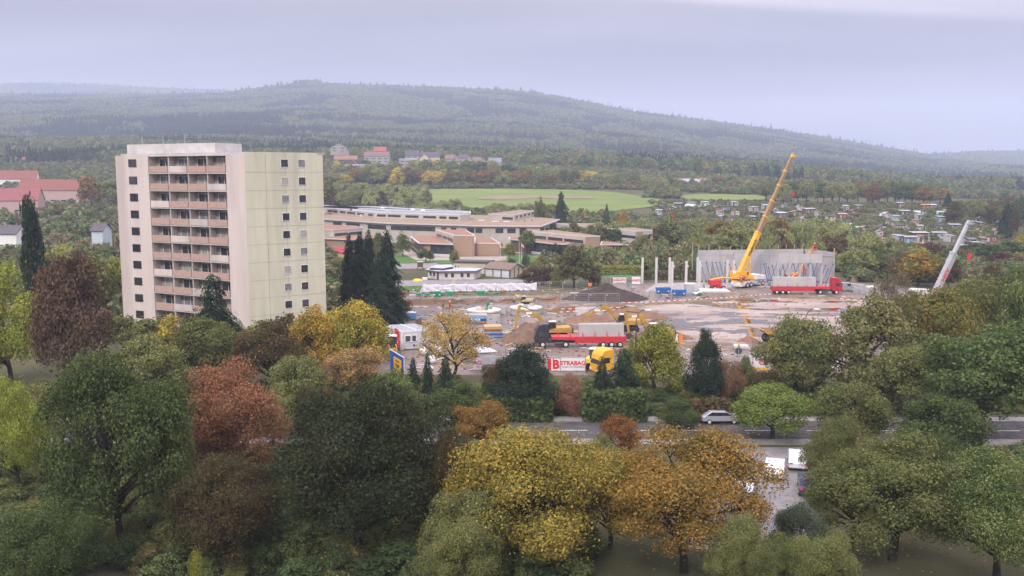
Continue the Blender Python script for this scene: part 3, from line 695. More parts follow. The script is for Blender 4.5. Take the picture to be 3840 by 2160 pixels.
for x, seg in ((1458, 1), (1638, 2), (1782, 3), (1941, 3)):
    s = wall_s(fr[seg], fr[seg + 1], x); a, b = Vector(fr[seg]), Vector(fr[seg + 1]); q = a.lerp(b, s); mb = MB(); mb.tube((q.x, q.y - .15, 0), (q.x, q.y - .15, ZD - .5), .07, n=6); mb.build("rain_pipe", M_EDGE, school)
# upper storey and hall roof behind it
E = [P(1150, 775, ZE), P(1250, 782, ZE), P(1404, 796, ZE), P(1726, 805.8, ZE)]
eb = [Vector((p.x + 4, p.y + 8.5, 0)) for p in E[::-1]]
volume(school, E + eb, ZD + .06, ZE, M_CREAM, M_ROOFGREY, over=.1)
fe = [(p.x, p.y) for p in E]
for seg, x0, x1, n in ((0, 1230, 1249, 2), (1, 1251, 1268, 2), (1, 1275, 1297, 2), (1, 1303, 1333, 3), (1, 1341, 1365, 2), (1, 1382, 1399.5, 1), (2, 1414.6, 1447, 3), (2, 1455, 1503, 4), (2, 1521, 1570, 4), (2, 1588, 1636, 4), (2, 1648, 1674, 2), (2, 1684, 1718, 3)):
    pwin(school, fe[seg], fe[seg + 1], x0, x1, ZD + .75, ZD + 1.75, n)
K = [E[0] + Vector((4, 9, 0)), E[1] + Vector((4, 9, 0)), E[2] + Vector((3, 9, 0)), E[3] + Vector((4, 7, 0)), P(1763, 792, ZK), P(1414, 774, ZK), P(1180, 772, ZK)]
volume(school, K, ZD + .06, ZK, mat("blue_grey_cladding", (.36, .39, .43), .7, var=.05), M_ROOFGREY, over=.1)
for (x, y) in ((1434, 781), (1548, 787), (1586, 790)):
    q = P(x, y, ZK); mb = MB(); mb.lathe([(0, .45), (.6, .4), (1.0, .15), (1.1, 0)], (q.x, q.y, ZK + .06), 12); mb.build("skylight", mat("milky_dome", (.65, .67, .68), .3), school, smooth=True)
for (x, y) in ((1316, 790), (1534, 794)):
    q = P(x, y, ZE); mb = MB(); mb.box((q.x, q.y, ZE + .4), (1.0, .8, .7)); mb.tube((q.x, q.y, ZE + .5), (q.x, q.y, ZE + 1.9), .12, n=6); mb.build("roof_vent", M_FRAME, school)
mb = MB()
for x0, x1 in ((1425, 1690), (1648, 1680), (1712, 1727)):
    a, b = P(x0, 778 + (x0 - 1425) * .06, ZK), P(x1, 778 + (x1 - 1425) * .06, ZK)
    for i in range(9):
        q = a.lerp(b, i / 8); mb.tube((q.x, q.y, ZK), (q.x, q.y, ZK + 1.1), .03, n=4)
    for h in (.55, 1.1): mb.tube((a.x, a.y, ZK + h), (b.x, b.y, ZK + h), .03, n=4)
mb.build("railing", M_EDGE, school)
# roof tower
TW = [P(1831, 801, ZE), P(1927, 805.8, ZE), P(2001.5, 789.7, ZE), P(1949, 787, ZE)]
volume(school, TW, ZD + .06, ZE, M_CREAM, M_SEDUM, over=.15)
tf = [(p.x, p.y) for p in TW]
pwin(school, tf[0], tf[1], 1884, 1923.5, ZD + .5, ZD + 1.5, 3, fm=M_FRAME)
for x0, x1 in ((1933.5, 1941), (1950, 1957), (1965, 1972), (1980, 1987), (1994.5, 1999.5)): pwin(school, tf[1], tf[2], x0, x1, ZD + .9, ZD + 1.8)
for (x, y) in ((1967, 834), (1995, 829), (2009, 820), (2017, 820)):
    q = P(x, y, ZD); mb = MB(); mb.tube((q.x, q.y, ZD), (q.x, q.y, ZD + 1.0), .14, n=8); mb.build("vent_pipe", M_FRAME, school)
for (x, y) in ((1805, 829), (1858, 833), (1900, 834)):
    q = P(x, y, ZD); mb = MB(); mb.box((q.x, q.y, ZD + .3), (2.6, 1.4, .35)); mb.build("skylight", mat("milky_dome", (.65, .67, .68), .3), school)
# pavilion with tall brick end, left
A = [P(1700.9, 880.4, ZA), P(1779, 881.6, ZA), P(1747, 862, ZA), P(1635, 860.5, ZA)]
volume(school, A, 0, ZA, M_BRICK, M_SEDUMR, over=.12)
# cream strip with clerestory on its flank
a0, a3 = Vector((A[0].x, A[0].y)), Vector((A[3].x, A[3].y)); fl = (a0 - a3).normalized(); nn = Vector((fl.y, -fl.x)); nn = nn if nn.x < 0 else -nn
mb = MB(); mb.prism([a0 + nn * .02, a3 + nn * .02, a3 + nn * .12, a0 + nn * .12], ZB + .05, ZA - .36); mb.build("cream_band", M_CREAM, school)
A0 = a0 + nn * .12; A3 = a3 + nn * .12
for x0, x1 in ((1637, 1657), (1660, 1675), (1677.5, 1698)): pwin(school, A3, A0, x0, x1, 4.9, 5.9, 4)
# glazed pavilion under a red planted roof
Bp = [P(1569, 911, ZB), P(1700, 915, ZB), P(1640, 884, ZB), P(1536, 884, ZB)]
inn = [Vector((p.x, p.y)) for p in Bp]; q = off(inn, -1.1)
mb = MB(); mb.prism(q, 0, ZB - .31); mb.build("wall", M_BRICK, school)
mb = MB(); mb.prism(inn, ZB - .3, ZB); r = mb.build("roof", M_EDGE, school)
mb = MB(); mb.prism(off(inn, -.5), ZB + .002, ZB + .08); mb.build("roof_covering", M_SEDUMR, r)
q = sorted(q, key=lambda v: v.y); f0, f1 = sorted(q[:2], key=lambda v: v.x); l1 = min(q[2:], key=lambda v: v.x)
pwin(school, f0, f1, 1613, 1697, .9, 3.9, 6, 1, fr=.14)
pwin(school, f0, l1, 1541, 1583, .9, 3.9, 7, 1, fr=.14)
for t in (.15, .38, .6, .85):
    v = Vector(Bp[0][:2]).lerp(Vector(Bp[3][:2]), t); mb = MB(); mb.tube((v.x + .4, v.y, 0), (v.x + .4, v.y, ZB - .3), .1, n=6); mb.build("post", M_FRAME, school)
mb = MB(); v = off(q if False else [f0, f1, Vector((f1.x, f1.y + 1)), Vector((f0.x, f0.y + 1))], .08); mb.prism(v, 0, .85); mb.build("plinth", M_EDGE, school)
# lower brick wing right of it
Cc = [P(1779.5, 910, ZB), P(1873.5, 911, ZB), P(1840, 890, ZB), P(1780, 888, ZB)]
volume(school, Cc, 0, ZB, M_BRICK, M_SEDUMR, over=.12)
mb = MB(); q0 = P(1773, 968, 0); mb.tube((q0.x, q0.y, 0), (q0.x, q0.y, 6.4), .05, n=6); mb.build("lamp_pole", M_FRAME, school)
# middle pavilion with long clerestory
G = [P(2195.3, 885.3, ZA), P(2250, 884.1, ZA), P(2075, 862, ZA), P(1998, 866.5, ZA)]
volume(school, G, 0, ZA, M_BRICK, M_SEDUM, over=.1)
g0, g3 = Vector(G[0][:2]), Vector(G[3][:2]); fl = (g0 - g3).normalized(); nn = Vector((fl.y, -fl.x)); nn = nn if nn.y < 0 else -nn
mb = MB(); mb.prism([g0 + nn * .02, g3 + nn * .02, g3 + nn * .12, g0 + nn * .12], ZB + .05, ZA - .36); mb.build("cream_band", M_CREAM, school)
G0, G3 = g0 + nn * .12, g3 + nn * .12
for x0, x1, n in ((2000, 2048, 6), (2055, 2110, 7), (2116.5, 2188, 9)): pwin(school, G3, G0, x0, x1, 4.75, 5.8, n)
Gl = [P(1906, 896, ZB), P(1990, 904, ZB), P(2088, 914.5, ZB), P(2124, 914.5, ZB), P(2195, 909, ZB), P(2185, 903, ZB), P(2010, 886, ZB), P(1910, 889, ZB)]
gi = xy(*Gl)
mb = MB(); mb.prism(off(gi, -.9), 0, ZB - .31); mb.build("wall", mat("dark_timber_wall", (.10, .07, .055), .7, var=.2), school)
mb = MB(); mb.prism(gi, ZB - .3, ZB); r = mb.build("roof", M_EDGE, school); mb = MB(); mb.prism(off(gi, -.45), ZB + .002, ZB + .08); mb.build("roof_covering", M_SEDUMR, r)
ga, gb = P(1935, 962, 0), P(2112, 975, 0)
ga, gb = Vector((gi[1].x, gi[1].y - .0)), gi[2]; ga, gb = off(gi, -.9)[1] if False else ga + Vector((.3, .7)), gb + Vector((.3, .7))
pwin(school, ga, gb, 1992, 2046, .9, 3.9, 5, 1, fr=.12); pwin(school, ga, gb, 2048, 2086, .9, 3.9, 4, 1, fr=.12)
mb = MB(); mb.prism([ga + Vector((0, -.15)), gb + Vector((0, -.15)), gb + Vector((0, .2)), ga + Vector((0, .2))], 0, .88); mb.build("plinth", M_EDGE, school)
W2 = [P(2122, 911.5, 4.7), P(2195, 909.5, 4.7), P(2195, 904, 4.7), P(2122, 906, 4.7)]
mb = MB(); mb.prism(xy(*W2), 0, 4.75); mb.build("brick_wall", M_BRICK, school)
# right lower pavilion with overhanging roof
Hh = [P(2250.5, 916.4, 4.4), P(2356.8, 916.4, 4.4), P(2300, 907, 4.4), P(2255, 905, 4.4)]
hi = xy(*Hh); mb = MB(); mb.prism([hi[0], hi[0].lerp(hi[1], .58) + Vector((0, .9)), hi[3].lerp(hi[2], .7), hi[3]], 0, 4.09); mb.build("wall", M_BRICK, school)
mb = MB(); mb.prism(hi, 4.1, 4.4); r = mb.build("roof", M_EDGE, school); mb = MB(); mb.prism(off(hi, -.4), 4.402, 4.48); mb.build("roof_covering", M_SEDUMR, r)
ha, hb = hi[0] + Vector((.1, .15)), hi[0].lerp(hi[1], .58) + Vector((0, .9)); pwin(school, ha, hb, 2252, 2304, .9, 3.8, 4, 1, fr=.14)
mb = MB(); v = P(2329, 962, 0); mb.tube((v.x, v.y + 1.2, 0), (v.x, v.y + 1.2, 4.1), .1, n=6); mb.build("post", M_FRAME, school)
# long wing at the back right with portal end
I = [P(2387, 865.5, 7.6), P(2447.5, 861.7, 7.6), P(2260, 838, 7.6), P(2073.5, 836, 7.6)]
ii = xy(*I)
mb = MB(); mb.prism([ii[0], ii[0].lerp(ii[1], .42), ii[3].lerp(ii[2], .42), ii[3]], 0, 7.2); mb.build("wall", M_CREAM, school)
mb = MB(); mb.prism(ii, 7.2, 7.6); r = mb.build("roof", M_EDGE, school); mb = MB(); mb.prism(off(ii, -.45), 7.602, 7.66); mb.build("roof_covering", M_SEDUM, r)
mb = MB(); mb.prism(off([ii[0], ii[0].lerp(ii[1], .4), ii[0].lerp(ii[1], .4) + Vector((-.6, 1.8)), ii[0] + Vector((-.6, 1.8))], .06), 0, 7.19); mb.build("brick_pier", M_BRICK, school)
mb = MB(); mb.prism([ii[1] + Vector((-1.0, .0)), ii[1], ii[1] + Vector((-.3, 1.4)), ii[1] + Vector((-1.3, 1.4))], 0, 7.19); mb.build("brick_pier", M_BRICK, school)
mb = MB(); mb.prism([ii[0].lerp(ii[1], .02) + Vector((0, -.05)), ii[1] + Vector((0, -.05)), ii[1] + Vector((0, .4)), ii[0] + Vector((0, .4))], 6.0, 7.19); mb.build("cream_band", M_CREAM, school)
for x0, x1, n in ((2076, 2148, 9), (2154, 2199, 6), (2207, 2290, 8), (2327, 2385, 6)): pwin(school, ii[3], ii[0], x0, x1, 4.7, 5.7, n)
jl = [P(2290, 893, 4.0), P(2350, 899, 4.0), P(2386, 893.5, 4.0), P(2300, 878, 4.0), P(2240, 872, 4.0)]
jl = xy(*jl); mb = MB(); mb.prism(off(jl, -1), 0, 3.7); mb.build("wall", M_BRICK, school)
mb = MB(); mb.prism(jl, 3.71, 4.0); r = mb.build("roof", M_EDGE, school); mb = MB(); mb.prism(off(jl, -.4), 4.002, 4.07); mb.build("roof_covering", M_SEDUMR, r)
# left wing behind the spruces
J = [P(1150, 855, ZA), P(1250, 861, ZA), P(1360, 852.5, ZA), P(1330, 846, ZA), P(1200, 842, ZA)]
volume(school, J, 0, ZA, M_CREAM, M_SEDUMR, over=.12)
jj = xy(*J); 
for x0, x1, n in ((1254, 1302, 6), (1308, 1357, 6)): pwin(school, jj[1], jj[2], x0, x1, 4.8, 5.8, n)
L_ = [P(1200, 893, ZB), P(1292, 897, ZB), P(1306, 899.5, ZB), P(1415, 889, ZB), P(1413, 879.5, ZB), P(1260, 886, ZB)]
ll = xy(*L_); mb = MB(); mb.prism(off(ll, -.8), 0, 4.19); mb.build("wall", M_BRICK, school)
mb = MB(); mb.prism(ll, 4.2, ZB); r = mb.build("roof", M_EDGE, school); mb = MB(); mb.prism(off(ll, -.4), ZB + .002, ZB + .07); mb.build("roof_covering", M_SEDUMR, r)
lw = off(ll, -.8); pa, pb = sorted([v for v in lw if v.y < 345], key=lambda v: v.x)[-2:] if len([v for v in lw if v.y < 345]) > 1 else (lw[0], lw[1])
pwin(school, ll[2] + Vector((0, .75)), ll[3] + Vector((0, .75)), 1312, 1400, .6, 3.9, 8, 1, fr=.14)
mb = MB(); s = wall_s(fe[1], fe[2], 1357); q = Vector(fe[1]).lerp(Vector(fe[2]), s); mb.box((q.x, q.y - .6, ZD + .6), (1.3, .6, 1.0)); mb.build("air_conditioner", M_EDGE, school)
# ------------------------------------------------------------------ trees near and far
TINTS = {"dark green": (G_DARK, G_MID), "mid green": (G_MID, G_OLIVE), "olive green": (G_OLIVE, G_LIGHT), "pale willow green": (G_WILLOW, G_LIGHT), "fresh green": ((.065, .11, .035), G_LIGHT),
         "golden yellow": (Y_GREEN, Y_GOLD), "yellow green": ((.15, .165, .035), Y_GREEN), "rust orange": (B_BROWN, O_RUST), "brown green": ((.075, .080, .032), B_BROWN),
         "orange tipped green": ((.060, .075, .028), (.24, .125, .035)), "purple brown": (P_PURPLE, (.10, .055, .045)), "blackish green": (G_BLUE, (.038, .060, .036)), "red": ((.12, .06, .03), R_RED)}
def tr(kind, px, top, wpx, D, tint, label, group=None, lod="near", g=None, sink=0.0, **k):
    """tree standing at distance D under photo column px, its tip at photo row top, wpx wide"""
    if D < 76 and lod == "near": lod = "front"
    x = Q(px, 1100 if D < 200 else 800, D).x; z = T(x, D) if g is None else g
    h = max(1.0, zat(top, D) - z); w = wpx * D / FPX
    a, b = TINTS[tint] if isinstance(tint, str) else tint
    return tree(kind, (x, D, z - sink), h, w, a, b, label, group, lod, **k)
# street-side and garden trees in front of the site
tr("round", 400, 1330, 580, 62, "dark green", "broad dark green tree, the largest crown at the lower left", var=0)
tr("round", 840, 1345, 430, 72, ((.19, .12, .06), (.33, .15, .085)), "tree turned rust red standing right of the broad dark green tree", var=1)
tr("round", 1330, 1412, 690, 62, ((.032, .046, .022), (.055, .060, .030)), "very wide blackish green tree right of the rust red tree", var=2)
tr("round", 1970, 1588, 760, 60, ((.20, .19, .05), (.33, .25, .055)), "yellow and olive tree at the bottom, left of the orange topped one", var=3)
tr("round", 2590, 1630, 690, 60, ((.17, .14, .04), (.31, .18, .045)), "orange topped maple beside the car park", var=0)
tr("ball", 2915, 1448, 330, 92, ((.12, .17, .045), (.19, .24, .06)), "neat lime green ball-shaped tree beyond the car park", var=2)
tr("round", 3400, 1640, 640, 62, "mid green", "large mid green tree right of the car park", var=2)
tr("round", 3810, 1700, 560, 58, "fresh green", "fresh green tree cut by the lower right corner", var=3)
tr("oval", 3030, 1880, 300, 58, ((.06, .08, .05), (.09, .11, .07)), "greyish green tree at the near edge of the car park", var=0)
tr("oval", 680, 2080, 170, 44, "yellow green", "small lime yellow bush under the rust red tree", var=1)
tr("columnar", 20, 1000, 330, 118, ((.20, .24, .05), (.32, .34, .06)), "tall yellow green tree at the far left edge", var=0)
tr("oval", 250, 955, 330, 108, ((.105, .075, .055), (.15, .10, .06)), "tall copper brown tree left of the tower block", var=1)
tr("round", 545, 1265, 330, 100, "olive green", "olive tree under the tower block, rear left", var=2)
tr("round", 760, 1190, 300, 112, "mid green", "mid green tree in front of the tower block balconies", var=3)
tr("yew", 800, 1040, 230, 126, "blackish green", "dark conifer reaching up in front of the tower block gable", var=0)
tr("round", 1000, 1210, 290, 112, "brown green", "brown green tree under the tower block gable", var=1)
tr("round", 20, 1420, 300, 74, ((.19, .23, .05), (.30, .33, .06)), "yellow green tree low at the left edge", var=3)
tr("oval", 1165, 1148, 250, 119, ((.24, .20, .05), (.48, .30, .05)), "orange gold tree just right of the tower block", var=2)
tr("oval", 1335, 1130, 300, 121, ((.17, .20, .045), (.48, .35, .06)), "bright yellow and green tree left of the office container", var=3, bark=M_BARK)
tr("round", 1310, 1300, 250, 110, ((.17, .16, .06), (.46, .27, .12)), "salmon tinted shrubby tree below the bright yellow tree", var=0)
tr("round", 1100, 1330, 260, 96, "olive green", "olive tree between the rust red tree and the yellow trees", var=1)
tr("round", 1450, 1400, 240, 100, "fresh green", "bright green shrubby tree beneath the blue road sign", var=2)
tr("sparse", 1700, 1160, 290, 116, ((.30, .25, .08), (.46, .30, .09)), "thin gold leaved tree with bare twigs right of the office container", lod="sparse_near", var=1)
for i, (px, top, w) in enumerate(((1545, 1345, 70), (1600, 1330, 66), (1668, 1335, 90), (1500, 1385, 60))):
    tr("yew", px, top, w, 108, "blackish green", ["dark juniper with a leaning tip, nearest the blue road sign but one", "slim dark juniper, second tallest of its clump", "broadest dark juniper, at the foot of the thin gold tree", "lowest dark juniper, right under the blue road sign"][i], "junipers by the road sign", var=i)
tr("round", 1860, 1345, 120, 104, "brown green", "brownish shrub between the transformer cabinet and the dark yew", var=2)
tr("oval", 1965, 1290, 300, 102, "blackish green", "broad dark yew left of the red and white B banner", var=2)
tr("yew", 2262, 1345, 110, 101, "blackish green", "dark yew right in front of the yellow lorry cab", var=1)
tr("yew", 2345, 1315, 180, 102, "blackish green", "pointed dark yew right of the yellow lorry cab", var=3)
tr("bush", 2140, 1402, 140, 101.5, ((.24, .13, .09), (.34, .18, .13)), "salmon red shrub below the STRABAG banner", var=0)
tr("oval", 2462, 1215, 300, 110, "yellow green", "yellow green tree in front of the right excavator", var=0)
tr("oval", 2655, 1238, 165, 103, "blackish green", "dark blue green spruce in front of the wet yard", var=2)
tr("bush", 2745, 1355, 150, 106, ((.16, .12, .06), (.24, .13, .08)), "reddish shrub right of the dark spruce", var=1)
tr("bush", 2800, 1335, 110, 108, "fresh green", "small bright green bush before the logo banner", var=2)
tr("bush", 2880, 1385, 160, 106, "brown green", "low brown green bush under the logo banner", var=3)
tr("round", 3000, 1183, 340, 108, ((.13, .165, .06), (.20, .19, .065)), "rounded olive tree in front of the dumper", var=1)
tr("oval", 3265, 1110, 430, 106, ((.15, .175, .07), (.22, .20, .08)), "large loose olive brown tree in front of the red fire-coloured lorry", var=2)
tr("sparse", 3360, 1010, 200, 150, ((.14, .12, .07), (.20, .17, .09)), "half bare tree with grey branches beside the concrete blocks", lod="sparse_near", var=3, bark=M_BARKPALE)
tr("round", 3545, 1082, 320, 112, ((.11, .15, .05), (.24, .18, .05)), "tree with orange tips at the foot of the white crane boom", var=3)
tr("round", 3730, 1010, 360, 118, "mid green", "tall dense green tree at the right edge, rear", var=0)
tr("round", 3860, 1000, 260, 108, "fresh green", "green tree with lime tips cut by the right edge", var=1)
tr("round", 3715, 1205, 480, 92, ((.085, .125, .045), (.13, .175, .06)), "big fresh green tree at the right edge, front", var=2)
tr("round", 3450, 1290, 330, 100, "olive green", "olive green tree between the two green trees at the right", var=3)
tr("round", 3220, 1420, 320, 88, "mid green", "mid green tree right of the lime green ball tree", var=0)
tr("round", 3560, 1480, 380, 82, "dark green", "dark green tree in front of the big fresh green tree", var=1)
tr("bush", 2560, 1500, 200, 96, "dark green", "dark green street-side bush below the spruce", var=2)
tr("round", 1700, 1440, 300, 92, "dark green", "dark green tree below the junipers", var=1)
tr("round", 1800, 1500, 230, 86, ((.16, .12, .04), (.30, .16, .04)), "small orange gold tree behind the yellow and olive one", var=2)
tr("round", 2330, 1560, 180, 84, "rust orange", "little rust orange tree behind the orange topped maple", var=3)
tr("round", 820, 1690, 480, 60, ((.050, .055, .026), (.10, .075, .035)), "dark brownish tree below the rust red tree", var=2)
tr("round", 120, 1880, 420, 54, "dark green", "dark tree in the lower left corner", var=1)
tr("round", 1720, 1860, 360, 55, "olive green", "olive tree at the bottom between the wide dark and the yellow one", var=0)
tr("round", 2300, 1690, 400, 64, ((.17, .15, .045), (.36, .24, .05)), "olive gold tree at the bottom between the yellow and orange ones", var=1)
tr("round", 1700, 1600, 260, 62, "brown green", "brown green tree behind the wide dark tree, right", var=3)
tr("round", 590, 1480, 240, 64, "olive green", "olive tree between the dark green and the rust red tree", var=0)
tr("round", 3150, 1560, 300, 74, "mid green", "mid green tree just right of the car park, rear", var=3)
tr("round", 480, 1490, 240, 88, "mid green", "mid green tree hiding the street, left of the rust red tree", var=1)
tr("round", 1010, 1470, 260, 88, "olive green", "olive tree hiding the street, right of the rust red tree", var=2)
tr("round", 1190, 1440, 220, 89, "brown green", "brown green tree behind the wide dark tree, left", var=0)
tr("round", 200, 1430, 260, 89, "olive green", "olive tree under the copper brown tree", var=0)
tr("round", 3400, 1086, 190, 138, ((.13, .13, .05), (.18, .15, .06)), "olive tree hiding the chassis of the white crane", var=2)
tr("round", 3492, 1108, 130, 134, "orange tipped green", "small orange tipped tree at the foot of the white boom", var=1)
tr("round", 3240, 1690, 380, 64, "mid green", "mid green tree along the right edge of the car park", var=1)
tr("round", 3620, 1640, 360, 70, "dark green", "dark green tree behind the large mid green tree at the right", var=2)
tr("round", 2790, 1925, 300, 54, "olive green", "olive tree at the bottom beside the orange topped maple", var=3)
tr("round", 2960, 2010, 260, 50, "mid green", "small mid green tree at the bottom below the car park", var=1)
tr("round", 3130, 1990, 300, 52, "olive green", "olive tree at the bottom right of the car park", var=0)
tr("round", 2250, 1640, 200, 76, "olive green", "olive tree peeping between the yellow and the orange tree", var=0)
# spruces beside the yard
for i, (px, top, w, D) in enumerate(((1312, 886, 130, 168), (1352, 882, 150, 165), (1386, 870, 130, 171), (1455, 874, 190, 163), (1425, 955, 160, 160))):
    tr("serbian", px, top, w * .86, D, "blackish green", ["slim dark spruce, leftmost of the row beside the yard", "dark spruce, second from the left beside the yard", "tallest dark spruce with a brown top beside the yard", "broadest dark spruce, rightmost beside the yard", "shorter dark spruce in front of the row beside the yard"][i], "dark spruces beside the yard", "near", var=i % 4)
# garden trees round the school
SG = "young trees and shrubs in the school garden"
for i, (k, px, top, base, w, tint, lab) in enumerate((
    ("oval", 1418, 872, 1000, 60, "mid green", "mid green tree behind the tallest spruce"), ("oval", 1508, 868, 962, 66, "fresh green", "fresh green tree on the lawn left of the glazed pavilion"),
    ("round", 1595, 935, 985, 66, "dark green", "dark round tree in front of the glazed pavilion"), ("oval", 1700, 940, 990, 44, "yellow green", "bright yellow shrub at the brick pavilion corner"),
    ("round", 1976, 862, 952, 74, "fresh green", "green tree in front of the long clerestory pavilion"), ("oval", 1912, 905, 972, 48, "yellow green", "small yellow green tree beside the German flag"),
    ("round", 2085, 912, 978, 62, "blackish green", "dark blue green shrubby tree before the clerestory pavilion"), ("bush", 1972, 950, 1000, 36, "dark green", "dark little bush left of the closed parasol"),
    ("round", 2408, 882, 950, 62, "olive green", "round tree at the portal of the long wing"), ("round", 2240, 842, 935, 90, "mid green", "mid green tree between the clerestory pavilion and the long wing, left"), ("round", 2298, 850, 935, 86, "dark green", "dark green tree before the long wing, right of its neighbour"),
    ("bush", 1920, 970, 988, 34, "dark green", "low dark bush near the flag poles"), ("bush", 2030, 960, 1010, 40, "orange tipped green", "orange tipped bush beside the closed parasol"))):
    p = P(px, base, 0); tr(k, px, top, w, p.y, tint, lab, SG, "mid", var=i % 4)
WG = "shrubs along the workshop fence"
for i, (k, px, top, base, w, tint, lab) in enumerate((
    ("oval", 2155, 922, 1078, 150, ((.085, .095, .040), (.13, .12, .05)), "largest grey olive shrubby tree behind the soil heap"), ("bush", 1985, 1000, 1062, 90, "brown green", "brown green bush beside the garage gable"),
    ("bush", 2040, 1005, 1068, 80, "purple brown", "purple brown bush right of the garage"), ("bush", 2090, 1000, 1072, 70, "olive green", "olive bush left of the grey olive tree"), ("round", 2015, 975, 1040, 60, "olive green", "olive shrub behind the purple brown bush"),
    ("bush", 2230, 1000, 1070, 70, "brown green", "thin brown green bush right of the grey olive tree"), ("bush", 1310, 1060, 1120, 150, "mid green", "green bush behind the yellow tree"), ("bush", 1260, 960, 1040, 70, "olive green", "olive bush below the red roofed shed"),
    ("bush", 1340, 1000, 1075, 120, "brown green", "brownish bush left of the spruces"), ("bush", 1490, 1130, 1195, 70, "brown green", "twiggy brown bush right of the spruces"), ("sparse", 1510, 1110, 1200, 80, "rust orange", "thin twiggy shrub between the spruces and the trench box"))):
    p = P(px, base, 0); tr(k, px, top, w, p.y, tint, lab, WG, "mid" if k != "sparse" else "sparse_near", var=i % 4)
for i, (px, top, base, w) in enumerate(((2558, 972, 1018, 16), (2578, 970, 1020, 12), (2603, 975, 1022, 20), (2540, 995, 1020, 12))):
    p = P(px, base, 0); tr("oval", px, top, w, p.y, "dark green" if i != 3 else "yellow green", ["slim young tree nearest the pale path bend", "thinnest young tree by the pale path", "widest young tree by the pale path", "yellow sapling by the pale path"][i], "saplings by the sports court", "far", var=i)
def hedge(name, px0, px1, top, base, tint, label, depth=2.5, n=1500):
    a, b = P(px0, base, 0), P(px1, base, 0); h = zat(top, (a.y + b.y) / 2); d = b - a; L = d.length; ang = math.atan2(d.y, d.x)
    u = R.uniform(-.5, .5, (n, 3)); f = R.integers(0, 5, n)
    u[f == 0, 1] = -.5; u[f == 1, 2] = .5; u[f == 2, 1] = -.5; u[f == 3, 0] = np.sign(u[f == 3, 0]) * .5
    pos = u * [L, depth, h] + [0, 0, h / 2]; pos += R.normal(size=(n, 3)) * .12
    nr = R.normal(size=(n, 3)) + [0, -1, .8]; nr /= np.linalg.norm(nr, axis=1, keepdims=True)
    me = quads_mesh(name, _leafquads(pos, nr, .42, R)); me.materials.append(M_LEAF)
    o = link(name, me, None, None, ((a.x + b.x) / 2, (a.y + b.y) / 2 + depth / 2, 0), (0, 0, ang)); t = TINTS[tint]
    o["tint_a"] = list(t[0]); o["tint_b"] = list(t[1]); return tag(o, label, "hedge")
hedge("hedge", 2262, 2410, 1000, 1032, "yellow green", "yellow green hedge behind the two white banners")
hedge("hedge", 2415, 2612, 1020, 1050, "brown green", "brown green hedge behind the concrete columns", n=2200)
hedge("hedge", 1830, 2065, 1500, 1583, "dark green", "dark hedge below the broad dark yew", depth=2.2, n=3400)
hedge("hedge", 2195, 2420, 1478, 1583, "dark green", "tall dark hedge below the two yews by the yellow lorry", depth=2.6, n=3600)
hedge("hedge", 2600, 2735, 1512, 1583, "brown green", "short brownish hedge below the reddish shrub", depth=2.0, n=2200)
# belts
ORD = "first second third fourth fifth sixth seventh eighth ninth tenth eleventh twelfth thirteenth fourteenth fifteenth sixteenth seventeenth eighteenth nineteenth twentieth twenty-first twenty-second twenty-third twenty-fourth twenty-fifth twenty-sixth twenty-seventh twenty-eighth twenty-ninth thirtieth".split()
def belt(n, xr, Dr, tops, tints, kinds, where, group, lod="mid", wr=(7, 11), zones=None):
    for i in range(n):
        t = (i + R.uniform(.2, .8)) / n; px = xr[0] + (xr[1] - xr[0]) * t; D = R.uniform(*Dr)
        top = np.interp(px, tops[0], tops[1]) + R.uniform(0, tops[2]); tint = tints[int(R.integers(0, len(tints)))]; k = kinds[int(R.integers(0, len(kinds)))]
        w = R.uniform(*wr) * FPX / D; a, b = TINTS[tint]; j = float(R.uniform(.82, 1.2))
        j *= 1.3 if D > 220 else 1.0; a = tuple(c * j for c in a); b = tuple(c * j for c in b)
        nm = {"spruce": "spruce", "willow": "willow", "bush": "bush", "columnar": "slim tree", "pine": "pine"}.get(k, "leafy tree")
        x = Q(px, 800, D).x; z = T(x, D)
        if zat(top, D) - z < 4: top -= 4 * FPX / D
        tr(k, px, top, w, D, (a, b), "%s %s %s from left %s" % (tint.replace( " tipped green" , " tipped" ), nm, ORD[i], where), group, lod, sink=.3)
mixA = ["olive green", "pale willow green", "mid green", "olive green", "brown green", "fresh green", "pale willow green"]
belt(20, (2060, 2640), (342, 372), ([2050, 2300, 2640], [842, 815, 800], 26), mixA + ["golden yellow"], ["round", "willow", "oval", "wide"], "in the belt behind the sports court", "trees behind the sports court", wr=(7, 11))
belt(24, (2600, 3170), (262, 300), ([2600, 2900, 3170], [845, 822, 835], 45), mixA, ["round", "willow", "willow", "oval"], "in the belt behind the concrete hall", "trees behind the concrete hall", wr=(7, 10))
belt(11, (2640, 3150), (305, 335), ([2600, 3170], [800, 800], 25), mixA + ["orange tipped green"], ["round", "willow", "wide"], "in the rear rank behind the concrete hall", "trees behind the concrete hall", wr=(8, 11))
belt(12, (3195, 3480), (238, 264), ([3140, 3300, 3480], [905, 900, 985], 60), ["mid green", "olive green", "olive green", "brown green", "dark green"], ["round", "oval", "wide"], "right of the concrete hall", "trees right of the concrete hall", wr=(6.5, 9.5))
belt(9, (3190, 3500), (270, 300), ([3140, 3500], [850, 900], 30), ["olive green", "mid green", "pale willow green"], ["round", "willow"], "in rear rank right of concrete hall", "trees right of the concrete hall", wr=(7, 10))
tr("oval", 3458, 930, 180, 225, ((.15, .14, .04), (.30, .19, .035)), "golden orange tree left of the white crane boom", lod="mid", var=1)
tr("oval", 3520, 955, 90, 232, "yellow green", "slim yellow tree tucked behind the golden orange tree", lod="mid", var=2)
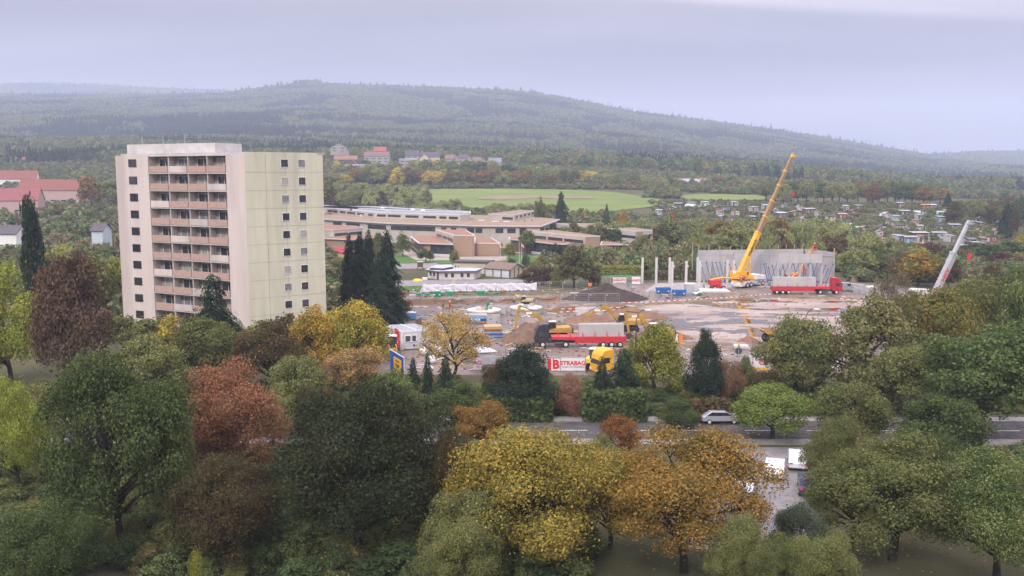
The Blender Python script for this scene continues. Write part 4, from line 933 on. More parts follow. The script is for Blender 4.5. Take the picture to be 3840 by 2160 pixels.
tr("oval", 3835, 885, 110, 300, "golden yellow", "golden tree at the right edge beside the garden lawn", lod="mid", var=3)
belt(9, (3500, 3860), (240, 300), ([3480, 3860], [955, 925], 35), ["purple brown", "brown green", "purple brown", "dark green"], ["bush", "wide", "round"], "right of the white crane boom", "scrub behind the white crane", wr=(8, 13))
belt(8, (3560, 3880), (180, 225), ([3560, 3880], [1010, 1000], 45), ["fresh green", "olive green", "brown green"], ["round", "oval"], "behind the white crane boom foot", "scrub behind the white crane", wr=(6, 9))
belt(20, (1240, 2120), (462, 520), ([1240, 1500, 1700, 2120], [700, 715, 752, 770], 22), ["olive green", "brown green", "pale willow green", "mid green", "pale willow green", "yellow green"], ["willow", "round", "oval", "willow"], "right behind the school roofs", "trees behind the school", wr=(8, 13))
belt(9, (1240, 1600), (530, 600), ([1240, 1600], [672, 690], 14), ["pale willow green", "olive green"], ["willow", "willow", "round"], "in the willow rank beyond the school", "trees behind the school", wr=(11, 15))
tr("columnar", 2022, 738, 50, 440, "mid green", "tall slim birch beside the roof tower", lod="mid", var=1)
tr("pine", 2103, 722, 72, 430, "blackish green", "dark broad pine standing before the meadow", lod="mid", var=0)
tr("spruce", 2275, 765, 44, 420, "dark green", "small pointed conifer right of the dark broad pine", lod="mid", var=2)
tr("oval", 2335, 786, 46, 400, ((.26, .17, .03), (.36, .22, .03)), "glowing orange tree beside the dark hut behind the school", lod="mid", var=1)
tr("oval", 2522, 800, 60, 352, ((.24, .16, .035), (.34, .18, .035)), "orange tree in the belt left of the hall", lod="mid", var=2)
tr("columnar", 1605, 703, 32, 520, "pale willow green", "lone pale willow standing up at the meadow corner", lod="far", var=2)
tr("round", 1545, 790, 26, 455, ((.2, .09, .05), (.3, .12, .05)), "small red orange tree behind the school roof", lod="far", var=1)
mixB = ["orange tipped green", "brown green", "mid green", "orange tipped green", "olive green", "golden yellow"]
belt(30, (1230, 2080), (724, 752), ([1230, 1400, 1900, 2080], [640, 622, 628, 640], 16), mixB, ["round", "oval", "wide"], "in the autumn row beyond meadow", "autumn trees behind the meadow", "mid", wr=(13, 18))
belt(16, (1250, 2100), (790, 850), ([1230, 1700, 2100], [612, 590, 610], 14), ["mid green", "olive green", "dark green", "fresh green"], ["round", "wide"], "between the autumn row and the houses", "green trees below the houses", "far", wr=(13, 18))
belt(14, (2060, 2520), (740, 790), ([2060, 2240, 2520], [618, 640, 655], 16), ["mid green", "olive green", "golden yellow", "dark green", "pale willow green"], ["round", "oval", "columnar", "wide"], "beyond the right end of the meadow", "trees beyond the meadow", "mid", wr=(10, 16))
belt(10, (2520, 2900), (770, 830), ([2520, 2900], [650, 665], 14), ["mid green", "dark green", "orange tipped green", "yellow green"], ["round", "oval"], "around the barn", "trees beyond the meadow", "far", wr=(11, 15))
tr("columnar", 2616, 592, 26, 880, "mid green", "tall slim poplar standing out above the barn", lod="far", var=0)
tr("round", 2480, 700, 30, 715, "purple brown", "small purple tree beside the barn", lod="far", var=0)
belt(22, (2860, 3530), (585, 640), ([2860, 3050, 3300, 3530], [672, 668, 662, 700], 16), ["dark green", "mid green", "orange tipped green", "dark green", "olive green"], ["round", "wide", "oval"], "in the tall row behind the allotments", "tall trees behind the allotments", "mid", wr=(12, 18))
tr("round", 3270, 698, 66, 578, ((.13, .08, .035), (.22, .11, .04)), "big rust coloured tree in the tall row behind the allotments", lod="mid", var=3)
tr("spruce", 3552, 722, 44, 560, "blackish green", "dark fir left of the white tower block", lod="mid", var=1)
belt(12, (3560, 3860), (470, 560), ([3560, 3860], [735, 725], 22), ["mid green", "brown green", "dark green", "olive green"], ["round", "oval", "wide"], "at the right end of the allotments", "trees right of the allotments", "mid", wr=(9, 14))
tr("pine", 3778, 765, 80, 400, "blackish green", "tall dark pine right of the allotments", lod="mid", var=1)
tr("sparse", 3805, 780, 40, 380, "brown green", "almost bare tree with a pale trunk beside the tall dark pine", lod="mid", var=2, bark=M_BARKPALE)
belt(14, (1240, 1960), (855, 885), ([1240, 1960], [594, 600], 12), ["mid green", "olive green", "fresh green", "dark green", "golden yellow"], ["round", "oval"], "right in front of the village houses", "trees between the village houses", "far", wr=(9, 13))
belt(16, (1250, 2100), (935, 985), ([1250, 2100], [545, 585], 14), ["mid green", "dark green", "olive green"], ["round", "spruce", "oval"], "behind the village houses", "trees between the village houses", "far", wr=(9, 13))
# left of and behind the tower block
belt(14, (-20, 470), (170, 300), ([0, 480], [925, 900], 60), ["olive green", "mid green", "brown green", "yellow green"], ["round", "oval", "wide"], "between the tower block and the red roofed houses", "trees left of the tower block", "mid", wr=(7, 10))
tr("columnar", 140, 735, 110, 150, "blackish green", "very dark columnar cypress left of the tower block", lod="mid", var=2)
belt(14, (330, 1230), (420, 700), ([0, 400, 800, 1230], [640, 640, 610, 620], 45), ["mid green", "olive green", "fresh green", "orange tipped green"], ["round", "oval", "wide"], "in the town behind the tower block", "trees in the town", "far", wr=(11, 16))
belt(10, (420, 1240), (124, 140), ([420, 1240], [1150, 1165], 40), ["olive green", "mid green", "brown green", "golden yellow"], ["round", "oval"], "hugging the foot of the tower block", "trees at the foot of the tower block", "mid", wr=(6, 9))
# shrubbery as masses
NT = [template("bush", 4200, .040, v, M_WOODLEAF) for v in range(4)]
BT = [template("bush", 260, .19, v, M_GARDENLEAF) for v in range(4)]
def thicket(name, n, xr, Dr, hr, wr, label, avoid=None, tpl=None):
    pts, sc, kd = [], [], []
    for i in range(n):
        px = R.uniform(*xr); D = R.uniform(*Dr); x = Q(px, 800, D).x
        if avoid and avoid(x, D): continue
        w = R.uniform(*wr); pts.append((x, D, T(x, D) - .1)); sc.append((w, w, R.uniform(*hr))); kd.append(R.integers(0, 4))
    return scatter(name, pts, sc, kd, tpl or BT, label=label)
CABINS = []
def near_cabin(x, y): return any(abs(x - a) < w * .5 + .8 and -5.5 < y - b < 6 for a, b, w in CABINS)
# ------------------------------------------------------------------ building site: the concrete hall
M_CONC = mat("precast_concrete", (.40, .385, .38), .85, var=.08, scale=.35, dirt=.3)
M_CONCL = mat("pale_concrete", (.52, .50, .48), .85, var=.08, scale=.8, dirt=.2)
M_CONCD = mat("rough_concrete", (.30, .29, .275), .9, var=.15, scale=1.2, dirt=.4)
M_BLUE = mat("blue_steel", (.035, .075, .22), .5, var=.1)
M_STEEL = mat("galvanised_steel", (.42, .43, .45), .45, metal=.5, var=.08)
M_WOOD = mat("raw_timber", (.42, .29, .16), .85, var=.15, scale=4)
M_YEL = mat("ochre_machine_paint", (.40, .245, .055), .5, var=.12, dirt=.45)
M_YELB = mat("bright_yellow_paint", (.70, .37, .030), .35, var=.04, dirt=.1)
M_RED = mat("red_paint", (.46, .030, .040), .4, var=.08, dirt=.15)
M_REDB = mat("warning_red", (.62, .05, .04), .5)
M_BLACK = mat("black_rubber", (.020, .020, .022), .85, var=.2)
M_DARK = mat("dark_grey_paint", (.055, .055, .060), .5, var=.1, dirt=.3)
M_WHITE = mat("white_paint", (.74, .74, .72), .45, var=.04, dirt=.12)
M_GREY = mat("grey_paint", (.40, .41, .43), .5, var=.06, dirt=.2)
M_LBLUE = mat("light_blue_paint", (.20, .38, .62), .5, dirt=.2)
M_GREEN = mat("green_paint", (.02, .26, .13), .5, dirt=.2)
M_ORANGE = mat("orange_paint", (.70, .20, .03), .5, dirt=.1)
M_RIM = mat("pale_rim", (.55, .55, .54), .5)
HALLKEEP = [(p.x, p.y) for p in (P(2600, 1066), P(3150, 1080), Vector((95, 238, 0)), Vector((70, 246, 0)), Vector((48, 242, 0)))]
hall = empty("concrete_hall", (0, 0, 0), 0, "roofless hall shell of tall grey precast wall panels with timber guard posts on top", "hall")
def wallrun(p0, p1, z0, z1, cuts, t=.3, name="wall_panel", band=None, m=None):
    p0, p1 = Vector(p0[:2]), Vector(p1[:2]); d = (p1 - p0).normalized(); nr = Vector((-d.y, d.x)) * t
    ss = [0] + sorted(max(.01, min(.99, wall_s(p0, p1, c))) for c in cuts) + [1]
    for a, b in zip(ss, ss[1:]):
        q0, q1 = p0.lerp(p1, a) + d * .02, p0.lerp(p1, b) - d * .02
        for lo, hi in ([(z0, z1)] if not band else [(z0, z1 - band), (z1 - band + .03, z1)]):
            mb = MB(); mb.prism([q0, q1, q1 + nr, q0 + nr], lo, hi); mb.build(name, m or M_CONC, hall)
hA, hB, hC = P(2617.6, 938.8, 8), P(3014, 933.8, 8), P(3129, 947, 8)
wallrun(hA, hB, 0, 8, (2655, 2704, 2754, 2800, 2846, 2890, 2934, 2974), band=1.5)
wallrun(hB + Vector((.3, 0, 0)), hC, 0, 8, (3050, 3092), band=1.2)
hD = P(2755.5, 951, 7.3); hE = P(2795, 953.4, 7.3); hF = P(2853, 951, 7.3)
wallrun(hD, hE, 0, 7.3, (2775,)); wallrun(hE + Vector((.35, .1, 0)), hF, 0, 7.3, (2822,))
q = P(2854, 961, 6.5); wallrun(q, q + Vector((1.1, -.1, 0)), 0, 6.5, ())
f0, f1 = Q(2922, 950, 222), Q(3085, 947.5, 220); wallrun(f0, f1, 6.2, 8.35, (2967, 3005, 3045), name="hanging_panel")
q0 = Vector((hA.x, hA.y)); 
for c in (2890, 2922, 2952, 2983, 3012): 
    q = Vector(hA[:2]).lerp(Vector(hB[:2]), min(.995, wall_s(hA, hB, c))); mb = MB(); mb.box((q.x, q.y + .15, 8.55), (.14, .14, 1.6)); mb.build("guard_post", M_WOOD, hall)
for t in (.30, .99):
    q = Vector(hB[:2]).lerp(Vector(hC[:2]), t); mb = MB(); mb.box((q.x, q.y - .1, 8.3 if t > .5 else 7.2), (.3, .14, 1.7 if t > .5 else 3.6)); mb.build("guard_post", M_WOOD, hall)
a = Vector(hB[:2]).lerp(Vector(hC[:2]), .3); b = Vector(hC[:2]); mb = MB(); mb.tube((a.x, a.y - .1, 6.9), (b.x, b.y - .1, 6.9), .07, n=4); mb.build("guard_rail", M_WOOD, hall)
sheet("hall_floor_slab", PX((2415, 1092), (2462, 1063), (2640, 1059), (3120, 1064), (3100, 1075), (2760, 1078), (2620, 1090)), M_CONCD, .012)
cols = [(2408, 966, 1064), (2460, 966, 1063), (2510, 965, 1060), (2519.5, 981, 1080), (2571.7, 979, 1080), (2614.5, 964, 1056), (2622, 978.5, 1077), (2726, 976, 1070), (2749.5, 975.5, 1070),
        (2661, 961, 1057), (2709.5, 961, 1057), (2914.5, 972, 1078), (2957, 986, 1079), (2996.5, 987, 1079), (3036, 985, 1080), (3077, 985, 1080)]
for i, (px, top, base) in enumerate(cols):
    g = P(px, base, 0); h = zat(top, g.y); mb = MB(); mb.box((0, 0, h / 2), (.52, .45, h))
    if i in (3, 4, 6): mb.box((.38, 0, h * .82), (.3, .4, .5))
    o = mb.build("concrete_column", M_CONCL if i < 9 else M_CONC, loc=g, rot=(0, 0, .1))
    if i < 9: lab = ORD[i] + " free standing pale concrete column from the left"
    elif i < 11: lab = "concrete column against the hall wall, " + ("left" if i == 9 else "right") + " of the two"
    else: lab = ORD[i - 11] + " column from the left under the hanging wall panels"
    tag(o, lab, "column", "precast columns of the hall")
def prop(a, b, lab, grp):
    mb = MB(); mb.tube((0, 0, 0), b - a, .075, n=6); mb.box(tuple(b - a), (.3, .3, .25)); mb.box((0, 0, .06), (.4, .4, .12))
    tag(mb.build("wall_prop", M_BLUE, loc=a), lab, "prop", grp)
for i, c in enumerate((2627, 2647, 2669, 2684, 2698, 2719, 2734, 2757)):
    a = P(c + 24, 1067 - (i % 3) * 2, 0); b = Vector(Q(c, 1000, 235.6 if i < 6 else 231.0)); b.z = 4.9; b.y -= .2; prop(a, b, "blue raking prop, %s from the left against the rear wall" % ORD[i], "blue props on the rear wall")
k = 0
for c in (2868, 2876, 2885, 2900, 2922, 2942, 2960, 2980, 3000, 3018, 3034, 3050, 3066, 3082, 3096, 3110):
    for s in ((-1, 1) if c < 3060 and c > 2895 else ((1,) if c < 2895 else (-1,))):
        a = P(c - s * -14 if s > 0 else c - 16, 1072 - (k % 4), 0); yb = 232.5 if k % 2 else 227; b = Q(c + (14 if s < 0 else -4), 1000, yb); b.z = 5.3 - .4 * (k % 3)
        prop(a, b, "blue raking prop, %s of the crowded rank right of the crane" % ORD[min(k, 29)], "blue props right of the crane"); k += 1

# ------------------------------------------------------------------ vehicles
def wheel(root, c, r, w=.35, rim=None, name="wheel"):
    mb = MB(); mb.lathe([(0, -w / 2), (r * .86, -w / 2), (r, -w / 2 + .06), (r, w / 2 - .06), (r * .86, w / 2), (0, w / 2)], (0, 0, 0), 18, 'Y')
    o = mb.build(name, M_BLACK, root, c); 
    mb = MB(); mb.lathe([(0, -w / 2 - .02), (r * .52, -w / 2 - .02), (r * .55, -w / 2 + .03), (r * .55, w / 2 - .03), (r * .52, w / 2 + .02), (0, w / 2 + .02)], (0, 0, 0), 12, 'Y'); mb.build("rim", rim or M_RIM, o)
    return o
def text_on(root, s, size, M, m, name="lettering", bold=.0, mirror=False, ext=.01):
    cu = bpy.data.curves.new(name, 'FONT'); cu.body = s; cu.size = size; cu.extrude = ext; cu.offset = bold * size; cu.align_x = 'CENTER'; cu.align_y = 'CENTER'; cu.resolution_u = 3
    tmp = bpy.data.objects.new("t", cu); COL.objects.link(tmp); dg = bpy.context.evaluated_depsgraph_get(); me = bpy.data.meshes.new_from_object(tmp.evaluated_get(dg)); bpy.data.objects.remove(tmp)
    me.name = name
    if mirror: me.transform(Matrix.Scale(-1, 4, (1, 0, 0)))
    me.materials.clear(); o = link(name, me, m, root); o.matrix_local = M; return o
def plane_m(c, right, up):
    """4x4 for lettering: centre, reading direction, up direction"""
    x = Vector(right).normalized(); y = Vector(up).normalized(); z = x.cross(y); M = Matrix((x, y, z)).transposed().to_4x4(); M.translation = Vector(c); return M
def crane(loc, rz, upz, elev, L, cols, fr, Ws, label, txt, tm, hookdrop=6, seccol=None):
    body, low = cols
    r = empty("mobile_crane", loc, rz, label, "crane")
    mb = MB(); mb.box((-.4, 0, 1.15), (11.2, 2.6, .5)); mb.box((-1.5, 0, 1.5), (8, 2.0, .25)); mb.build("chassis", M_GREY, r)
    mb = MB(); mb.profile([(4.0, 1.1), (5.9, 1.1), (6.15, 1.6), (6.0, 2.0), (5.75, 2.95), (4.3, 3.05), (4.0, 2.9)], 2.7); mb.build("cab", body, r, bevel=.06)
    mb = MB(); mb.profile([(4.2, .55), (6.1, .5), (6.22, .8), (6.2, 1.55), (5.9, 1.6), (3.4, 1.62), (3.9, 1.1)], 2.74); mb.build("bumper", low, r, bevel=.05)
    mb = MB(); mb.profile([(6.04, 2.02), (6.09, 2.04), (5.86, 2.82), (5.81, 2.8)], 2.3); mb.build("windscreen", M_GLASS, r)
    for s in (-1, 1):
        mb = MB(); mb.box((5.0, s * 1.36, 2.35), (1.2, .03, .75)); mb.build("side_window", M_GLASS, r)
        mb = MB(); mb.box((6.22, s * .95, 1.0), (.06, .4, .25)); mb.build("headlight", M_WHITE, r)
        for x in (3.0, 1.35, -2.5, -4.1): wheel(r, (x, s * 1.15, .66), .66, .42)
    for x in (.1, -5.7):
        mb = MB(); mb.box((x, 0, .85), (.5, 6.6, .35))
        for s in (-1, 1): mb.tube((x, s * 3.2, .1), (x, s * 3.2, 1.0), .12); mb.box((x, s * 3.2, .08), (.9, .9, .12))
        mb.build("outrigger", M_STEEL, r)
        for s in (-1, 1): mb = MB(); mb.box((x, s * 3.34, .9), (.6, .05, .42)); mb.build("warning_plate", M_REDB, r)
    for i in range(5): mb = MB(); mb.box((-2.2, 0, 1.86 + i * .24), (2.3, 2.6, .21)); mb.build("ballast_slab", M_WHITE, r)
    mb = MB(); mb.box((-4.6, 0, 2.1), (1.8, 2.5, .9)); mb.build("deck_box", M_WHITE, r)
    # superstructure, built about the slewing axis
    A = upz; ca, sa = math.cos(A), math.sin(A)
    def W(u, v, z): return Vector((ca * u - sa * v - .2, sa * u + ca * v, z))
    def ubox(mb, u, v, z, du, dv, dz): c = W(u, v, z); mb.box(c, (du, dv, dz), A)
    mb = MB(); mb.lathe([(0, 1.6), (1.1, 1.6), (1.1, 2.0), (0, 2.0)], (-.2, 0, 0), 16); ubox(mb, -2.2, 0, 2.35, 4.8, 2.3, .7); mb.build("turntable", body, r)
    mb = MB(); ubox(mb, -4.9, 0, 3.35, 1.1, 2.9, 1.5); mb.build("counterweight", body, r, bevel=.06)
    mb = MB(); ubox(mb, -3.3, -1.1, 3.3, 2.0, .6, 1.2); ubox(mb, -3.3, 1.1, 3.3, 2.0, .6, 1.2); mb.build("engine_housing", body, r, bevel=.05)
    mb = MB(); ubox(mb, .2, 1.5, 2.9, 1.7, .9, 1.6); mb.build("operator_cab", body, r, bevel=.06)
    mb = MB(); ubox(mb, .25, 1.5, 3.1, 1.74, .94, .8); mb.build("cab_window", M_GLASS, r)
    mb = MB(); ubox(mb, -5.48, -.3, 3.8, .04, 1.1, .6); mb.build("sign_plate", M_WHITE, r)
    u0, z0 = -3.4, 3.7; ce, se = math.cos(elev), math.sin(elev)
    for i in range(len(fr) - 1):
        a, b = L * fr[i] - (.3 if i else 0), L * fr[i + 1]; w = Ws[i]; hh = w * 1.25
        mb = MB()
        prof = [(-hh / 2, -w / 2), (-hh / 2 - .08 * w, 0), (-hh / 2, w / 2), (hh * .32, w / 2), (hh / 2, w * .3), (hh / 2, -w * .3), (hh * .32, -w / 2)]
        vs = []
        for t in (a, b):
            for (q, v) in prof: vs.append(W(u0 + ce * t - se * q, v, z0 + se * t + ce * q))
        n = len(prof); mb.add(vs, [tuple(range(n)), tuple(range(n, 2 * n))[::-1]] + [((k + 1) % n, k, k + n, (k + 1) % n + n) for k in range(n)])
        o = mb.build("boom_section", (body if i == 0 else (seccol or body)), r)
        mb = MB(); vs = []
        for t in (b - .35, b - .02):
            for (q, v) in prof: vs.append(W(u0 + ce * t - se * q * 1.16, v * 1.16, z0 + se * t + ce * q * 1.16))
        mb.add(vs, [tuple(range(n)), tuple(range(n, 2 * n))[::-1]] + [((k + 1) % n, k, k + n, (k + 1) % n + n) for k in range(n)]); mb.build("collar", body, o)
    hd = L; c = W(u0 + ce * hd, 0, z0 + se * hd)
    mb = MB(); f = Vector((ca * ce, sa * ce, se)); g = Vector((ca, sa, 0)); mb.tube(c, c + g * .9 - f * .2, .32, n=8); mb.tube(c - f * .2, c + f * .55, .38, .3, n=8); mb.box(c + g * .9, (.5, .5, .7), A); mb.build("boom_head", body, r)
    hk = c + g * 1.1; mb = MB()
    for s in (-.12, .12): mb.tube(hk + Vector((s, 0, 0)), hk + Vector((s, 0, -hookdrop)), .022, n=4)
    mb.build("hoist_rope", M_DARK, r)
    mb = MB(); mb.box(hk + Vector((0, 0, -hookdrop - .45)), (.5, .35, .9)); mb.tube(hk + Vector((0, 0, -hookdrop - .9)), hk + Vector((0, 0, -hookdrop - 1.3)), .08, n=6); mb.build("hook_block", M_REDB, r)
    p0, p1 = W(-.2, 0, 2.8), W(u0 + ce * L * fr[1] * .50 + se * .5, 0, z0 + se * L * fr[1] * .50 - ce * .5)
    mb = MB(); mb.tube(p0, p0.lerp(p1, .55), .26, n=10); mb.build("lift_cylinder", body, r)
    mb = MB(); mb.tube(p0.lerp(p1, .5), p1, .16, n=10); mb.build("piston_rod", M_WHITE, r)
    # lettering on the side of the lower section that faces the street
    side = -1; w = Ws[0]
    wx = Matrix.Rotation(rz, 3, 'Z') @ Vector((-sa * 1, ca * 1, 0)); side = -1 if wx.y > 0 else 1
    for s_, f_, sz in txt:
        t = L * fr[1] * f_; c = W(u0 + ce * t, side * (w / 2 + .03), z0 + se * t)
        text_on(r, s_, sz, plane_m(c, f, Vector((-ca * se, -sa * se, ce)) ), tm, bold=.02)
    return r
cdir = math.atan2(-.69, -.72)
def boomaim(loc, rz, base_uv, tip):
    pass
c_root = Vector((59.1, 224.1, 0)); tip = Q(2990, 585, 229.0); pa = Vector((57.2, 221.2)); hv = Vector((tip.x - pa.x, tip.y - pa.y)); ups = math.atan2(hv.y, hv.x)
rel = ups - cdir
ev = math.atan2(tip.z - 3.7, hv.length)
crane(c_root, cdir, rel, ev, math.hypot(tip.z - 3.7, hv.length), (M_YELB, M_WHITE), (0, .343, .48, .615, .75, .875, 1), (1.12, .88, .78, .68, .6, .52),
      "yellow mobile crane with a long raised boom in front of the concrete hall", (("Hellmich", .62, 1.25),), mat("black_lettering", (.02, .02, .02), .6), 9, mat("tan_boom_steel", (.30, .19, .085), .5, var=.12, metal=.15))
# white crane, only its boom rises over the trees
w_tip = Q(3622, 832, 166); w_loc = Vector((Q(3500, 1000, 158).x + 1.5, 159, 0)); hv = Vector((w_tip.x - w_loc.x + 2.9, 6.0)); rz2 = math.radians(200)
ev2 = math.radians(66); ups2 = math.atan2(hv.y, hv.x)
def crane_fit():
    """base of the boom under photo point (3518, 1060), tip at (3625, 832)"""
    D = 160.0; b = Q(3512, 1085, D); t = Q(3628, 838, D + 3)
    d = Vector((t.x - b.x, t.y - b.y)); k = (b.z - 3.7) / (t.z - b.z); s = Vector((b.x, b.y)) - d * k
    up = math.atan2(d.y, d.x); L = math.hypot(t.z - 3.7, (Vector((t.x, t.y)) - s).length); e = math.atan2(t.z - 3.7, (Vector((t.x, t.y)) - s).length)
    u = Vector((math.cos(up), math.sin(up))); ax = s + u * 3.4; return ax, up, e, L
ax, up2, e2, L2 = crane_fit(); c2 = Vector((math.cos(rz2), math.sin(rz2)))
crane(Vector((ax.x + .2 * c2.x, ax.y + .2 * c2.y, 0)), rz2, up2 - rz2, e2, L2, (mat("greyish_white_paint", (.32, .33, .345), .5, var=.06, dirt=.2), M_WHITE), (0, .655, .66, 1), (.92, .8, .52), "white mobile crane whose boom rises behind the trees at the right", (("HKV", .62, 1.3),), M_REDB, 5.5, M_GREY)

def lorry(name, loc, rz, cabm, label, L=14.5, bedm=None, load=None, cabh=3.7, low=None, cat="lorry", glass=True, box=False):
    """cab-over tractor with trailer; x forward, root at the middle"""
    r = empty(name, loc, rz, label, cat); f = L / 2
    mb = MB(); mb.profile([(f - 2.3, .9), (f - .1, .75), (f, 1.2), (f - .02, 1.9), (f - .3, 3.0), (f - .75, cabh - .15), (f - 1.2, cabh), (f - 2.3, cabh)], 2.45); mb.build("cab", cabm, r, bevel=.1)
    mb = MB(); mb.profile([(f + .005, 1.75), (f + .02, 1.78), (f - .27, 2.85), (f - .285, 2.82)], 2.15); mb.build("windscreen", M_GLASS, r)
    mb = MB(); mb.box((f + .0, 0, .95), (.2, 2.4, .5)); mb.box((f + .03, 0, 1.45), (.04, 1.6, .3)); mb.build("bumper", low or M_DARK, r)
    for s in (-1, 1):
        mb = MB(); mb.box((f - 1.15, s * 1.235, 2.3), (1.0, .03, .75)); mb.build("side_window", M_GLASS, r)
        mb = MB(); mb.box((f - .2, s * 1.42, 2.4), (.15, .25, .6)); mb.build("mirror", M_DARK, r)
        mb = MB(); mb.box((f + .1, s * .9, 1.0), (.05, .4, .2)); mb.build("headlight", M_WHITE, r)
        wheel(r, (f - 1.3, s * 1.05, .52), .52, .34)
    if L > 4:
        mb = MB(); mb.box((f - 4.2, 0, .85), (4.2, 1.0, .35)); mb.tube((f - 3.2, .9, .7), (f - 4.6, .9, .7), .32, n=10); mb.tube((f - 3.2, -.9, .7), (f - 4.6, -.9, .7), .32, n=10); mb.build("chassis", M_DARK, r)
        for s in (-1, 1): wheel(r, (f - 5.0, s * 1.0, .52), .52, .45)
    if bedm is not None:
        e = -f
        mb = MB(); mb.profile([(e, .75), (f - 6.2, .75), (f - 6.6, 1.2), (f - 2.7, 1.35), (f - 2.7, 1.75), (e, 1.75)], 2.5); mb.build("trailer_bed", bedm, r)
        for x in (e + 1.0, e + 2.35, e + 3.7):
            for s in (-1, 1): wheel(r, (x, s * 1.12, .5), .5, .34)
        for i in range(6):
            x = e + 1.2 + i * (L - 5.0) / 5; mb = MB(); mb.box((x, 1.2, 2.1), (.1, .08, .8)); mb.box((x, -1.2, 2.1), (.1, .08, .8)); mb.build("stanchion", bedm, r)
    if load: load(r, f)
    return r
def panels_load(x0, x1, z0, z1, n=3):
    def g(r, f):
        for i in range(n):
            mb = MB(); mb.box(((x0 + x1) / 2, -.6 + i * .6, (z0 + z1) / 2), (x1 - x0, .32, z1 - z0)); o = mb.build("concrete_slab", M_CONC, None); 
            o.matrix_world = Matrix.Translation(r.location) @ Matrix.Rotation(r.rotation_euler[2], 4, 'Z'); tag(o, ["nearest", "middle", "rearmost"][i] + " upright precast slab carried on the " + r["label"].split(" with")[0], "slab", "precast slabs on the " + r["label"].split(" with")[0])
    return g
# black tractor with red slab trailer along the yard front
g = P(2176, 1304, 0); lorry("articulated_lorry", (g.x, g.y + 1.2, 0), math.pi + .03, mat("black_lorry_paint", (.030, .028, .035), .35, coat=.4), "black articulated lorry with a red low trailer", 14.7, M_RED, panels_load(-7.0, .2, 1.6, 3.7), 3.85)
g = P(3028, 1104, 0); lorry("articulated_lorry", (g.x, g.y + 1.2, 0), -.04, mat("crimson_lorry_paint", (.40, .02, .045), .4), "crimson articulated lorry with a red trailer at the hall", 16, M_RED, panels_load(-7.8, 2.0, 1.8, 3.9), 3.9)
g = P(3176, 1092, 0)
def van(loc, rz, m, label, L=5.8, h=2.5, group=None):
    r = empty("panel_van", loc, rz, label, "van", group)
    mb = MB(); f = L / 2; mb.profile([(-f, .45), (f - .05, .4), (f, .9), (f - .95, 1.25), (f - 1.6, h - .15), (f - 2.0, h), (-f + .05, h)], 1.95); mb.build("body", m, r, bevel=.08)
    mb = MB(); mb.profile([(f - .9, 1.3), (f - .87, 1.32), (f - 1.5, h - .25), (f - 1.54, h - .27)], 1.7); mb.build("windscreen", M_GLASS, r)
    for s in (-1, 1):
        mb = MB(); mb.box((f - 1.9, s * .98, 1.65), (.8, .03, .6)); mb.build("side_window", M_GLASS, r)
        for x in (f - 1.0, -f + 1.1): wheel(r, (x, s * .86, .34), .34, .22)
    return r
van((g.x, g.y, 0), -.3, mat("dull_van_grey", (.24, .25, .27), .5), "dull grey van standing right of the crimson lorry", 4.6, 2.1)
g = P(3430, 1124, 0); van((g.x, g.y, 0), 2.6, M_WHITE, "white van glimpsed through the trees below the white crane")
# yellow lorry cab by the street and small yellow digger behind it
g = P(2262, 1410, 0); lorry("yellow_lorry", (g.x + 2.1, g.y + 1.6, 0), math.radians(207), M_YELB, "bright yellow lorry cab right of the STRABAG banner", 7.4, None, None, 3.75, M_YELB)
g = P(3262, 1262, 0); lorry("red_lorry", (g.x, g.y, 0), math.radians(190), mat("signal_red_paint", (.50, .03, .04), .4), "signal red lorry with white front trim half hidden by trees", 8.5, M_RED, None, 3.5, M_WHITE)

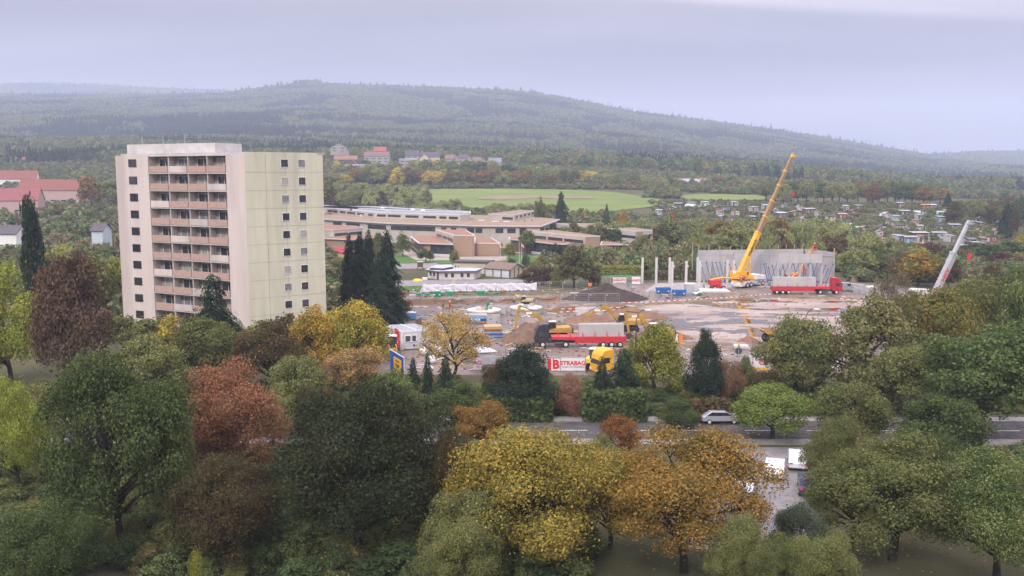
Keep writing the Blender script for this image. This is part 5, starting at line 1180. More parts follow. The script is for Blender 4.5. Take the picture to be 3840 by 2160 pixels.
def digger(loc, rz, label, up=0.0, elbow=(3.9, 4.2), tipj=(7.2, 3.0), bucket=(7.4, 1.0), m=None, s=1.0, counter=True, cat="excavator"):
    """tracked excavator; arm given as joint points (forward, height) in the slewing frame"""
    m = m or M_YEL; r = empty("excavator", loc, rz, label, cat)
    for t in (-1, 1):
        mb = MB(); mb.profile([(-2.1 * s, .15 * s), (-1.8 * s, 0), (1.8 * s, 0), (2.15 * s, .2 * s), (2.15 * s, .6 * s), (1.8 * s, .9 * s), (-1.8 * s, .9 * s), (-2.15 * s, .6 * s)], .55 * s, off=t * 1.15 * s); mb.build("track", M_BLACK, r)
    mb = MB(); mb.box((0, 0, .75 * s), (1.6 * s, 1.8 * s, .5 * s)); mb.lathe([(0, .95 * s), (.75 * s, .95 * s), (.75 * s, 1.15 * s), (0, 1.15 * s)], (0, 0, 0), 12); mb.build("undercarriage", M_DARK, r)
    mb = MB(); mb.profile([(-2.5 * s, 1.2 * s), (1.5 * s, 1.2 * s), (1.5 * s, 1.6 * s), (.4 * s, 2.0 * s), (-2.3 * s, 2.15 * s), (-2.6 * s, 1.9 * s)], 2.6 * s); mb.build("engine_housing", m, r, bevel=.06)
    mb = MB(); mb.profile([(-2.85 * s, 1.25 * s), (-2.45 * s, 1.15 * s), (-2.45 * s, 2.1 * s), (-2.8 * s, 2.0 * s)], 2.5 * s); mb.build("counterweight", M_DARK if counter else m, r, bevel=.05)
    mb = MB(); mb.profile([(.1 * s, 1.5 * s), (1.6 * s, 1.4 * s), (1.65 * s, 2.2 * s), (1.3 * s, 3.05 * s), (.15 * s, 3.05 * s)], .95 * s, off=.8 * s); mb.build("cab", M_DARK, r)
    mb = MB(); mb.profile([(.2 * s, 2.0 * s), (1.6 * s, 2.0 * s), (1.36 * s, 2.85 * s), (.2 * s, 2.85 * s)], .99 * s, off=.8 * s); mb.build("cab_window", M_GLASS, r)
    mb = MB(); mb.profile([(.05 * s, 3.06 * s), (1.35 * s, 3.06 * s), (1.3 * s, 3.14 * s), (.1 * s, 3.14 * s)], 1.05 * s, off=.8 * s); mb.build("cab_roof", M_WHITE, r)
    e, t, b = [Vector((q[0] * s, 0, q[1] * s)) for q in (elbow, tipj, bucket)]; p = Vector((1.1 * s, 0, 1.6 * s))
    def seg(mb, a, c, h0, h1, w):
        d = (c - a).normalized(); n = Vector((-d.z, 0, d.x)); v = []
        for y in (-w / 2, w / 2): v += [a + n * h0 / 2 + Vector((0, y, 0)), a - n * h0 / 2 + Vector((0, y, 0)), c - n * h1 / 2 + Vector((0, y, 0)), c + n * h1 / 2 + Vector((0, y, 0))]
        mb.add([v[i] - Vector((0, .3 * s, 0)) for i in range(8)], [(0, 1, 2, 3), (7, 6, 5, 4), (0, 4, 5, 1), (1, 5, 6, 2), (2, 6, 7, 3), (3, 7, 4, 0)])
    mb = MB(); seg(mb, p, e, .5 * s, .75 * s, .45 * s); seg(mb, e - (e - p).normalized() * .15, t, .75 * s, .35 * s, .42 * s); mb.build("boom", m, r)
    st = t + (t - b).normalized() * .7 * s; mb = MB(); seg(mb, st, b, .55 * s, .3 * s, .32 * s); mb.build("stick", m, r)
    mb = MB(); mb.tube(p + Vector((.5 * s, -.3 * s, -.2 * s)), e.lerp(p, .2) + Vector((0, -.3 * s, 0)), .09 * s); mb.tube(e.lerp(t, .15) + Vector((0, -.3 * s, .5 * s)), st + Vector((0, -.3 * s, .1 * s)), .08 * s); mb.build("hydraulic_ram", M_DARK, r)
    mb = MB(); c = b; mb.profile([(c.x - .1, c.z + .1), (c.x + .45 * s, c.z - .1), (c.x + .35 * s, c.z - .9 * s), (c.x - .5 * s, c.z - 1.05 * s), (c.x - .75 * s, c.z - .5 * s)], 1.1 * s, off=-.3 * s); mb.build("bucket", M_DARK, r)
    mb = MB(); c = e.lerp(t, .42); mb.box((c.x, -.3 * s - .235 * s, c.z - .05), (1.0 * s, .02, .35 * s)); mb.box((c.x, -.3 * s + .235 * s, c.z - .05), (1.0 * s, .02, .35 * s)); mb.build("name_plate", M_WHITE, r)
    return r
g = P(2085, 1270, 0); digger((g.x, g.y, 0), math.pi + .05, "ochre excavator reaching left behind the black lorry", elbow=(3.3, 4.1), tipj=(6.3, 4.9), bucket=(6.9, 1.6))
g = P(2350, 1240, 0); digger((g.x, g.y, 0), math.pi - .05, "ochre excavator with bent arm behind the concrete slabs on the lorry", elbow=(3.9, 4.4), tipj=(7.0, 2.6), bucket=(7.6, .9))
g = P(2462, 1282, 0); digger((g.x, g.y, 0), math.pi + .1, "ochre excavator with level arm behind the yellow green tree", elbow=(2.6, 4.2), tipj=(4.9, 4.1), bucket=(4.4, 1.5), s=1.05)
g = P(2236, 1378, 0); digger((g.x, g.y, 0), math.radians(75), "small bright yellow digger squeezed behind the yellow lorry cab", elbow=(2.2, 2.6), tipj=(4.0, 2.2), bucket=(4.6, .8), m=mat("lemon_machine_paint", (.68, .52, .05), .4, dirt=.1), s=.85, counter=False)
g = P(1974, 1148, 0); digger((g.x, g.y + 2, 0), math.pi * .95, "pale yellow mini digger behind the rear tank lid", elbow=(2.4, 3.2), tipj=(3.8, 3.0), bucket=(4.4, 1.6), m=mat("faded_yellow_paint", (.50, .42, .16), .5), s=.62)
def dumper(loc, rz, label):
    r = empty("dumper", loc, rz, label, "dumper")
    for x in (1.5, -1.5):
        for s in (-1, 1): wheel(r, (x, s * 1.0, .72), .72, .5, M_YEL)
    mb = MB(); mb.box((0, 0, .95), (4.6, .9, .4)); mb.build("chassis", M_DARK, r)
    mb = MB(); mb.profile([(.3, 1.3), (2.2, 1.6), (2.9, 2.2), (2.8, 2.35), (.1, 2.25)], 2.2); mb.build("skip", M_YEL, r)
    mb = MB(); mb.box((1.5, 0, 2.30), (2.2, 1.9, .12), ry=-.02); mb.build("skip_load", M_EARTH, r)
    mb = MB(); mb.box((-1.5, 0, 1.6), (1.8, 1.5, .9)); mb.build("engine_cover", M_YEL, r, bevel=.08)
    mb = MB()
    for s in (-.7, .7): mb.tube((-.5, s, 1.5), (-.5, s, 3.0), .05); mb.tube((-1.6, s, 2.0), (-1.5, s, 3.0), .05); mb.tube((-.5, s, 3.0), (-1.5, s, 3.0), .05)
    mb.box((-1.0, 0, 3.03), (1.3, 1.6, .06)); mb.build("roll_bar", M_DARK, r); return r
g = P(2920, 1288, 0); dumper((g.x, g.y + 1, 0), math.pi + .15, "yellow site dumper with earth in its skip beside the rounded olive tree")
def loader(loc, rz, label):
    r = empty("wheel_loader", loc, rz, label, "loader")
    for x in (1.2, -1.3):
        for s in (-1, 1): wheel(r, (x, s * .95, .62), .62, .42, M_YEL)
    mb = MB(); mb.box((0, 0, .9), (3.8, 1.0, .5)); mb.profile([(-2.2, .9), (-.5, .9), (-.5, 1.9), (-2.1, 1.75)], 1.5); mb.build("body", M_YEL, r, bevel=.05)
    mb = MB(); mb.profile([(-.5, 1.2), (.75, 1.2), (.7, 2.85), (-.45, 2.85)], 1.45); mb.build("cab", M_DARK, r); mb = MB(); mb.profile([(-.4, 1.7), (.79, 1.7), (.74, 2.7), (-.35, 2.7)], 1.49); mb.build("cab_window", M_GLASS, r)
    mb = MB(); mb.box((.1, 0, 2.92), (1.5, 1.6, .12)); mb.build("cab_roof", M_WHITE, r)
    mb = MB()
    for s in (-.55, .55): mb.tube((.6, s, 1.7), (1.9, s, 1.5), .1, n=6); mb.tube((1.9, s, 1.5), (2.6, s, .6), .09, n=6)
    mb.build("lift_arm", mat("rusty_orange", (.50, .22, .07), .6), r)
    mb = MB(); mb.profile([(2.5, .1), (3.3, .08), (2.9, .5), (2.55, 1.0), (2.4, .9)], 2.3); mb.build("bucket", M_DARK, r); return r
g = P(1468, 1328, 0); loader((g.x, g.y, 0), math.radians(-75), "small wheel loader with white cab roof parked in front of the B container")
def boomlift(loc, rz, label, tipx=5.5, tipz=2.6, bz=2.4):
    r = empty("boom_lift", loc, rz, label, "lift")
    for x in (1.1, -1.1):
        for s in (-1, 1): wheel(r, (x, s * .95, .5), .5, .35)
    mb = MB(); mb.box((0, 0, .75), (3.2, 1.9, .5)); mb.build("chassis", M_RED, r, bevel=.05)
    mb = MB(); mb.box((-.8, 0, 1.75), (2.6, 2.1, 1.3)); mb.build("turret", M_RED, r, bevel=.1)
    mb = MB(); mb.tube((-1.9, 0, bz), (1.4, 0, bz + .5), .24, n=8); mb.tube((1.4, 0, bz + .5), (tipx, 0, tipz), .18, n=8); mb.build("boom", M_YELB, r)
    mb = MB(); x = tipx + .7
    for s in (-.9, .9):
        for h in (.0, .55, 1.1): mb.tube((x - .45, s, tipz - .5 + h), (x + .45, s, tipz - .5 + h), .05, n=4)
    for d in (-.45, .45):
        for h in (.0, .55, 1.1): mb.tube((x + d, -.9, tipz - .5 + h), (x + d, .9, tipz - .5 + h), .05, n=4)
        for s in (-.9, .9): mb.tube((x + d, s, tipz - .5), (x + d, s, tipz + .6), .05, n=4)
    mb.box((x, 0, tipz - .5), (.95, 1.85, .08)); mb.build("basket", M_RED, r); return r
g = P(2694, 1088, 0); boomlift((g.x, g.y + 1, 0), .15, "red and yellow boom lift folded down left of the yellow crane")
g = P(2985, 1066, 0); t = Q(3038, 930, 230); boomlift((Q(2978, 1000, 229).x, 229, 0), .0, "boom lift whose yellow arm and red basket rise above the hall", tipx=(t.x - Q(2978, 1000, 229).x) , tipz=t.z, bz=2.4)
g = P(2990, 1075, 0); boomlift((g.x, 226, 0), .8, "low red lift with yellow arm under the hanging panels", 3.5, 3.4)
# ------------------------------------------------------------------ loose things on the site
def skip(loc, rz, L, W, H, m, label, group=None, name="skip_container", flare=.35):
    r = empty(name, loc, rz, label, "skip", group)
    mb = MB(); a, b = L / 2, L / 2 - flare; w = W / 2; t = .08
    o = [(-b, -w + .1, 0), (b, -w + .1, 0), (b, w - .1, 0), (-b, w - .1, 0)]; u = [(-a, -w, H), (a, -w, H), (a, w, H), (-a, w, H)]
    i = [(-b + t, -w + .1 + t, .1), (b - t, -w + .1 + t, .1), (b - t, w - .1 - t, .1), (-b + t, w - .1 - t, .1)]; v = [(-a + t, -w + t, H), (a - t, -w + t, H), (a - t, w - t, H), (-a + t, w - t, H)]
    f = [(3, 2, 1, 0)] + [(k, (k + 1) % 4, (k + 1) % 4 + 4, k + 4) for k in range(4)] + [(k + 4, (k + 1) % 4 + 4, (k + 1) % 4 + 12, k + 12) for k in range(4)] + [((k + 1) % 4 + 8, k + 8, k + 12, (k + 1) % 4 + 12) for k in range(4)] + [(8, 9, 10, 11)]
    mb.add(o + u + i + v, f); mb.build("shell", m, r)
    for x in (-b * .5, 0, b * .5): mb = MB(); mb.box((x, -w - .01, H * .5), (.08, .12, H * .9)); mb.box((x, w + .01, H * .5), (.08, .12, H * .9)); mb.build("rib", m, r)
    mb = MB()
    for x in (-b * .8, b * .8): mb.box((x, -w - .03, H * .45), (.3, .06, .25))
    mb.build("warning_plate", M_WHITE, r); return r
g = P(2489, 1102, 0); skip((g.x, g.y + 1, 0), -.05, 3.6, 1.8, 1.3, mat("skip_blue", (.03, .12, .35), .5, dirt=.25), "blue open skip, left of the pair beside the columns", "blue skips"); skb = MATS["skip_blue"]
g = P(2549, 1110, 0); skip((g.x, g.y + 1, 0), -.12, 3.4, 1.8, 1.25, skb, "blue open skip, right of the pair and nearer the tape", "blue skips")
g = P(1638, 1114, 0); skip((g.x, g.y + .8, 0), .05, 1.6, 1.4, 1.15, M_GREEN, "small green skip in front of the white sheeting", None, flare=.05)
def boxc(name, px0, px1, base, h, m, label, cat, depth=2.4, rz=0.0, lid=None, group=None, bev=0.0):
    a, b = P(px0, base, 0), P(px1, base, 0); w = (b - a).length; r = empty(name, ((a.x + b.x) / 2, a.y + depth / 2, 0), rz, label, cat, group)
    mb = MB(); mb.box((0, 0, h / 2), (w, depth, h)); mb.build("body", m, r, bevel=bev)
    mb = MB(); mb.box((0, 0, h + .04), (w + .12, depth + .12, .08)); mb.build("lid", lid or m, r)
    for x in (-w * .25, w * .25): mb = MB(); mb.box((x, -depth / 2 - .02, h * .5), (w * .42, .04, h * .86)); mb.build("door", m, r)
    return r
boxc("storage_container", 2571, 2606, 1101, 2.2, M_GREY, "grey steel storage box beside the concrete columns", "container", 2.2, lid=M_WHITE)
g = P(2614, 1108, 0); r = empty("building_rubbish", (g.x, g.y + .6, 0), 0, "small heap of bags and sheeting right of the grey storage box", "heap")
for i in range(7):
    mb = MB(); mb.lathe([(0, 0), (.45, .05), (.5, .35), (.25, .6), (0, .62)], (R.uniform(-.9, .9), R.uniform(-.4, .5), R.uniform(0, .25)), 8); mb.build("bag", (M_WHITE, M_WOOD, M_LBLUE, M_WHITE, M_GREEN, M_WHITE, M_GREY)[i], r, smooth=True)
def stack(name, px0, px1, base, layers, lh, mats, label, cat, depth=2.4, rz=0.0, jit=.08, piece="slab", group=None):
    a, b = P(px0, base, 0), P(px1, base, 0); w = (b - a).length; r = empty(name, ((a.x + b.x) / 2, a.y + depth / 2, 0), rz, label, cat, group)
    for i in range(layers):
        mb = MB(); mb.box((R.uniform(-jit, jit), R.uniform(-jit, jit), lh * (i + .5)), (w * R.uniform(.93, 1), depth * R.uniform(.93, 1), lh * .86), R.uniform(-.02, .02)); mb.build(piece, mats[i % len(mats)], r)
    return r
stack("slab_stack", 2630, 2742, 1100, 3, .16, [M_WOOD, M_CONCL, M_CONCL], "low stack of wide pale slabs in front of the yellow crane", "stack", 5.5, -.06, .05)
stack("slab_stack", 2756, 2816, 1312, 3, .2, [M_CONCD, M_CONCL, M_CONCL], "low stack of pale slabs behind the back of the stop sign", "stack", 2.0, -.15, .05)
stack("formwork_stack", 1812, 1882, 1268, 9, .22, [M_BLUE, M_LBLUE, M_BLUE, mat("rust_red_board", (.30, .12, .07), .8), M_LBLUE, M_WOOD, mat("rust_red_board", (.30, .12, .07), .8), M_WOOD, M_WOOD], "tall stack of timber and blue formwork panels near the shaft ring", "stack", 2.6, .1, .14, "formwork_panel")
for (p0, p1, b, n, lab) in ((1738, 1826, 1204, 3, "stack of blue steel trench sheets left of the shaft ring"), (1748, 1800, 1216, 2, "short blue trench sheets lying before the longer stack")):
    stack("trench_sheets", p0, p1, b, n, .42, [M_BLUE, M_LBLUE, M_GREY, M_BLUE], lab, "stack", 1.4, .0, .08, "trench_sheet")
stack("timber_pile", 1790, 1826, 1216, 1, .35, [mat("brown_board", (.22, .11, .06), .85)], "brown timber baulk beside the blue trench sheets", "timber", 1.0, .05)
g = P(1533, 1201, 0); r = empty("trench_box", (g.x, g.y + 1.4, 0), .1, "pale blue trench box lying right of the spruces", "trench box")
for x in (-1.1, 1.1): mb = MB(); mb.box((0, x, .75), (2.7, .12, 1.1)); mb.build("side_plate", M_LBLUE, r)
mb = MB(); mb.box((0, 0, 1.32), (2.5, 2.1, .06)); mb.build("cover", mat("pale_sheeting", (.50, .60, .72), .5), r)
for x in (-1, 1):
    mb = MB(); mb.tube((x, -1.0, .7), (x, 1.0, .7), .09); mb.build("spreader", M_STEEL, r)
g = P(1569, 1216, 0); mb = MB(); mb.profile([(-.7, .2), (-.4, 0), (.5, 0), (.8, .5), (.55, 1.2), (.3, 1.25), (-.3, .9)], 1.5); tag(mb.build("digger_bucket", mat("rusty_steel", (.14, .10, .085), .8, dirt=.4), loc=(g.x, g.y, 0)), "rusty digger bucket lying beside the pale blue trench box", "bucket")
g = P(1785, 1252, 0); mb = MB()
for i in range(3): mb.tube((-2.2, i * .34, .16), (1.6, -.9 + i * .34, .16), .15, n=10)
tag(mb.build("pipes", mat("tan_pipe", (.40, .30, .22), .6), loc=(g.x, g.y, 0)), "three tan pipes lying left of the formwork stack", "pipe")
def ring(name, px, base, r_, h, label, m=None, wall=.12, group=None, marks=()):
    g = P(px, base, 0); o = empty(name, (g.x, g.y + r_, 0), 0, label, "concrete ring", group)
    mb = MB(); mb.lathe([(r_ - wall, 0), (r_, 0), (r_, h), (r_ - wall, h), (r_ - wall, 0)], n=40); x = mb.build("ring_wall", m or M_CONCL, o)
    mb = MB(); mb.lathe([(0, .1), (r_ - wall, .1)], n=32); mb.build("ring_floor", M_CONCD, o)
    for a, z in marks: mb = MB(); mb.lathe([(0, -.02), (.16, -.02), (.16, .03), (0, .03)], (r_ * math.cos(a), r_ * math.sin(a), z), 10, 'Y'); mb.build("pipe_hole", M_DARK, o)
    return o
ring("concrete_ring", 2189, 1186, 1.55, 1.45, "pale open concrete ring, left of the pair", group="pale concrete rings")
ring("concrete_ring", 2238, 1182, 1.5, 1.3, "pale open concrete ring, right of the pair", group="pale concrete rings")
ring("shaft_ring", 1850, 1221, 1.3, 1.75, "tall grey shaft ring with two pipe holes", M_CONC, marks=((-1.9, 1.2), (-1.1, .6)))
ring("shaft_ring", 1888, 1178, .7, 1.5, "narrow grey shaft ring between the two tanks", M_CONC)
def tank(px, base, r_, h, label, extra=None):
    g = P(px, base, 0); o = empty("tank", (g.x, g.y + r_, 0), 0, label, "tank", "round concrete tanks")
    mb = MB(); mb.lathe([(0, h - .35), (r_, h - .35), (r_, 0)], n=48); mb.build("tank_wall", M_CONC, o)
    mb = MB(); mb.lathe([(0, h), (r_ + .15, h), (r_ + .15, h - .3), (0, h - .3)], n=48); mb.build("lid", mat("cream_concrete", (.55, .50, .42), .85, dirt=.2), o)
    for x, y in ((-1.0, .8), (0.0, -.9), (1.2, .9)):
        mb = MB(); mb.lathe([(.35, h), (.5, h), (.5, h + .55), (.35, h + .55), (.35, h)], (x, y, 0), 16); mb.build("access_ring", M_CONC, o)
    mb = MB(); mb.box((-.9, -.8, h + .3), (1.2, .8, .5)); mb.build("hatch", M_CONCL, o); return o
tank(1812, 1196, 3.2, 1.4, "round concrete tank with cream lid and a green pump, left of the two"); tank(1973, 1184, 3.1, 1.35, "round concrete tank with cream lid, right of the two")
q = P(1827, 1163, 1.4); mb = MB(); mb.box((0, 0, .8), (.35, .3, 1.5), ry=.12); mb.box((.25, 0, 1.2), (.3, .3, .7), ry=.3); mb.tube((0, 0, 1.5), (0, 0, 2.6), .04); tag(mb.build("green_pump", M_GREEN, loc=(q.x, q.y, 1.4)), "green pump standing on the left tank lid", "pump")
# soil heaps and banks
g = P(2272, 1128, 0); heap("soil_heap", (g.x, g.y + 3), 10.2, 6.5, 3.3, M_TOPSOIL, "big heap of dark brown topsoil behind the wire fence", seed=3, peaks=((.05, .1, .95, 1.0), (-.35, 0, .6, .66), (.55, 0, .45, .4)))
g = P(1965, 1290, 0); heap("soil_heap", (g.x + .5, g.y + 3.2), 4.2, 3.6, 3.2, M_EARTH, "brown spoil heap under the left excavator arm", seed=5)
g = P(2215, 1212, 0); heap("soil_heap", (g.x, g.y + 2.2), 4.8, 3.0, 1.8, M_EARTHR, "orange brown spoil heap behind the bent excavator arm", seed=8)
g = P(2325, 1196, 0); heap("soil_heap", (g.x + 3, g.y + 3.5), 6.5, 4.5, 1.9, M_EARTHR, "orange earth heap at the corner of the wet yard", seed=12)
g = P(2470, 1278, 0); heap("soil_heap", (g.x + 1, g.y + 3), 5.2, 3.2, 1.7, M_EARTH, "brown earth heap around the right excavator", seed=15)
g = P(2812, 1284, 0); heap("soil_heap", (g.x, g.y + .8), 1.9, 1.3, 1.05, mat("reddish_earth", (.20, .11, .075), .95, var=.3, bump=.8), "small reddish earth mound left of the dumper", seed=18)
g = P(2060, 1245, 0); heap("soil_heap", (g.x, g.y + 4), 6, 3.4, 1.6, M_EARTH, "flat spoil heap behind the black lorry", seed=23)
def bank(name, px0, px1, y0, y1, h, m, label, dep=2.5, seed=0):
    """dug edge: a long low ridge with a ragged steep front"""
    a, b = P(px0, y0, 0), P(px1, y1, 0); d = b - a; L = d.length; n = max(8, int(L / .5)); V = []; F = []
    ux = d.normalized(); nr = Vector((-ux.y, ux.x, 0)); prof = ((-.8, 0), (-.45, .35), (-.25, .8), (0, 1.0), (.6, .85), (1.4, .45), (2.4, 0))
    for i in range(n + 1):
        t = i / n; c = a + d * t; e = min(1, t * 8, (1 - t) * 8)
        for j, (u, z) in enumerate(prof):
            k = noise.noise(Vector((i * .23, j * .6, seed))); V.append(c + nr * (u * dep / 2.5 + k * .5) + Vector((0, 0, z * h * e * (1 + .4 * k) - .02)))
    m_ = len(prof)
    for i in range(n):
        for j in range(m_ - 1): q = i * m_ + j; F.append((q, q + m_, q + m_ + 1, q + 1))
    me = bpy.data.meshes.new(name); me.from_pydata(V, [], F); me.update(); me.flip_normals() if me.polygons[0].normal.z < 0 else None
    return tag(link(name, me, m), label, "earth bank")
bank("earth_bank", 1500, 1880, 1142, 1136, 1.1, M_EARTH, "long brown dug bank in front of the white sheeting", seed=1)
bank("earth_bank", 1850, 2120, 1136, 1128, 1.0, M_EARTHR, "orange brown dug bank left of the topsoil heap", seed=2)
bank("earth_bank", 2050, 2390, 1172, 1164, 1.25, M_EARTHR, "orange dug bank with tape behind the pale rings", seed=3)
bank("earth_bank", 2380, 2900, 1146, 1118, .35, mat("yard_edge_soil", (.17, .13, .075), .95, var=.3, bump=.6), "low soil ridge along the far edge of the wet yard", seed=4)
bank("earth_bank", 2890, 3300, 1116, 1126, .4, MATS["yard_edge_soil"], "low grey soil ridge below the crimson lorry", seed=5)
bank("earth_bank", 2330, 2780, 1306, 1293, .3, MATS["yard_edge_soil"], "low soil ridge along the near edge of the wet yard", seed=6)

# fences, sheeting, tape
def mesh_fence(name, pts, label, h=2.0, group=None, seg=3.45, lean=0.0):
    """site fence of tubular panels with wire infill"""
    r = empty(name, (0, 0, 0), 0, label, "fence", group)
    for (p, q) in zip(pts, pts[1:]):
        d = q - p; n = max(1, round(d.length / seg)); u = d.normalized()
        for i in range(n):
            a, b = p + d * (i / n) + u * .05, p + d * ((i + 1) / n) - u * .05; z = Vector((0, 0, 1)); f = MB()
            for e in (a, b): f.tube(e + z * .05, e + z * h, .032, n=5)
            for t in (.12, h): f.tube(a + z * t, b + z * t, .028, n=5)
            o = f.build("fence_panel", M_STEEL, r); w = MB()
            for t in (.6, 1.1, 1.55): w.tube(a + z * t, b + z * t, .008, n=3, caps=False)
            for k in range(1, 12): e = a.lerp(b, k / 12); w.tube(e + z * .12, e + z * h, .007, n=3, caps=False)
            w.build("wire_mesh", M_STEEL, o)
            s = MB(); s.box(a + u * .35 + z * (h - .35), (.3, .03, .12), math.atan2(u.y, u.x)); s.build("panel_tag", M_WHITE, o)
            f = MB(); f.box(a + z * .05, (.25, .7, .12), math.atan2(u.y, u.x)); f.build("foot", M_CONCD, r)
    return r
mesh_fence("site_fence", [P(2102, 1137), P(2154, 1135), P(2208, 1134), P(2270, 1134), P(2324, 1136)], "wire fence panels in front of the dark topsoil heap")
mesh_fence("site_fence", [P(1716, 1143), P(1780, 1150), P(1880, 1148), P(1938, 1144), P(1979, 1140), P(2045, 1178)], "wire fence panels around the two round tanks")
mesh_fence("site_fence", [P(2017, 1089), P(2061, 1087), P(2110, 1085), P(2160, 1083), P(2208, 1080)], "wire fence right of the white sheeting")
mesh_fence("site_fence", [P(2258, 1078), P(2290, 1064), P(2350, 1062), P(2369, 1066), P(2402, 1067)], "wire fence carrying the two mirrored banners")
mesh_fence("site_fence", [P(1775, 1388), P(1870, 1389), P(1960, 1390), P(2054, 1390), P(2100, 1391), P(2194, 1392)], "site fence along the street left of the yellow lorry")
mesh_fence("site_fence", [P(2700, 1385), P(2794, 1383), P(2868, 1384), P(2960, 1386), P(3100, 1388)], "site fence along the street at the logo banner")
r = empty("sheeted_fence", (0, 0, 0), 0, "long fence hung with white sheeting in front of the workshop", "fence")
M_SHEET = mat("white_fleece", (.66, .65, .70), .8, var=.05, scale=1.5, bump=.5, bscale=4)
xs = [1588, 1645, 1701, 1752, 1808, 1861, 1913, 1963, 2013]
for i in range(8):
    a, b = P(xs[i], 1097 - (xs[i] - 1588) * .017, 0), P(xs[i + 1], 1097 - (xs[i + 1] - 1588) * .017, 0); V = []; F = []
    n, m = 14, 8
    for k in range(n + 1):
        t = k / n; top = 2.0 - .30 * math.sin(t * math.pi) * R.uniform(.5, 1) - (.15 if i % 2 else 0) * (1 - t)
        for j in range(m + 1):
            s = j / m; c = a.lerp(b, t); V.append((c.x, c.y - .1 - .12 * math.sin(t * 9 + j) * (1 - s) - .25 * (1 - s) * noise.noise(Vector((k * .4, j * .5, i))), top * s + .03))
    for k in range(n):
        for j in range(m): q = k * (m + 1) + j; F.append((q, q + m + 1, q + m + 2, q + 1))
    me = bpy.data.meshes.new("sheet"); me.from_pydata(V, [], F); me.update(); me.polygons.foreach_set("use_smooth", [True] * len(F)); o = link("sheeting", me, M_SHEET, r)
    so = o.modifiers.new("t", 'SOLIDIFY'); so.thickness = .02
    mb = MB(); mb.tube((a.x, a.y + .05, 0), (a.x, a.y + .05, 2.1), .06, n=5); mb.build("post", M_DARK, r)
mb = MB(); a = P(1566, 1099, 0); b = P(1588, 1097, 0); mb.add([(a.x, a.y, .03), (b.x, b.y - .1, .03), (b.x, b.y - .1, 1.95), (a.x + .6, a.y, .45)], [(0, 1, 2, 3)]); o = mb.build("sheeting", M_SHEET, r); so = o.modifiers.new("t", 'SOLIDIFY'); so.thickness = .02
M_STRIPE = bpy.data.materials.new("red_white_tape"); M_STRIPE.use_nodes = True
_n, _l = M_STRIPE.node_tree.nodes, M_STRIPE.node_tree.links; _t = _n.new("ShaderNodeTexCoord"); _sp = _n.new("ShaderNodeSeparateXYZ"); _m1 = _n.new("ShaderNodeMath"); _m1.operation = 'FRACT'; _m0 = _n.new("ShaderNodeMath"); _m0.operation = 'MULTIPLY'; _m0.inputs[1].default_value = .72
_m2 = _n.new("ShaderNodeMath"); _m2.operation = 'GREATER_THAN'; _m2.inputs[1].default_value = .5; _mm = _n.new("ShaderNodeMix"); _mm.data_type = 'RGBA'; _mm.inputs[6].default_value = (.75, .73, .72, 1); _mm.inputs[7].default_value = (.6, .06, .05, 1)
_l.new(_t.outputs["Object"], _sp.inputs[0]); _l.new(_sp.outputs[0], _m0.inputs[0]); _l.new(_m0.outputs[0], _m1.inputs[0]); _l.new(_m1.outputs[0], _m2.inputs[0]); _l.new(_m2.outputs[0], _mm.inputs[0]); _l.new(_mm.outputs[2], _n["Principled BSDF"].inputs["Base Color"])
def tape(pts, label, z=.95, w=.14):
    r = empty("barrier_tape", (0, 0, 0), 0, label, "barrier tape")
    for p, q in zip(pts, pts[1:]):
        mb = MB(); mb.tube((p.x, p.y, 0), (p.x, p.y, z + .15), .03, n=5); mb.build("stake", M_STEEL, r)
        mb = MB(); d = (q - p); L = d.length; mb.box((L / 2, 0, z), (L, .02, w)); o = mb.build("tape", M_STRIPE, r); o.location = p; o.rotation_euler = (0, 0, math.atan2(d.y, d.x))
    mb = MB(); mb.tube((q.x, q.y, 0), (q.x, q.y, z + .15), .03, n=5); mb.build("stake", M_STEEL, r)
tape([P(a, b + 17) for a, b in ((2330, 1134), (2400, 1133), (2480, 1129), (2560, 1125), (2660, 1119), (2760, 1112), (2890, 1100))], "red and white tape along the far side of the wet yard")
tape([P(a, b + 17) for a, b in ((2105, 1159), (2160, 1158), (2260, 1155), (2320, 1153), (2337, 1150), (2326, 1137))], "red and white tape along the dug bank, upper run")
tape([P(a, b + 17) for a, b in ((2099, 1171), (2155, 1168), (2275, 1165), (2338, 1159))], "red and white tape along the dug bank, lower run")
tape([P(a, b + 16) for a, b in ((3150, 1120), (3230, 1127), (3270, 1110))], "red and white tape at the right end of the yard")

# banners and signs
M_BANR = mat("banner_red", (.55, .03, .035), .6); M_BANW = mat("banner_white", (.68, .66, .68), .6, var=.05, scale=1); M_BANG = mat("banner_grey", (.16, .16, .20), .6)
def banner(px0, px1, top, base, label, draw, name="banner", D=None):
    a, b = P(px0, base, 0), P(px1, base, 0); w = (b - a).length; D = (a.y + b.y) / 2; z1 = zat(top, D); z0 = max(.12, zat(base, D) + .12); r = empty(name, ((a.x + b.x) / 2, D - .12, (z0 + z1) / 2), math.atan2(b.y - a.y, b.x - a.x), label, "banner")
    mb = MB(); mb.box((0, 0, 0), (w, .02, z1 - z0)); mb.build("cloth", M_BANW, r); draw(r, w, z1 - z0); return r
XZ = lambda x, z, y=-.022: plane_m((x, y, z), (1, 0, 0), (0, 0, 1))
def d_strabag(r, w, h): text_on(r, "STRABAG", h * .46, XZ(0, h * .08), M_BANR, bold=.035); text_on(r, "WORK ON PROGRESS", h * .18, XZ(0, -h * .22), M_BANG, bold=.01)
banner(2103, 2193, 1342, 1392, "white banner reading STRABAG WORK ON PROGRESS on the street fence", d_strabag)
def d_ag(r, w, h): text_on(r, "AG", h * .5, XZ(0, h * .08), M_BANR, bold=.03); text_on(r, "ESS", h * .2, XZ(w * .1, -h * .26), M_BANG)
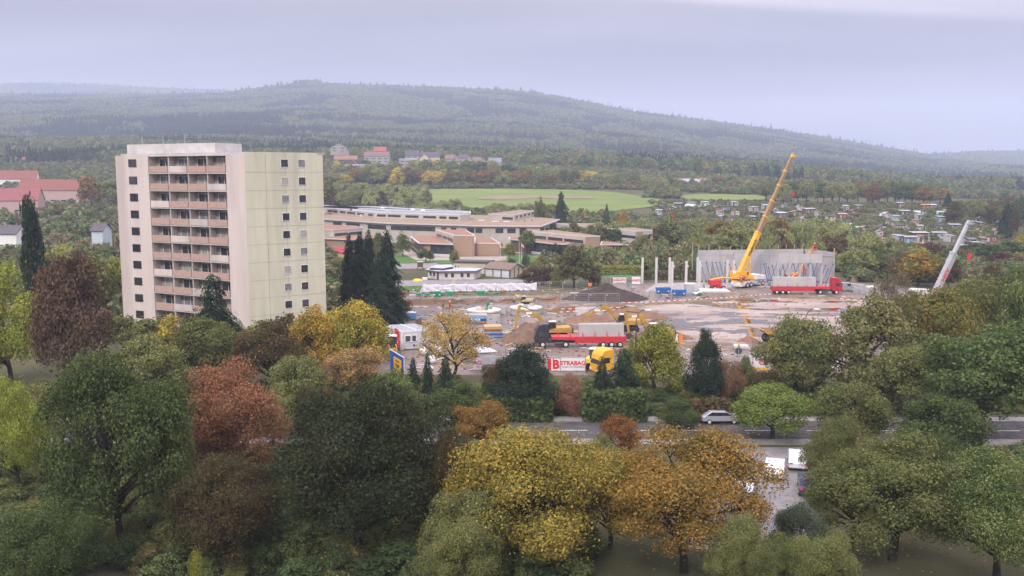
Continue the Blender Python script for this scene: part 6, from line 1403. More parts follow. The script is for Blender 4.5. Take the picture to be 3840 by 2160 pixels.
banner(1775, 1806, 1342, 1388, "end of a white banner with red letters AG by the cabinet", d_ag)
def d_b(r, w, h):
    mb = MB(); mb.box((-w * .33, -.018, 0), (w * .30, .016, h)); mb.build("red_field", M_BANR, r); text_on(r, "B", h * 1.0, XZ(w * .18, -h * .02), M_BANR, bold=.05)
banner(2052, 2099, 1344, 1392, "red and white banner with a big letter B left of the STRABAG one", d_b)
def d_mir(r, w, h):
    text_on(r, "STRABAG", h * .48, XZ(0, 0), M_BANR, bold=.04, mirror=True)
    for z in (-.40, .36): mb = MB(); mb.box((w * .02, -.018, h * z), (w * .62, .014, h * .06)); mb.build("bar", M_BANG, r)
banner(2298, 2347, 1040, 1063, "white banner with STRABAG showing through mirrored, left of the pair", d_mir)
banner(2369, 2401, 1038, 1067, "white banner with mirrored red lettering, right of the pair", lambda r, w, h: (text_on(r, "ZÜBLIN", h * .36, XZ(0, 0), M_BANR, bold=.04, mirror=True)))
def d_logo(r, w, h):
    [MB().box((w * (-.16 + .07 * q), -.018, h * .34), (w * .045, .014, h * .11)).build("faded_mark", M_BANG, r) for q in range(6)]
    mb = MB(); mb.lathe([(h * .17, -.02), (h * .27, -.02), (h * .27, -.035), (h * .17, -.035), (h * .17, -.02)], (w * .34, 0, -.05 * h), 24, 'Y'); mb.build("ring_emblem", M_BANR, r); text_on(r, "V", h * .3, XZ(w * .34, -h * .05), M_BANR, bold=.05); MB().box((-w * .12, -.018, -h * .14), (w * .10, .014, h * .12)).build("red_mark", M_BANR, r)
banner(2793, 2868, 1330, 1380, "white banner with a red ring emblem right of the stop sign", d_logo)
g = P(2852, 1396, 0); mb = MB(); mb.box((0, 0, .55), (2.2, .08, .3)); mb.box((-.9, 0, .35), (.1, .5, .7)); mb.box((.9, 0, .35), (.1, .5, .7)); tag(mb.build("yellow_barrier", M_YELB, loc=(g.x, g.y, 0)), "low yellow barrier board below the logo banner", "barrier")
# big direction sign seen at a slant
r = empty("road_sign", (0, 0, 0), 0, "large blue direction sign with yellow panels standing at a slant", "road sign")
s0, s1 = Q(1463, 1311, 116), Q(1515, 1337, 110.5); ztop = (s0.z + s1.z) / 2; a, b = Vector((s0.x, s0.y, 0)), Vector((s1.x, s1.y, 0)); d = b - a; L = d.length; ang = math.atan2(d.y, d.x); r.location = (a + b) / 2; r.rotation_euler = (0, 0, ang)
HS = 4.4; mb = MB(); mb.box((0, 0, ztop - HS / 2), (L, .06, HS)); mb.build("frame", M_WHITE, r)
M_SBLUE = mat("sign_blue", (.015, .095, .36), .5, var=.03); M_SYEL = mat("sign_yellow", (.74, .42, .03), .5, var=.03)
mb = MB(); mb.box((0, -.035, ztop - HS / 2), (L - .2, .03, HS - .2)); mb.build("blue_field", M_SBLUE, r)
mb = MB(); mb.box((L * .06, -.055, ztop - 1.65), (L * .55, .03, 2.1)); mb.build("yellow_panel", M_SYEL, r)
mb = MB(); mb.box((-L * .25, -.055, ztop - 3.7), (L * .44, .03, 1.0)); mb.build("yellow_panel", M_SYEL, r)
M_SBLK = mat("sign_black", (.03, .03, .03), .6)
for (t, z, s) in (("Hohemark", 1.05, .42), ("Zentrum", 1.6, .42), ("Bad Homburg", 2.2, .40)): 
    pass
for k, (z, w_) in enumerate(((1.0, .30), (1.5, .36), (1.75, .2), (2.2, .42))):
    mb = MB()
    for j in range(6): mb.box((L * .06 - w_ * L / 2 + j * w_ * L / 6 + .1, -.076, ztop - z), (w_ * L / 9, .01, .18 + .06 * ((j * 7 + k) % 2)))
    mb.build("lettering", M_SBLK, r)
for s in (-.32, .32): mb = MB(); mb.tube((L * s, .12, 0), (L * s, .12, ztop - .1), .11); mb.build("post", M_STEEL, r)
# stop sign from behind with lamp
g = P(2768, 1386, 0); r = empty("stop_sign", g, .05, "dark back of an octagonal road sign with a yellow lamp on top", "road sign"); zc_ = zat(1316.5, g.y)
mb = MB(); mb.tube((0, 0, 0), (0, 0, zat(1297, g.y)), .045); mb.build("post", M_STEEL, r)
mb = MB(); n = 8; vs = []
for y in (.05, .08):
    for i in range(n): t = (i + .5) * math.pi / 4; vs.append((math.cos(t) * .53, y, zc_ + math.sin(t) * .53))
mb.add(vs, [tuple(range(n)), tuple(range(n, 2 * n))[::-1]] + [((k + 1) % n, k, k + n, (k + 1) % n + n) for k in range(n)]); mb.build("plate", mat("sign_back_grey", (.06, .075, .08), .5), r)
mb = MB(); mb.lathe([(0, 0), (.17, 0), (.2, .2), (.14, .38), (0, .4)], (0, 0, zat(1299, g.y)), 12); mb.build("lamp", M_YELB, r, smooth=True)
def street_lamp(px, D, zt, reach, label):
    g = Q(px, 1300, D); r = empty("street_lamp", (g.x, D, 0), 0, label, "street lamp", "curved street lamps")
    mb = MB(); mb.tube((0, 0, 0), (0, 0, zt - 1.6), .10, .07, n=8); p = Vector((0, 0, zt - 1.6))
    for i in range(1, 9):
        t = i / 8; q = Vector((reach * .62 * (1 - math.cos(t * math.pi / 2)), 0, zt - 1.6 + 1.6 * math.sin(t * math.pi / 2))); mb.tube(p, q, .055, n=6); p = q
    mb.tube(p, p + Vector((reach * .25, 0, .02)), .045, n=6); mb.build("post", M_DARK, r)
    mb = MB(); mb.box((reach * .97, 0, zt + .0), (.75, .26, .13)); mb.build("lamp_head", M_WHITE, r, bevel=.03); return r
street_lamp(2384, 108, zat(1163, 108), 1.45, "curved street lamp before the right excavator"); street_lamp(3016, 108, zat(1159, 108), 1.35, "curved street lamp over the rounded olive tree")
# cabinets and containers
g = [P(1798, 1322, 2.0), P(1866, 1318, 2.0), P(1829, 1302, 2.0), P(1764, 1306, 2.0)]; g = xy(*g); cen = sum(g, Vector((0, 0))) / 4
r = empty("transformer_cabinet", (cen.x, cen.y, 0), 0, "grey transformer cabinet with double doors and overhanging pale roof", "cabinet"); gl = [v - cen for v in g]
mb = MB(); mb.prism(off(gl, -.22), .05, 1.9); mb.build("body", M_GREY, r); mb = MB(); mb.prism(gl, 1.902, 2.02); mb.build("roof", mat("pale_grey_roof", (.50, .52, .56), .5), r)
bl = off(gl, -.22); bl = sorted(bl, key=lambda v: v.y)[:2]; bl = sorted(bl, key=lambda v: v.x)
for s0_, s1_ in ((.08, .49), (.52, .93)): window(r, bl[0] + cen, bl[1] + cen, s0_, s1_, .1, 1.75, fm=M_GREY, gm=M_GREY, name="door", out=.04)
for o in list(r.children):
    if o.name.startswith("door"): o.location = (-cen.x, -cen.y, 0)
g = xy(P(1507, 1242.6, 3.05), P(1622, 1235, 3.05), P(1556, 1213, 3.05), P(1446, 1219, 3.05)); cen = sum(g, Vector((0, 0))) / 4; gl = [v - cen for v in g]
r = empty("office_container", (cen.x, cen.y, 0), 0, "pale grey site office container with a big red B on its side", "container")
M_CONT = mat("container_grey", (.50, .50, .52), .6, var=.04, dirt=.15)
mb = MB(); mb.prism(off(gl, -.03), .15, 2.9); mb.build("wall", M_CONT, r)
mb = MB(); mb.prism(gl, 2.9, 3.05); ro = mb.build("roof", M_WHITE, r); mb = MB(); mb.prism(off(gl, -.12), 3.052, 3.07); mb.build("roof_covering", mat("container_roof", (.27, .29, .31), .6, var=.12, scale=2), ro)
m0, m1 = (gl[0] + gl[1]) / 2, (gl[2] + gl[3]) / 2; mb = MB(); mb.tube((m0.x, m0.y, 3.08), (m1.x, m1.y, 3.08), .05, n=4); mb.build("roof_seam", M_WHITE, r)
e = (gl[0] - gl[1]).normalized()
for q in gl: mb = MB(); mb.box((q.x * .995, q.y * .995, 1.52), (.16, .16, 2.75)); mb.build("corner_post", M_WHITE, r)
for x0, x1 in ((.09, .29), (.31, .47)):
    w_ = window(r, g[0], g[1], x0 * 1.0, x1, 1.25, 2.35, 1, 1, fm=M_FRAMEW); w_.location = (-cen.x, -cen.y, 0)
w_ = window(r, g[0], g[1], .36, .42, .55, .85, fm=M_DARK); w_.location = (-cen.x, -cen.y, 0)
A_, B_ = gl[3], gl[0]; dd = (B_ - A_).normalized(); nn = Vector((dd.y, -dd.x)); nn = nn if nn.y < 0 else -nn; c = A_.lerp(B_, .72) + nn * .05
text_on(r, "B", 3.9, plane_m((c.x, c.y, 1.5), (dd.x, dd.y, 0), (0, 0, 1)), M_BANR, name="letter_b", bold=.05)
g = P(1628, 1286, 0); mb = MB(); mb.tube((0, 0, 0), (0, 0, 2.6), .05); mb.box((0, -.06, 2.2), (.9, .04, .9)); tag(mb.build("warning_board", M_REDB, loc=(g.x, g.y, 0)), "small red and white board at the right end of the office container", "sign")
for i, (px, py) in enumerate(((1590, 1330), (1620, 1362), (1640, 1318))):
    g = P(px, py, 0); mb = MB(); mb.lathe([(0, 0), (.6, .02), (.75, .5), (.6, 1.0), (.3, 1.15), (0, 1.1)], n=10); tag(mb.build("big_bag", M_BANW, loc=(g.x, g.y, 0), smooth=True), ["white bulk bag nearest the office container window", "white bulk bag lowest under the thin gold tree", "white bulk bag at the container's right corner"][i], "bulk bag", "white bulk bags")
# small plant in front of the sheeting
rowp = [(1516, 1106, "brown pallet pile beside the spruce", "stack", "box"), (1548, 1110, "grey low wall block left of the green pump", "block", "block"), (1572, 1110, "green pump with brown frame, leftmost", "pump", "pump"), (1603, 1111, "green pump unit left of the green skip", "pump", "pump"),
        (1662, 1108, "dark green pump right of the green skip", "pump", "pump"), (1690, 1106, "brown pallet with pipes right of the green skip", "stack", "box"), (1725, 1106, "rusty frame on the ground before the sheeting", "frame", "frame"), (1748, 1105, "mint green pipe bundle before the sheeting", "pipe", "pipe"),
        (1800, 1104, "green crate before the fifth sheeting panel", "crate", "box"), (1826, 1105, "green pump beside the green crate", "pump", "pump"), (1862, 1104, "green slanted pipe leaning on a trestle", "pipe", "pipe"), (1886, 1102, "brown pallet near the end of the sheeting", "stack", "box")]
for i, (px, py, lab, cat, k) in enumerate(rowp):
    g = P(px, py, 0); mm = M_GREEN if "green" in lab and "block" not in lab else (M_CONC if "grey" in lab else mat("rust_brown_paint", (.26, .12, .07), .8)); r = empty({"box": "pallet_stack", "pump": "pump_unit", "frame": "steel_frame", "pipe": "pipe_bundle", "block": "low_block"}[k], (g.x, g.y, 0), R.uniform(-.2, .2), lab, cat)
    if k == "pump":
        mb = MB(); mb.box((0, 0, .45), (1.3, .8, .5)); mb.build("housing", mm, r, bevel=.05); mb = MB(); mb.box((0, 0, .12), (1.6, .9, .12)); mb.tube((-.5, 0, .6), (-.5, 0, 1.2), .07); mb.build("base_frame", MATS.get("rust_brown_paint") or M_DARK, r)
        for s in (-1, 1): wheel(r, (s * .5, -.45, .22), .22, .12)
    elif k == "pipe":
        mb = MB(); mb.tube((-1.1, 0, .15), (1.1, .1, .5 if "slant" in lab else .15), .13); mb.tube((-.9, .35, .13), (1.2, .3, .13), .12); mb.build("pipe", mm, r); mb = MB(); mb.box((.6, .1, .12), (.1, .9, .24)); mb.build("trestle", M_WOOD, r)
    elif k == "frame":
        mb = MB()
        for x in (-.8, .8): mb.box((x, 0, .3), (.08, .9, .6))
        mb.box((0, -.4, .5), (1.6, .06, .06)); mb.box((0, .4, .5), (1.6, .06, .06)); mb.build("frame", mm, r)
    else:
        for j in range(3 if k == "box" else 1): mb = MB(); mb.box((R.uniform(-.06, .06), 0, .15 + j * .28), (1.5, 1.0, .24 if k == "box" else .5)); mb.build("layer", mm, r)
rail = empty("low_railing", (0, 0, 0), 0, "rusty low railing of bars along the foot of the sheeting", "railing")
for i in range(22):
    a = P(1650 + i * 11, 1101 - i * .2, 0); mb = MB(); mb.tube(a, a + Vector((0, 0, .95)), .03, n=4); mb.build("bar", MATS["rust_brown_paint"], rail)
a, b = P(1650, 1101), P(1881, 1097); mb = MB(); mb.tube(a + Vector((0, 0, .9)), b + Vector((0, 0, .9)), .03, n=4); mb.build("top_rail", MATS["rust_brown_paint"], rail)
# precast parts at the right
for i, (a, b, py, h, lab) in enumerate(((3188, 3240, 1092, 1.6, "long grey concrete block wall, left piece"), (3246, 3305, 1102, 1.2, "long grey concrete block wall, right piece"))):
    p, q = P(a, py - 6, 0), P(b, py, 0); mb = MB(); mb.box((0, 0, h / 2), ((q - p).length, .6, h)); tag(mb.build("concrete_block", M_CONC, loc=((p + q) / 2), rot=(0, 0, math.atan2(q.y - p.y, q.x - p.x))), lab, "block")
heap("soil_heap", (P(3203, 1075).x, P(3203, 1075).y + 1), 1.8, 1.2, 2.3, M_EARTH, "little brown mound behind the concrete blocks", seed=31)
def crate(px, py, lab):
    g = P(px, py, 0); r = empty("wire_crate", (g.x, g.y, 0), -.2, lab, "crate", "steel crates by the concrete blocks")
    mb = MB()
    for x in (-.65, .65):
        for y in (-.5, .5): mb.box((x, y, .6), (.08, .08, 1.2))
    mb.build("posts", M_STEEL, r)
    for z in (.25, .55, .85, 1.15): mb = MB(); mb.box((0, -.5, z), (1.22, .04, .12)); mb.box((0, .5, z), (1.22, .04, .12)); mb.box((-.65, 0, z), (.04, .9, .12)); mb.box((.65, 0, z), (.04, .9, .12)); mb.build("slat", M_STEEL, r)
crate(3212, 1100, "steel slatted crate, left of the two"); crate(3237, 1104, "steel slatted crate, right of the two")
stack("board_stack", 3255, 3290, 1084, 3, .2, [M_WHITE, M_CONCL, M_WHITE], "pile of white boards behind the concrete blocks", "stack", 2)
g = P(2220, 1080, 0); q = P(2219.5, 1073, 3.2); mb = MB(); mb.box((0, 0, .4), (.8, .6, .55)); mb.box((0, 0, .08), (.6, .4, .14)); tag(mb.build("orange_box", M_ORANGE, loc=(q.x, q.y + 5, 3.2 * .0 + zat(1074, q.y + 5))), "orange box on the shoulder of the topsoil heap", "box")
mb = MB(); c = bpy.data.objects["orange_box"].location; mb.tube((c.x, c.y, 0), (c.x, c.y, c.z + .05), .08); mb.box((c.x, c.y, .2), (.8, .8, .4)); r = mb.build("post", M_STEEL, None); r.parent = bpy.data.objects["orange_box"]; r.matrix_parent_inverse = Matrix.Translation(-c)
g = P(2550, 1284, 0); r = empty("safety_barrier", (g.x, g.y, 0), .3, "orange and white barrier panels right of the ochre excavator", "barrier")
for x, m_ in ((-.8, M_WHITE), (.1, M_ORANGE)): mb = MB(); mb.box((x, 0, .75), (.7, .1, 1.3)); mb.box((x, 0, .06), (.7, .6, .12)); mb.build("panel", m_, r)
# people
M_SKIN = mat("skin", (.42, .26, .19), .6); M_NAVY = mat("dark_work_trousers", (.03, .035, .06), .85); M_VIS = mat("orange_high_visibility", (.80, .16, .05), .6); M_VISR = mat("red_jacket", (.62, .03, .04), .6); M_BROWN = mat("brown_jacket", (.16, .09, .06), .8); M_VISG = mat("lime_vest", (.42, .55, .12), .6)
def person(px, py, D, z, rz, top, legs, helmet, label, pose="walk"):
    g = P(px, py, 0) if D is None else Vector((Q(px, py, D).x, D, z)); r = empty("person", g, rz, label, "person")
    st = .22 if pose == "walk" else .05; arm = .35 if pose == "work" else .08
    J = {"pelvis": (0, 0, .95), "chest": (.02, 0, 1.28), "neck": (.02, 0, 1.50), "head": (.03, 0, 1.66), "crown": (.03, 0, 1.76),
         "ls": (0, .20, 1.44), "le": (arm * .5, .27, 1.16), "lh": (arm + .1, .24, .95), "rs": (0, -.20, 1.44), "re": (-.05 + arm * .6, -.27, 1.16), "rh": (.04 + arm, -.24, .96),
         "lp": (0, .10, .90), "lk": (st * .6, .11, .50), "la": (st * .4, .11, .09), "lt": (st * .4 + .16, .11, .04), "rp": (0, -.10, .90), "rk": (-st * .2, -.11, .50), "ra": (-st, -.11, .09), "rt": (-st + .16, -.11, .04)}
    Rd = {"pelvis": .15, "chest": .17, "neck": .065, "head": .10, "crown": .07, "ls": .085, "le": .055, "lh": .05, "rs": .085, "re": .055, "rh": .05, "lp": .10, "lk": .07, "la": .05, "lt": .04, "rp": .10, "rk": .07, "ra": .05, "rt": .04}
    E = [("pelvis", "chest"), ("chest", "neck"), ("neck", "head"), ("head", "crown"), ("chest", "ls"), ("ls", "le"), ("le", "lh"), ("chest", "rs"), ("rs", "re"), ("re", "rh"), ("pelvis", "lp"), ("lp", "lk"), ("lk", "la"), ("la", "lt"), ("pelvis", "rp"), ("rp", "rk"), ("rk", "ra"), ("ra", "rt")]
    ks = list(J); me = bpy.data.meshes.new("body"); me.from_pydata([J[k] for k in ks], [(ks.index(a), ks.index(b)) for a, b in E], []); ob = bpy.data.objects.new("tmp", me); COL.objects.link(ob)
    ob.modifiers.new("skin", 'SKIN'); 
    for k, v in zip(ks, me.skin_vertices[0].data): v.radius = (Rd[k], Rd[k]); v.use_root = (k == "pelvis")
    sb = ob.modifiers.new("sub", 'SUBSURF'); sb.levels = 1; sb.render_levels = 1
    dg = bpy.context.evaluated_depsgraph_get(); m2 = bpy.data.meshes.new_from_object(ob.evaluated_get(dg)); bpy.data.objects.remove(ob); m2.name = "body"; m2.materials.clear()
    for m_ in (legs, top, M_SKIN, M_BLACK): m2.materials.append(m_)
    for p in m2.polygons:
        z_ = p.center.z; y_ = abs(p.center.y); p.material_index = 3 if z_ < .12 else (2 if z_ > 1.53 or (y_ > .19 and z_ < 1.0 and z_ > .7) else (1 if z_ > .93 else 0)); p.use_smooth = True
    link("body", m2, None, r)
    mb = MB(); mb.lathe([(.15, 1.70), (.135, 1.78), (.09, 1.85), (0, 1.87)], (.03, 0, 0), 12); mb.build("helmet" if helmet is not M_BROWN else "hair", helmet, r, smooth=True)
    if top in (M_VIS, M_VISG):
        mb = MB(); mb.lathe([(.205, 1.08), (.21, 1.13)], (.01, 0, 0), 12); o = mb.build("reflective_stripe", M_WHITE, r)
    return r
person(1655, 1209, None, 0, 2.2, M_VIS, M_VIS, M_WHITE, "worker in orange high visibility clothes and white helmet walking below the tanks")
person(1687, 1161, None, 0, 1.6, M_VISR, M_NAVY, M_WHITE, "worker in a red jacket and dark trousers on the mud track", "stand")
person(1661, 1166, None, 0, 1.2, M_BROWN, mat("tan_trousers", (.25, .16, .10), .8), M_BROWN, "person in a brown jacket left of the worker in red", "stand")
person(2639, 1081, None, 0, -.8, M_VISG, M_NAVY, M_WHITE, "worker in a pale vest walking beside the columns")
person(2748, 1386, 112, 0, -1.4, M_VISR, M_NAVY, M_VISR, "person in red standing left of the octagonal sign back", "stand")
t = Q(3039, 930, 230); person(0, 0, None, 0, 0, M_VISR, M_NAVY, M_WHITE, "worker in red in the basket above the hall wall", "work").location = (t.x + .7, 229, t.z - .45)
g = P(2990, 1075, 0); rr_ = bpy.data.objects; person(0, 0, None, 0, 0, M_VISR, M_WHITE, M_WHITE, "worker in red and white in the lift basket under the hanging panels", "work").location = (g.x + math.cos(.8) * 4.2, 226 + math.sin(.8) * 4.2, 2.95)
# ------------------------------------------------------------------ workshop buildings and playground
M_PLAST = mat("white_plaster", (.56, .53, .47), .9, var=.06, scale=1.5, dirt=.3); M_TAR = mat("dark_roofing", (.075, .065, .065), .85, var=.2, scale=.8); M_FELT = mat("pale_roof_felt", (.36, .38, .42), .8, var=.12, scale=.6)
M_TILEBR = mat("brown_roof_tiles", (.17, .115, .10), .85, var=.12, scale=1.5); M_TILER = mat("red_roof_tiles", (.22, .085, .065), .85, var=.15, scale=1.5); M_TILED = mat("dark_roof_tiles", (.085, .075, .085), .85, var=.15, scale=1.5); M_CLAD = mat("cream_cladding", (.50, .45, .33), .85, var=.05)
M_TRIM = mat("brown_timber_trim", (.10, .055, .045), .8)
# clay play house with arched windows
fa, fb, fc = Vector(P(1648, 1049).xy), Vector(P(1778, 1048).xy), Vector(P(1604, 1043).xy); bk = fb + Vector((1.5, 6.2)); r = empty("clay_workshop", (0, 0, 0), 0, "low whitewashed hut with arched windows and a pale two level roof", "hut")
mb = MB(); mb.prism([fa, fb, bk, fc + Vector((.3, 4))if False else fc + Vector((1, 5)), fc], 0, 2.1); mb.build("wall", M_PLAST, r)
rp = off([fa, fb, bk, fc + Vector((1, 5)), fc], .7); mb = MB(); mb.prism(rp, 2.11, 2.3); ro = mb.build("roof", M_TRIM, r); mb = MB(); mb.prism(off([fa, fb, bk, fc + Vector((1, 5)), fc], .65), 2.302, 2.38); mb.build("roof_covering", M_FELT, ro)
c0 = Vector(P(1625, 1012, 3.0).xy); up = [Vector(P(1612, 1004, 2.9).xy), Vector(P(1660, 1006, 2.9).xy), Vector(P(1698, 1000, 2.9).xy), Vector(P(1690, 993, 2.9).xy), Vector(P(1640, 994, 2.9).xy)]
mb = MB(); mb.prism(up, 2.4, 2.85); mb.build("clerestory", M_TRIM, r); mb = MB(); mb.prism(off(up, .3), 2.86, 2.98); mb.build("upper_roof", M_FELT, r)
def arch(A, B, px, zb, w, h):
    s = wall_s(A, B, px); L = (Vector(B) - Vector(A)).length; window(r, A, B, s - w / 2 / L, s + w / 2 / L, zb, zb + h, fr=.06, out=.06)
for px in (1672, 1695, 1731.5, 1755): arch(fa, fb, px, .65, .75, 1.0)
for px in (1613.5, 1626.5): arch(fc, fa, px, .8, .7, 1.0)
window(r, fc, fa, .80, .95, .05, 1.9, fm=M_TRIM, gm=M_DARK, name="door")
# cream shed with flat dark roof and garages
a, b = Vector(P(1700, 1024).xy), Vector(P(1821, 1027).xy); r = empty("cream_shed", (0, 0, 0), 0, "cream shed with flat dark roof and a grey door behind the clay hut", "shed")
poly = [a, b, b + Vector((2, 5)), a + Vector((2, 5))]; mb = MB(); mb.prism(poly, 0, 3.1); mb.build("wall", M_CLAD, r); mb = MB(); mb.prism(off(poly, .4), 3.11, 3.4); mb.build("roof", M_TAR, r)
pwin(r, a, b, 1790, 1803, .05, 2.4, 1, fm=M_GREY, gm=M_GREY, name="door"); pwin(r, a, b, 1704, 1712, 1.0, 2.3, 1, fm=M_FRAMEW); pwin(r, a, b, 1715, 1721, 1.0, 2.3, 1, fm=M_FRAMEW)
def gable_house(name, A, B, dep, hw, hr, wm, rm, label, cat, over=.4, group=None, ridge='long', wins=(), door=None, gm=None, chim=0, zf=0.0, dorm=None):
    """A-B is the front eaves wall (plan); ridge parallel ('long') or across ('cross')"""
    A, B = Vector(A[:2]), Vector(B[:2]); d = B - A; L = d.length; d.normalize(); n = Vector((-d.y, d.x)); n = n if n.y > 0 else -n
    ang = math.atan2(d.y, d.x); fl = 1 if n.dot(Vector((-d.y, d.x))) > 0 else -1
    r = empty(name, (A.x, A.y, zf), ang, label, cat, group)
    D = dep * fl
    mb = MB()
    if ridge == 'long':
        mb.add([(0, 0, -3), (L, 0, -3), (L, D, -3), (0, D, -3), (0, 0, hw), (L, 0, hw), (L, D, hw), (0, D, hw), (0, D / 2, hw + hr - .12), (L, D / 2, hw + hr - .12)], [(0, 1, 5, 4), (1, 2, 6, 9, 5), (2, 3, 7, 6), (3, 0, 4, 8, 7), (4, 5, 9, 8), (6, 7, 8, 9), (3, 2, 1, 0)])
    else:
        mb.add([(0, 0, -3), (L, 0, -3), (L, D, -3), (0, D, -3), (0, 0, hw), (L, 0, hw), (L, D, hw), (0, D, hw), (L / 2, 0, hw + hr - .12), (L / 2, D, hw + hr - .12)], [(0, 1, 5, 8, 4), (1, 2, 6, 5), (2, 3, 7, 9, 6), (3, 0, 4, 7), (5, 6, 9, 8), (7, 4, 8, 9), (3, 2, 1, 0)])
    mb.build("wall", wm, r)
    o = over; k = hr / (abs(D) / 2 if ridge == 'long' else L / 2); dz = o * k; t = .18
    mb = MB(); so = o * fl
    if ridge == 'long':
        for (y0, y1, s) in ((-so, D / 2, 1), (D + so, D / 2, -1)): mb.add([(-o, y0, hw - dz), (L + o, y0, hw - dz), (L + o, y1, hw + hr), (-o, y1, hw + hr), (-o, y0, hw - dz - t), (L + o, y0, hw - dz - t), (L + o, y1, hw + hr - t), (-o, y1, hw + hr - t)], [(0, 1, 2, 3), (7, 6, 5, 4), (4, 5, 1, 0), (1, 5, 6, 2), (0, 3, 7, 4)])
    else:
        for (x0, x1) in ((-o, L / 2), (L + o, L / 2)): mb.add([(x0, -so, hw - dz), (x1, -so, hw + hr), (x1, D + so, hw + hr), (x0, D + so, hw - dz), (x0, -so, hw - dz - t), (x1, -so, hw + hr - t), (x1, D + so, hw + hr - t), (x0, D + so, hw - dz - t)], [(0, 1, 2, 3), (7, 6, 5, 4), (4, 5, 1, 0), (2, 6, 7, 3), (0, 3, 7, 4)])
    ro = mb.build("roof", rm, r)
    for i in range(chim): mb = MB(); mb.box((L * (.3 + .35 * i), D * .45, hw + hr + .2), (.6, .6, 1.2)); mb.build("chimney", M_BRICK, ro)
    for (x0, x1, z0, z1, nx) in wins:
        w_ = MB(); cx = (x0 + x1) / 2 * L; ww = (x1 - x0) * L; s = -.03 * fl
        w_.box((cx, s, (z0 + z1) / 2), (ww, .06, z1 - z0)); f = w_.build("window", gm or M_FRAMEW, r); w_ = MB()
        for j in range(nx): w_.box((cx - ww / 2 + ww * (j + .5) / nx, s * 1.9, (z0 + z1) / 2), (ww / nx - .12, .03, z1 - z0 - .16))
        w_.build("pane", M_GLASS, f)
    if door: mb = MB(); mb.box((door[0] * L, -.04 * fl, door[2] / 2), (door[1], .06, door[2])); mb.build("door", door[3], r)
    return r
a, b = P(1818, 1036), P(1912, 1043); g = gable_house("garage_row", a, b, 6.5, 2.5, 1.3, M_CLAD, M_TILEBR, "row of three garages with pale doors and a brown pitched roof", "garage", .4)
L = (Vector(b.xy) - Vector(a.xy)).length
for i in range(3): mb = MB(); mb.box((L * (i + .5) / 3, -.04, 1.15), (L / 3 - .5, .06, 2.1)); mb.build("garage_door", mat("pale_garage_door", (.52, .56, .58), .6), g)
for i in range(4): mb = MB(); mb.box((.05 + (L - .1) * i / 3, -.05, 1.2), (.18, .1, 2.4)); mb.build("timber_post", M_TRIM, g)
for i in range(4): mb = MB(); mb.box((L + .05, .1 + 6.3 * i / 3, 1.3), (.1, .2, 2.6)); mb.build("timber_post", M_TRIM, g)
mb = MB(); mb.box((L + .04, 4.3, 1.9), (.06, .5, .9)); mb.build("window", M_FRAME, g)
gable_house("garden_shed", P(1200, 964), P(1294, 966), 4.5, 1.9, 1.3, M_WOOD, mat("crimson_roof", (.27, .035, .045), .7), "shed with a crimson roof at the left edge of the school yard", "shed", .3)
g = P(1576, 1014, 0); r = empty("play_tower", g, .1, "brown play tub on trestle legs in the yard", "play tower"); mb = MB(); mb.box((0, 0, 1.75), (1.6, 1.6, 1.5)); mb.build("tub", M_TRIM, r); mb = MB(); mb.box((0, 0, 2.54), (1.75, 1.75, .12)); mb.build("lid", M_CLAD, r)
for x in (-.8, .8):
    for y in (-.8, .8): mb = MB(); mb.tube((x * 1.3, y, 0), (x * .8, y, 1.2), .07, n=4); mb.build("leg", M_TRIM, r)
gable_house("play_house", P(1402, 985), P(1424, 985), 1.8, 1.3, .8, M_LBLUE, M_WHITE, "little blue play house with white roof behind the spruces", "play house", .15)
g = P(1566, 1053, 0); mb = MB(); mb.lathe([(0, .55), (.8, .5), (1.2, .3), (1.35, 0)], n=16); o = mb.build("yellow_cover", mat("yellow_tarpaulin", (.72, .46, .03), .5, bump=.5), loc=g, smooth=True); o.scale = (1, .8, 1); tag(o, "rounded yellow tarpaulin heap left of the clay hut", "tarpaulin")
boxc("white_box", 1584, 1602, 1050, .5, M_WHITE, "flat white box right of the yellow tarpaulin", "box", 1.0)
boxc("outdoor_unit", 1694, 1708, 1063, 1.1, M_CLAD, "cream ventilation unit in front of the clay hut", "machine", .6)
# garden of the school: poles, flags, parasol, play things
M_FLB, M_FLR, M_FLG = mat("flag_black", (.02, .02, .02), .8), mat("flag_red", (.55, .03, .03), .8), mat("flag_gold", (.75, .45, .03), .8)
for i, (px, top, base) in enumerate(((1877, 908, 967), (1947, 905, 990), (1955, 908, 991))):
    g = P(px, base, 0); h = zat(top, g.y); r = empty("flag_pole", g, 0, ["flag pole with a hanging German flag at the brick wall", "bare white flag pole, left of the pair on the lawn", "white flag pole with a limp red and white flag"][i], "flag pole", "flag poles"); mb = MB(); mb.tube((0, 0, 0), (0, 0, h), .06, .04, n=6); mb.build("pole", M_WHITE, r)
    if i != 1:
        for j, m_ in enumerate((M_FLB, M_FLR, M_FLG) if i == 0 else (M_FLR, M_WHITE, M_FLR)):
            V = [(.06 + k * .12 + .03 * j, .08 * math.sin(k * 1.7), h - .15 - j * .45 - z * .45 - k * .12) for z in (0, 1) for k in range(7)]; me = bpy.data.meshes.new("stripe"); me.from_pydata(V, [], [(k, k + 1, k + 8, k + 7) for k in range(6)]); o = link("flag_stripe", me, m_, r); o.modifiers.new("t", 'SOLIDIFY').thickness = .02
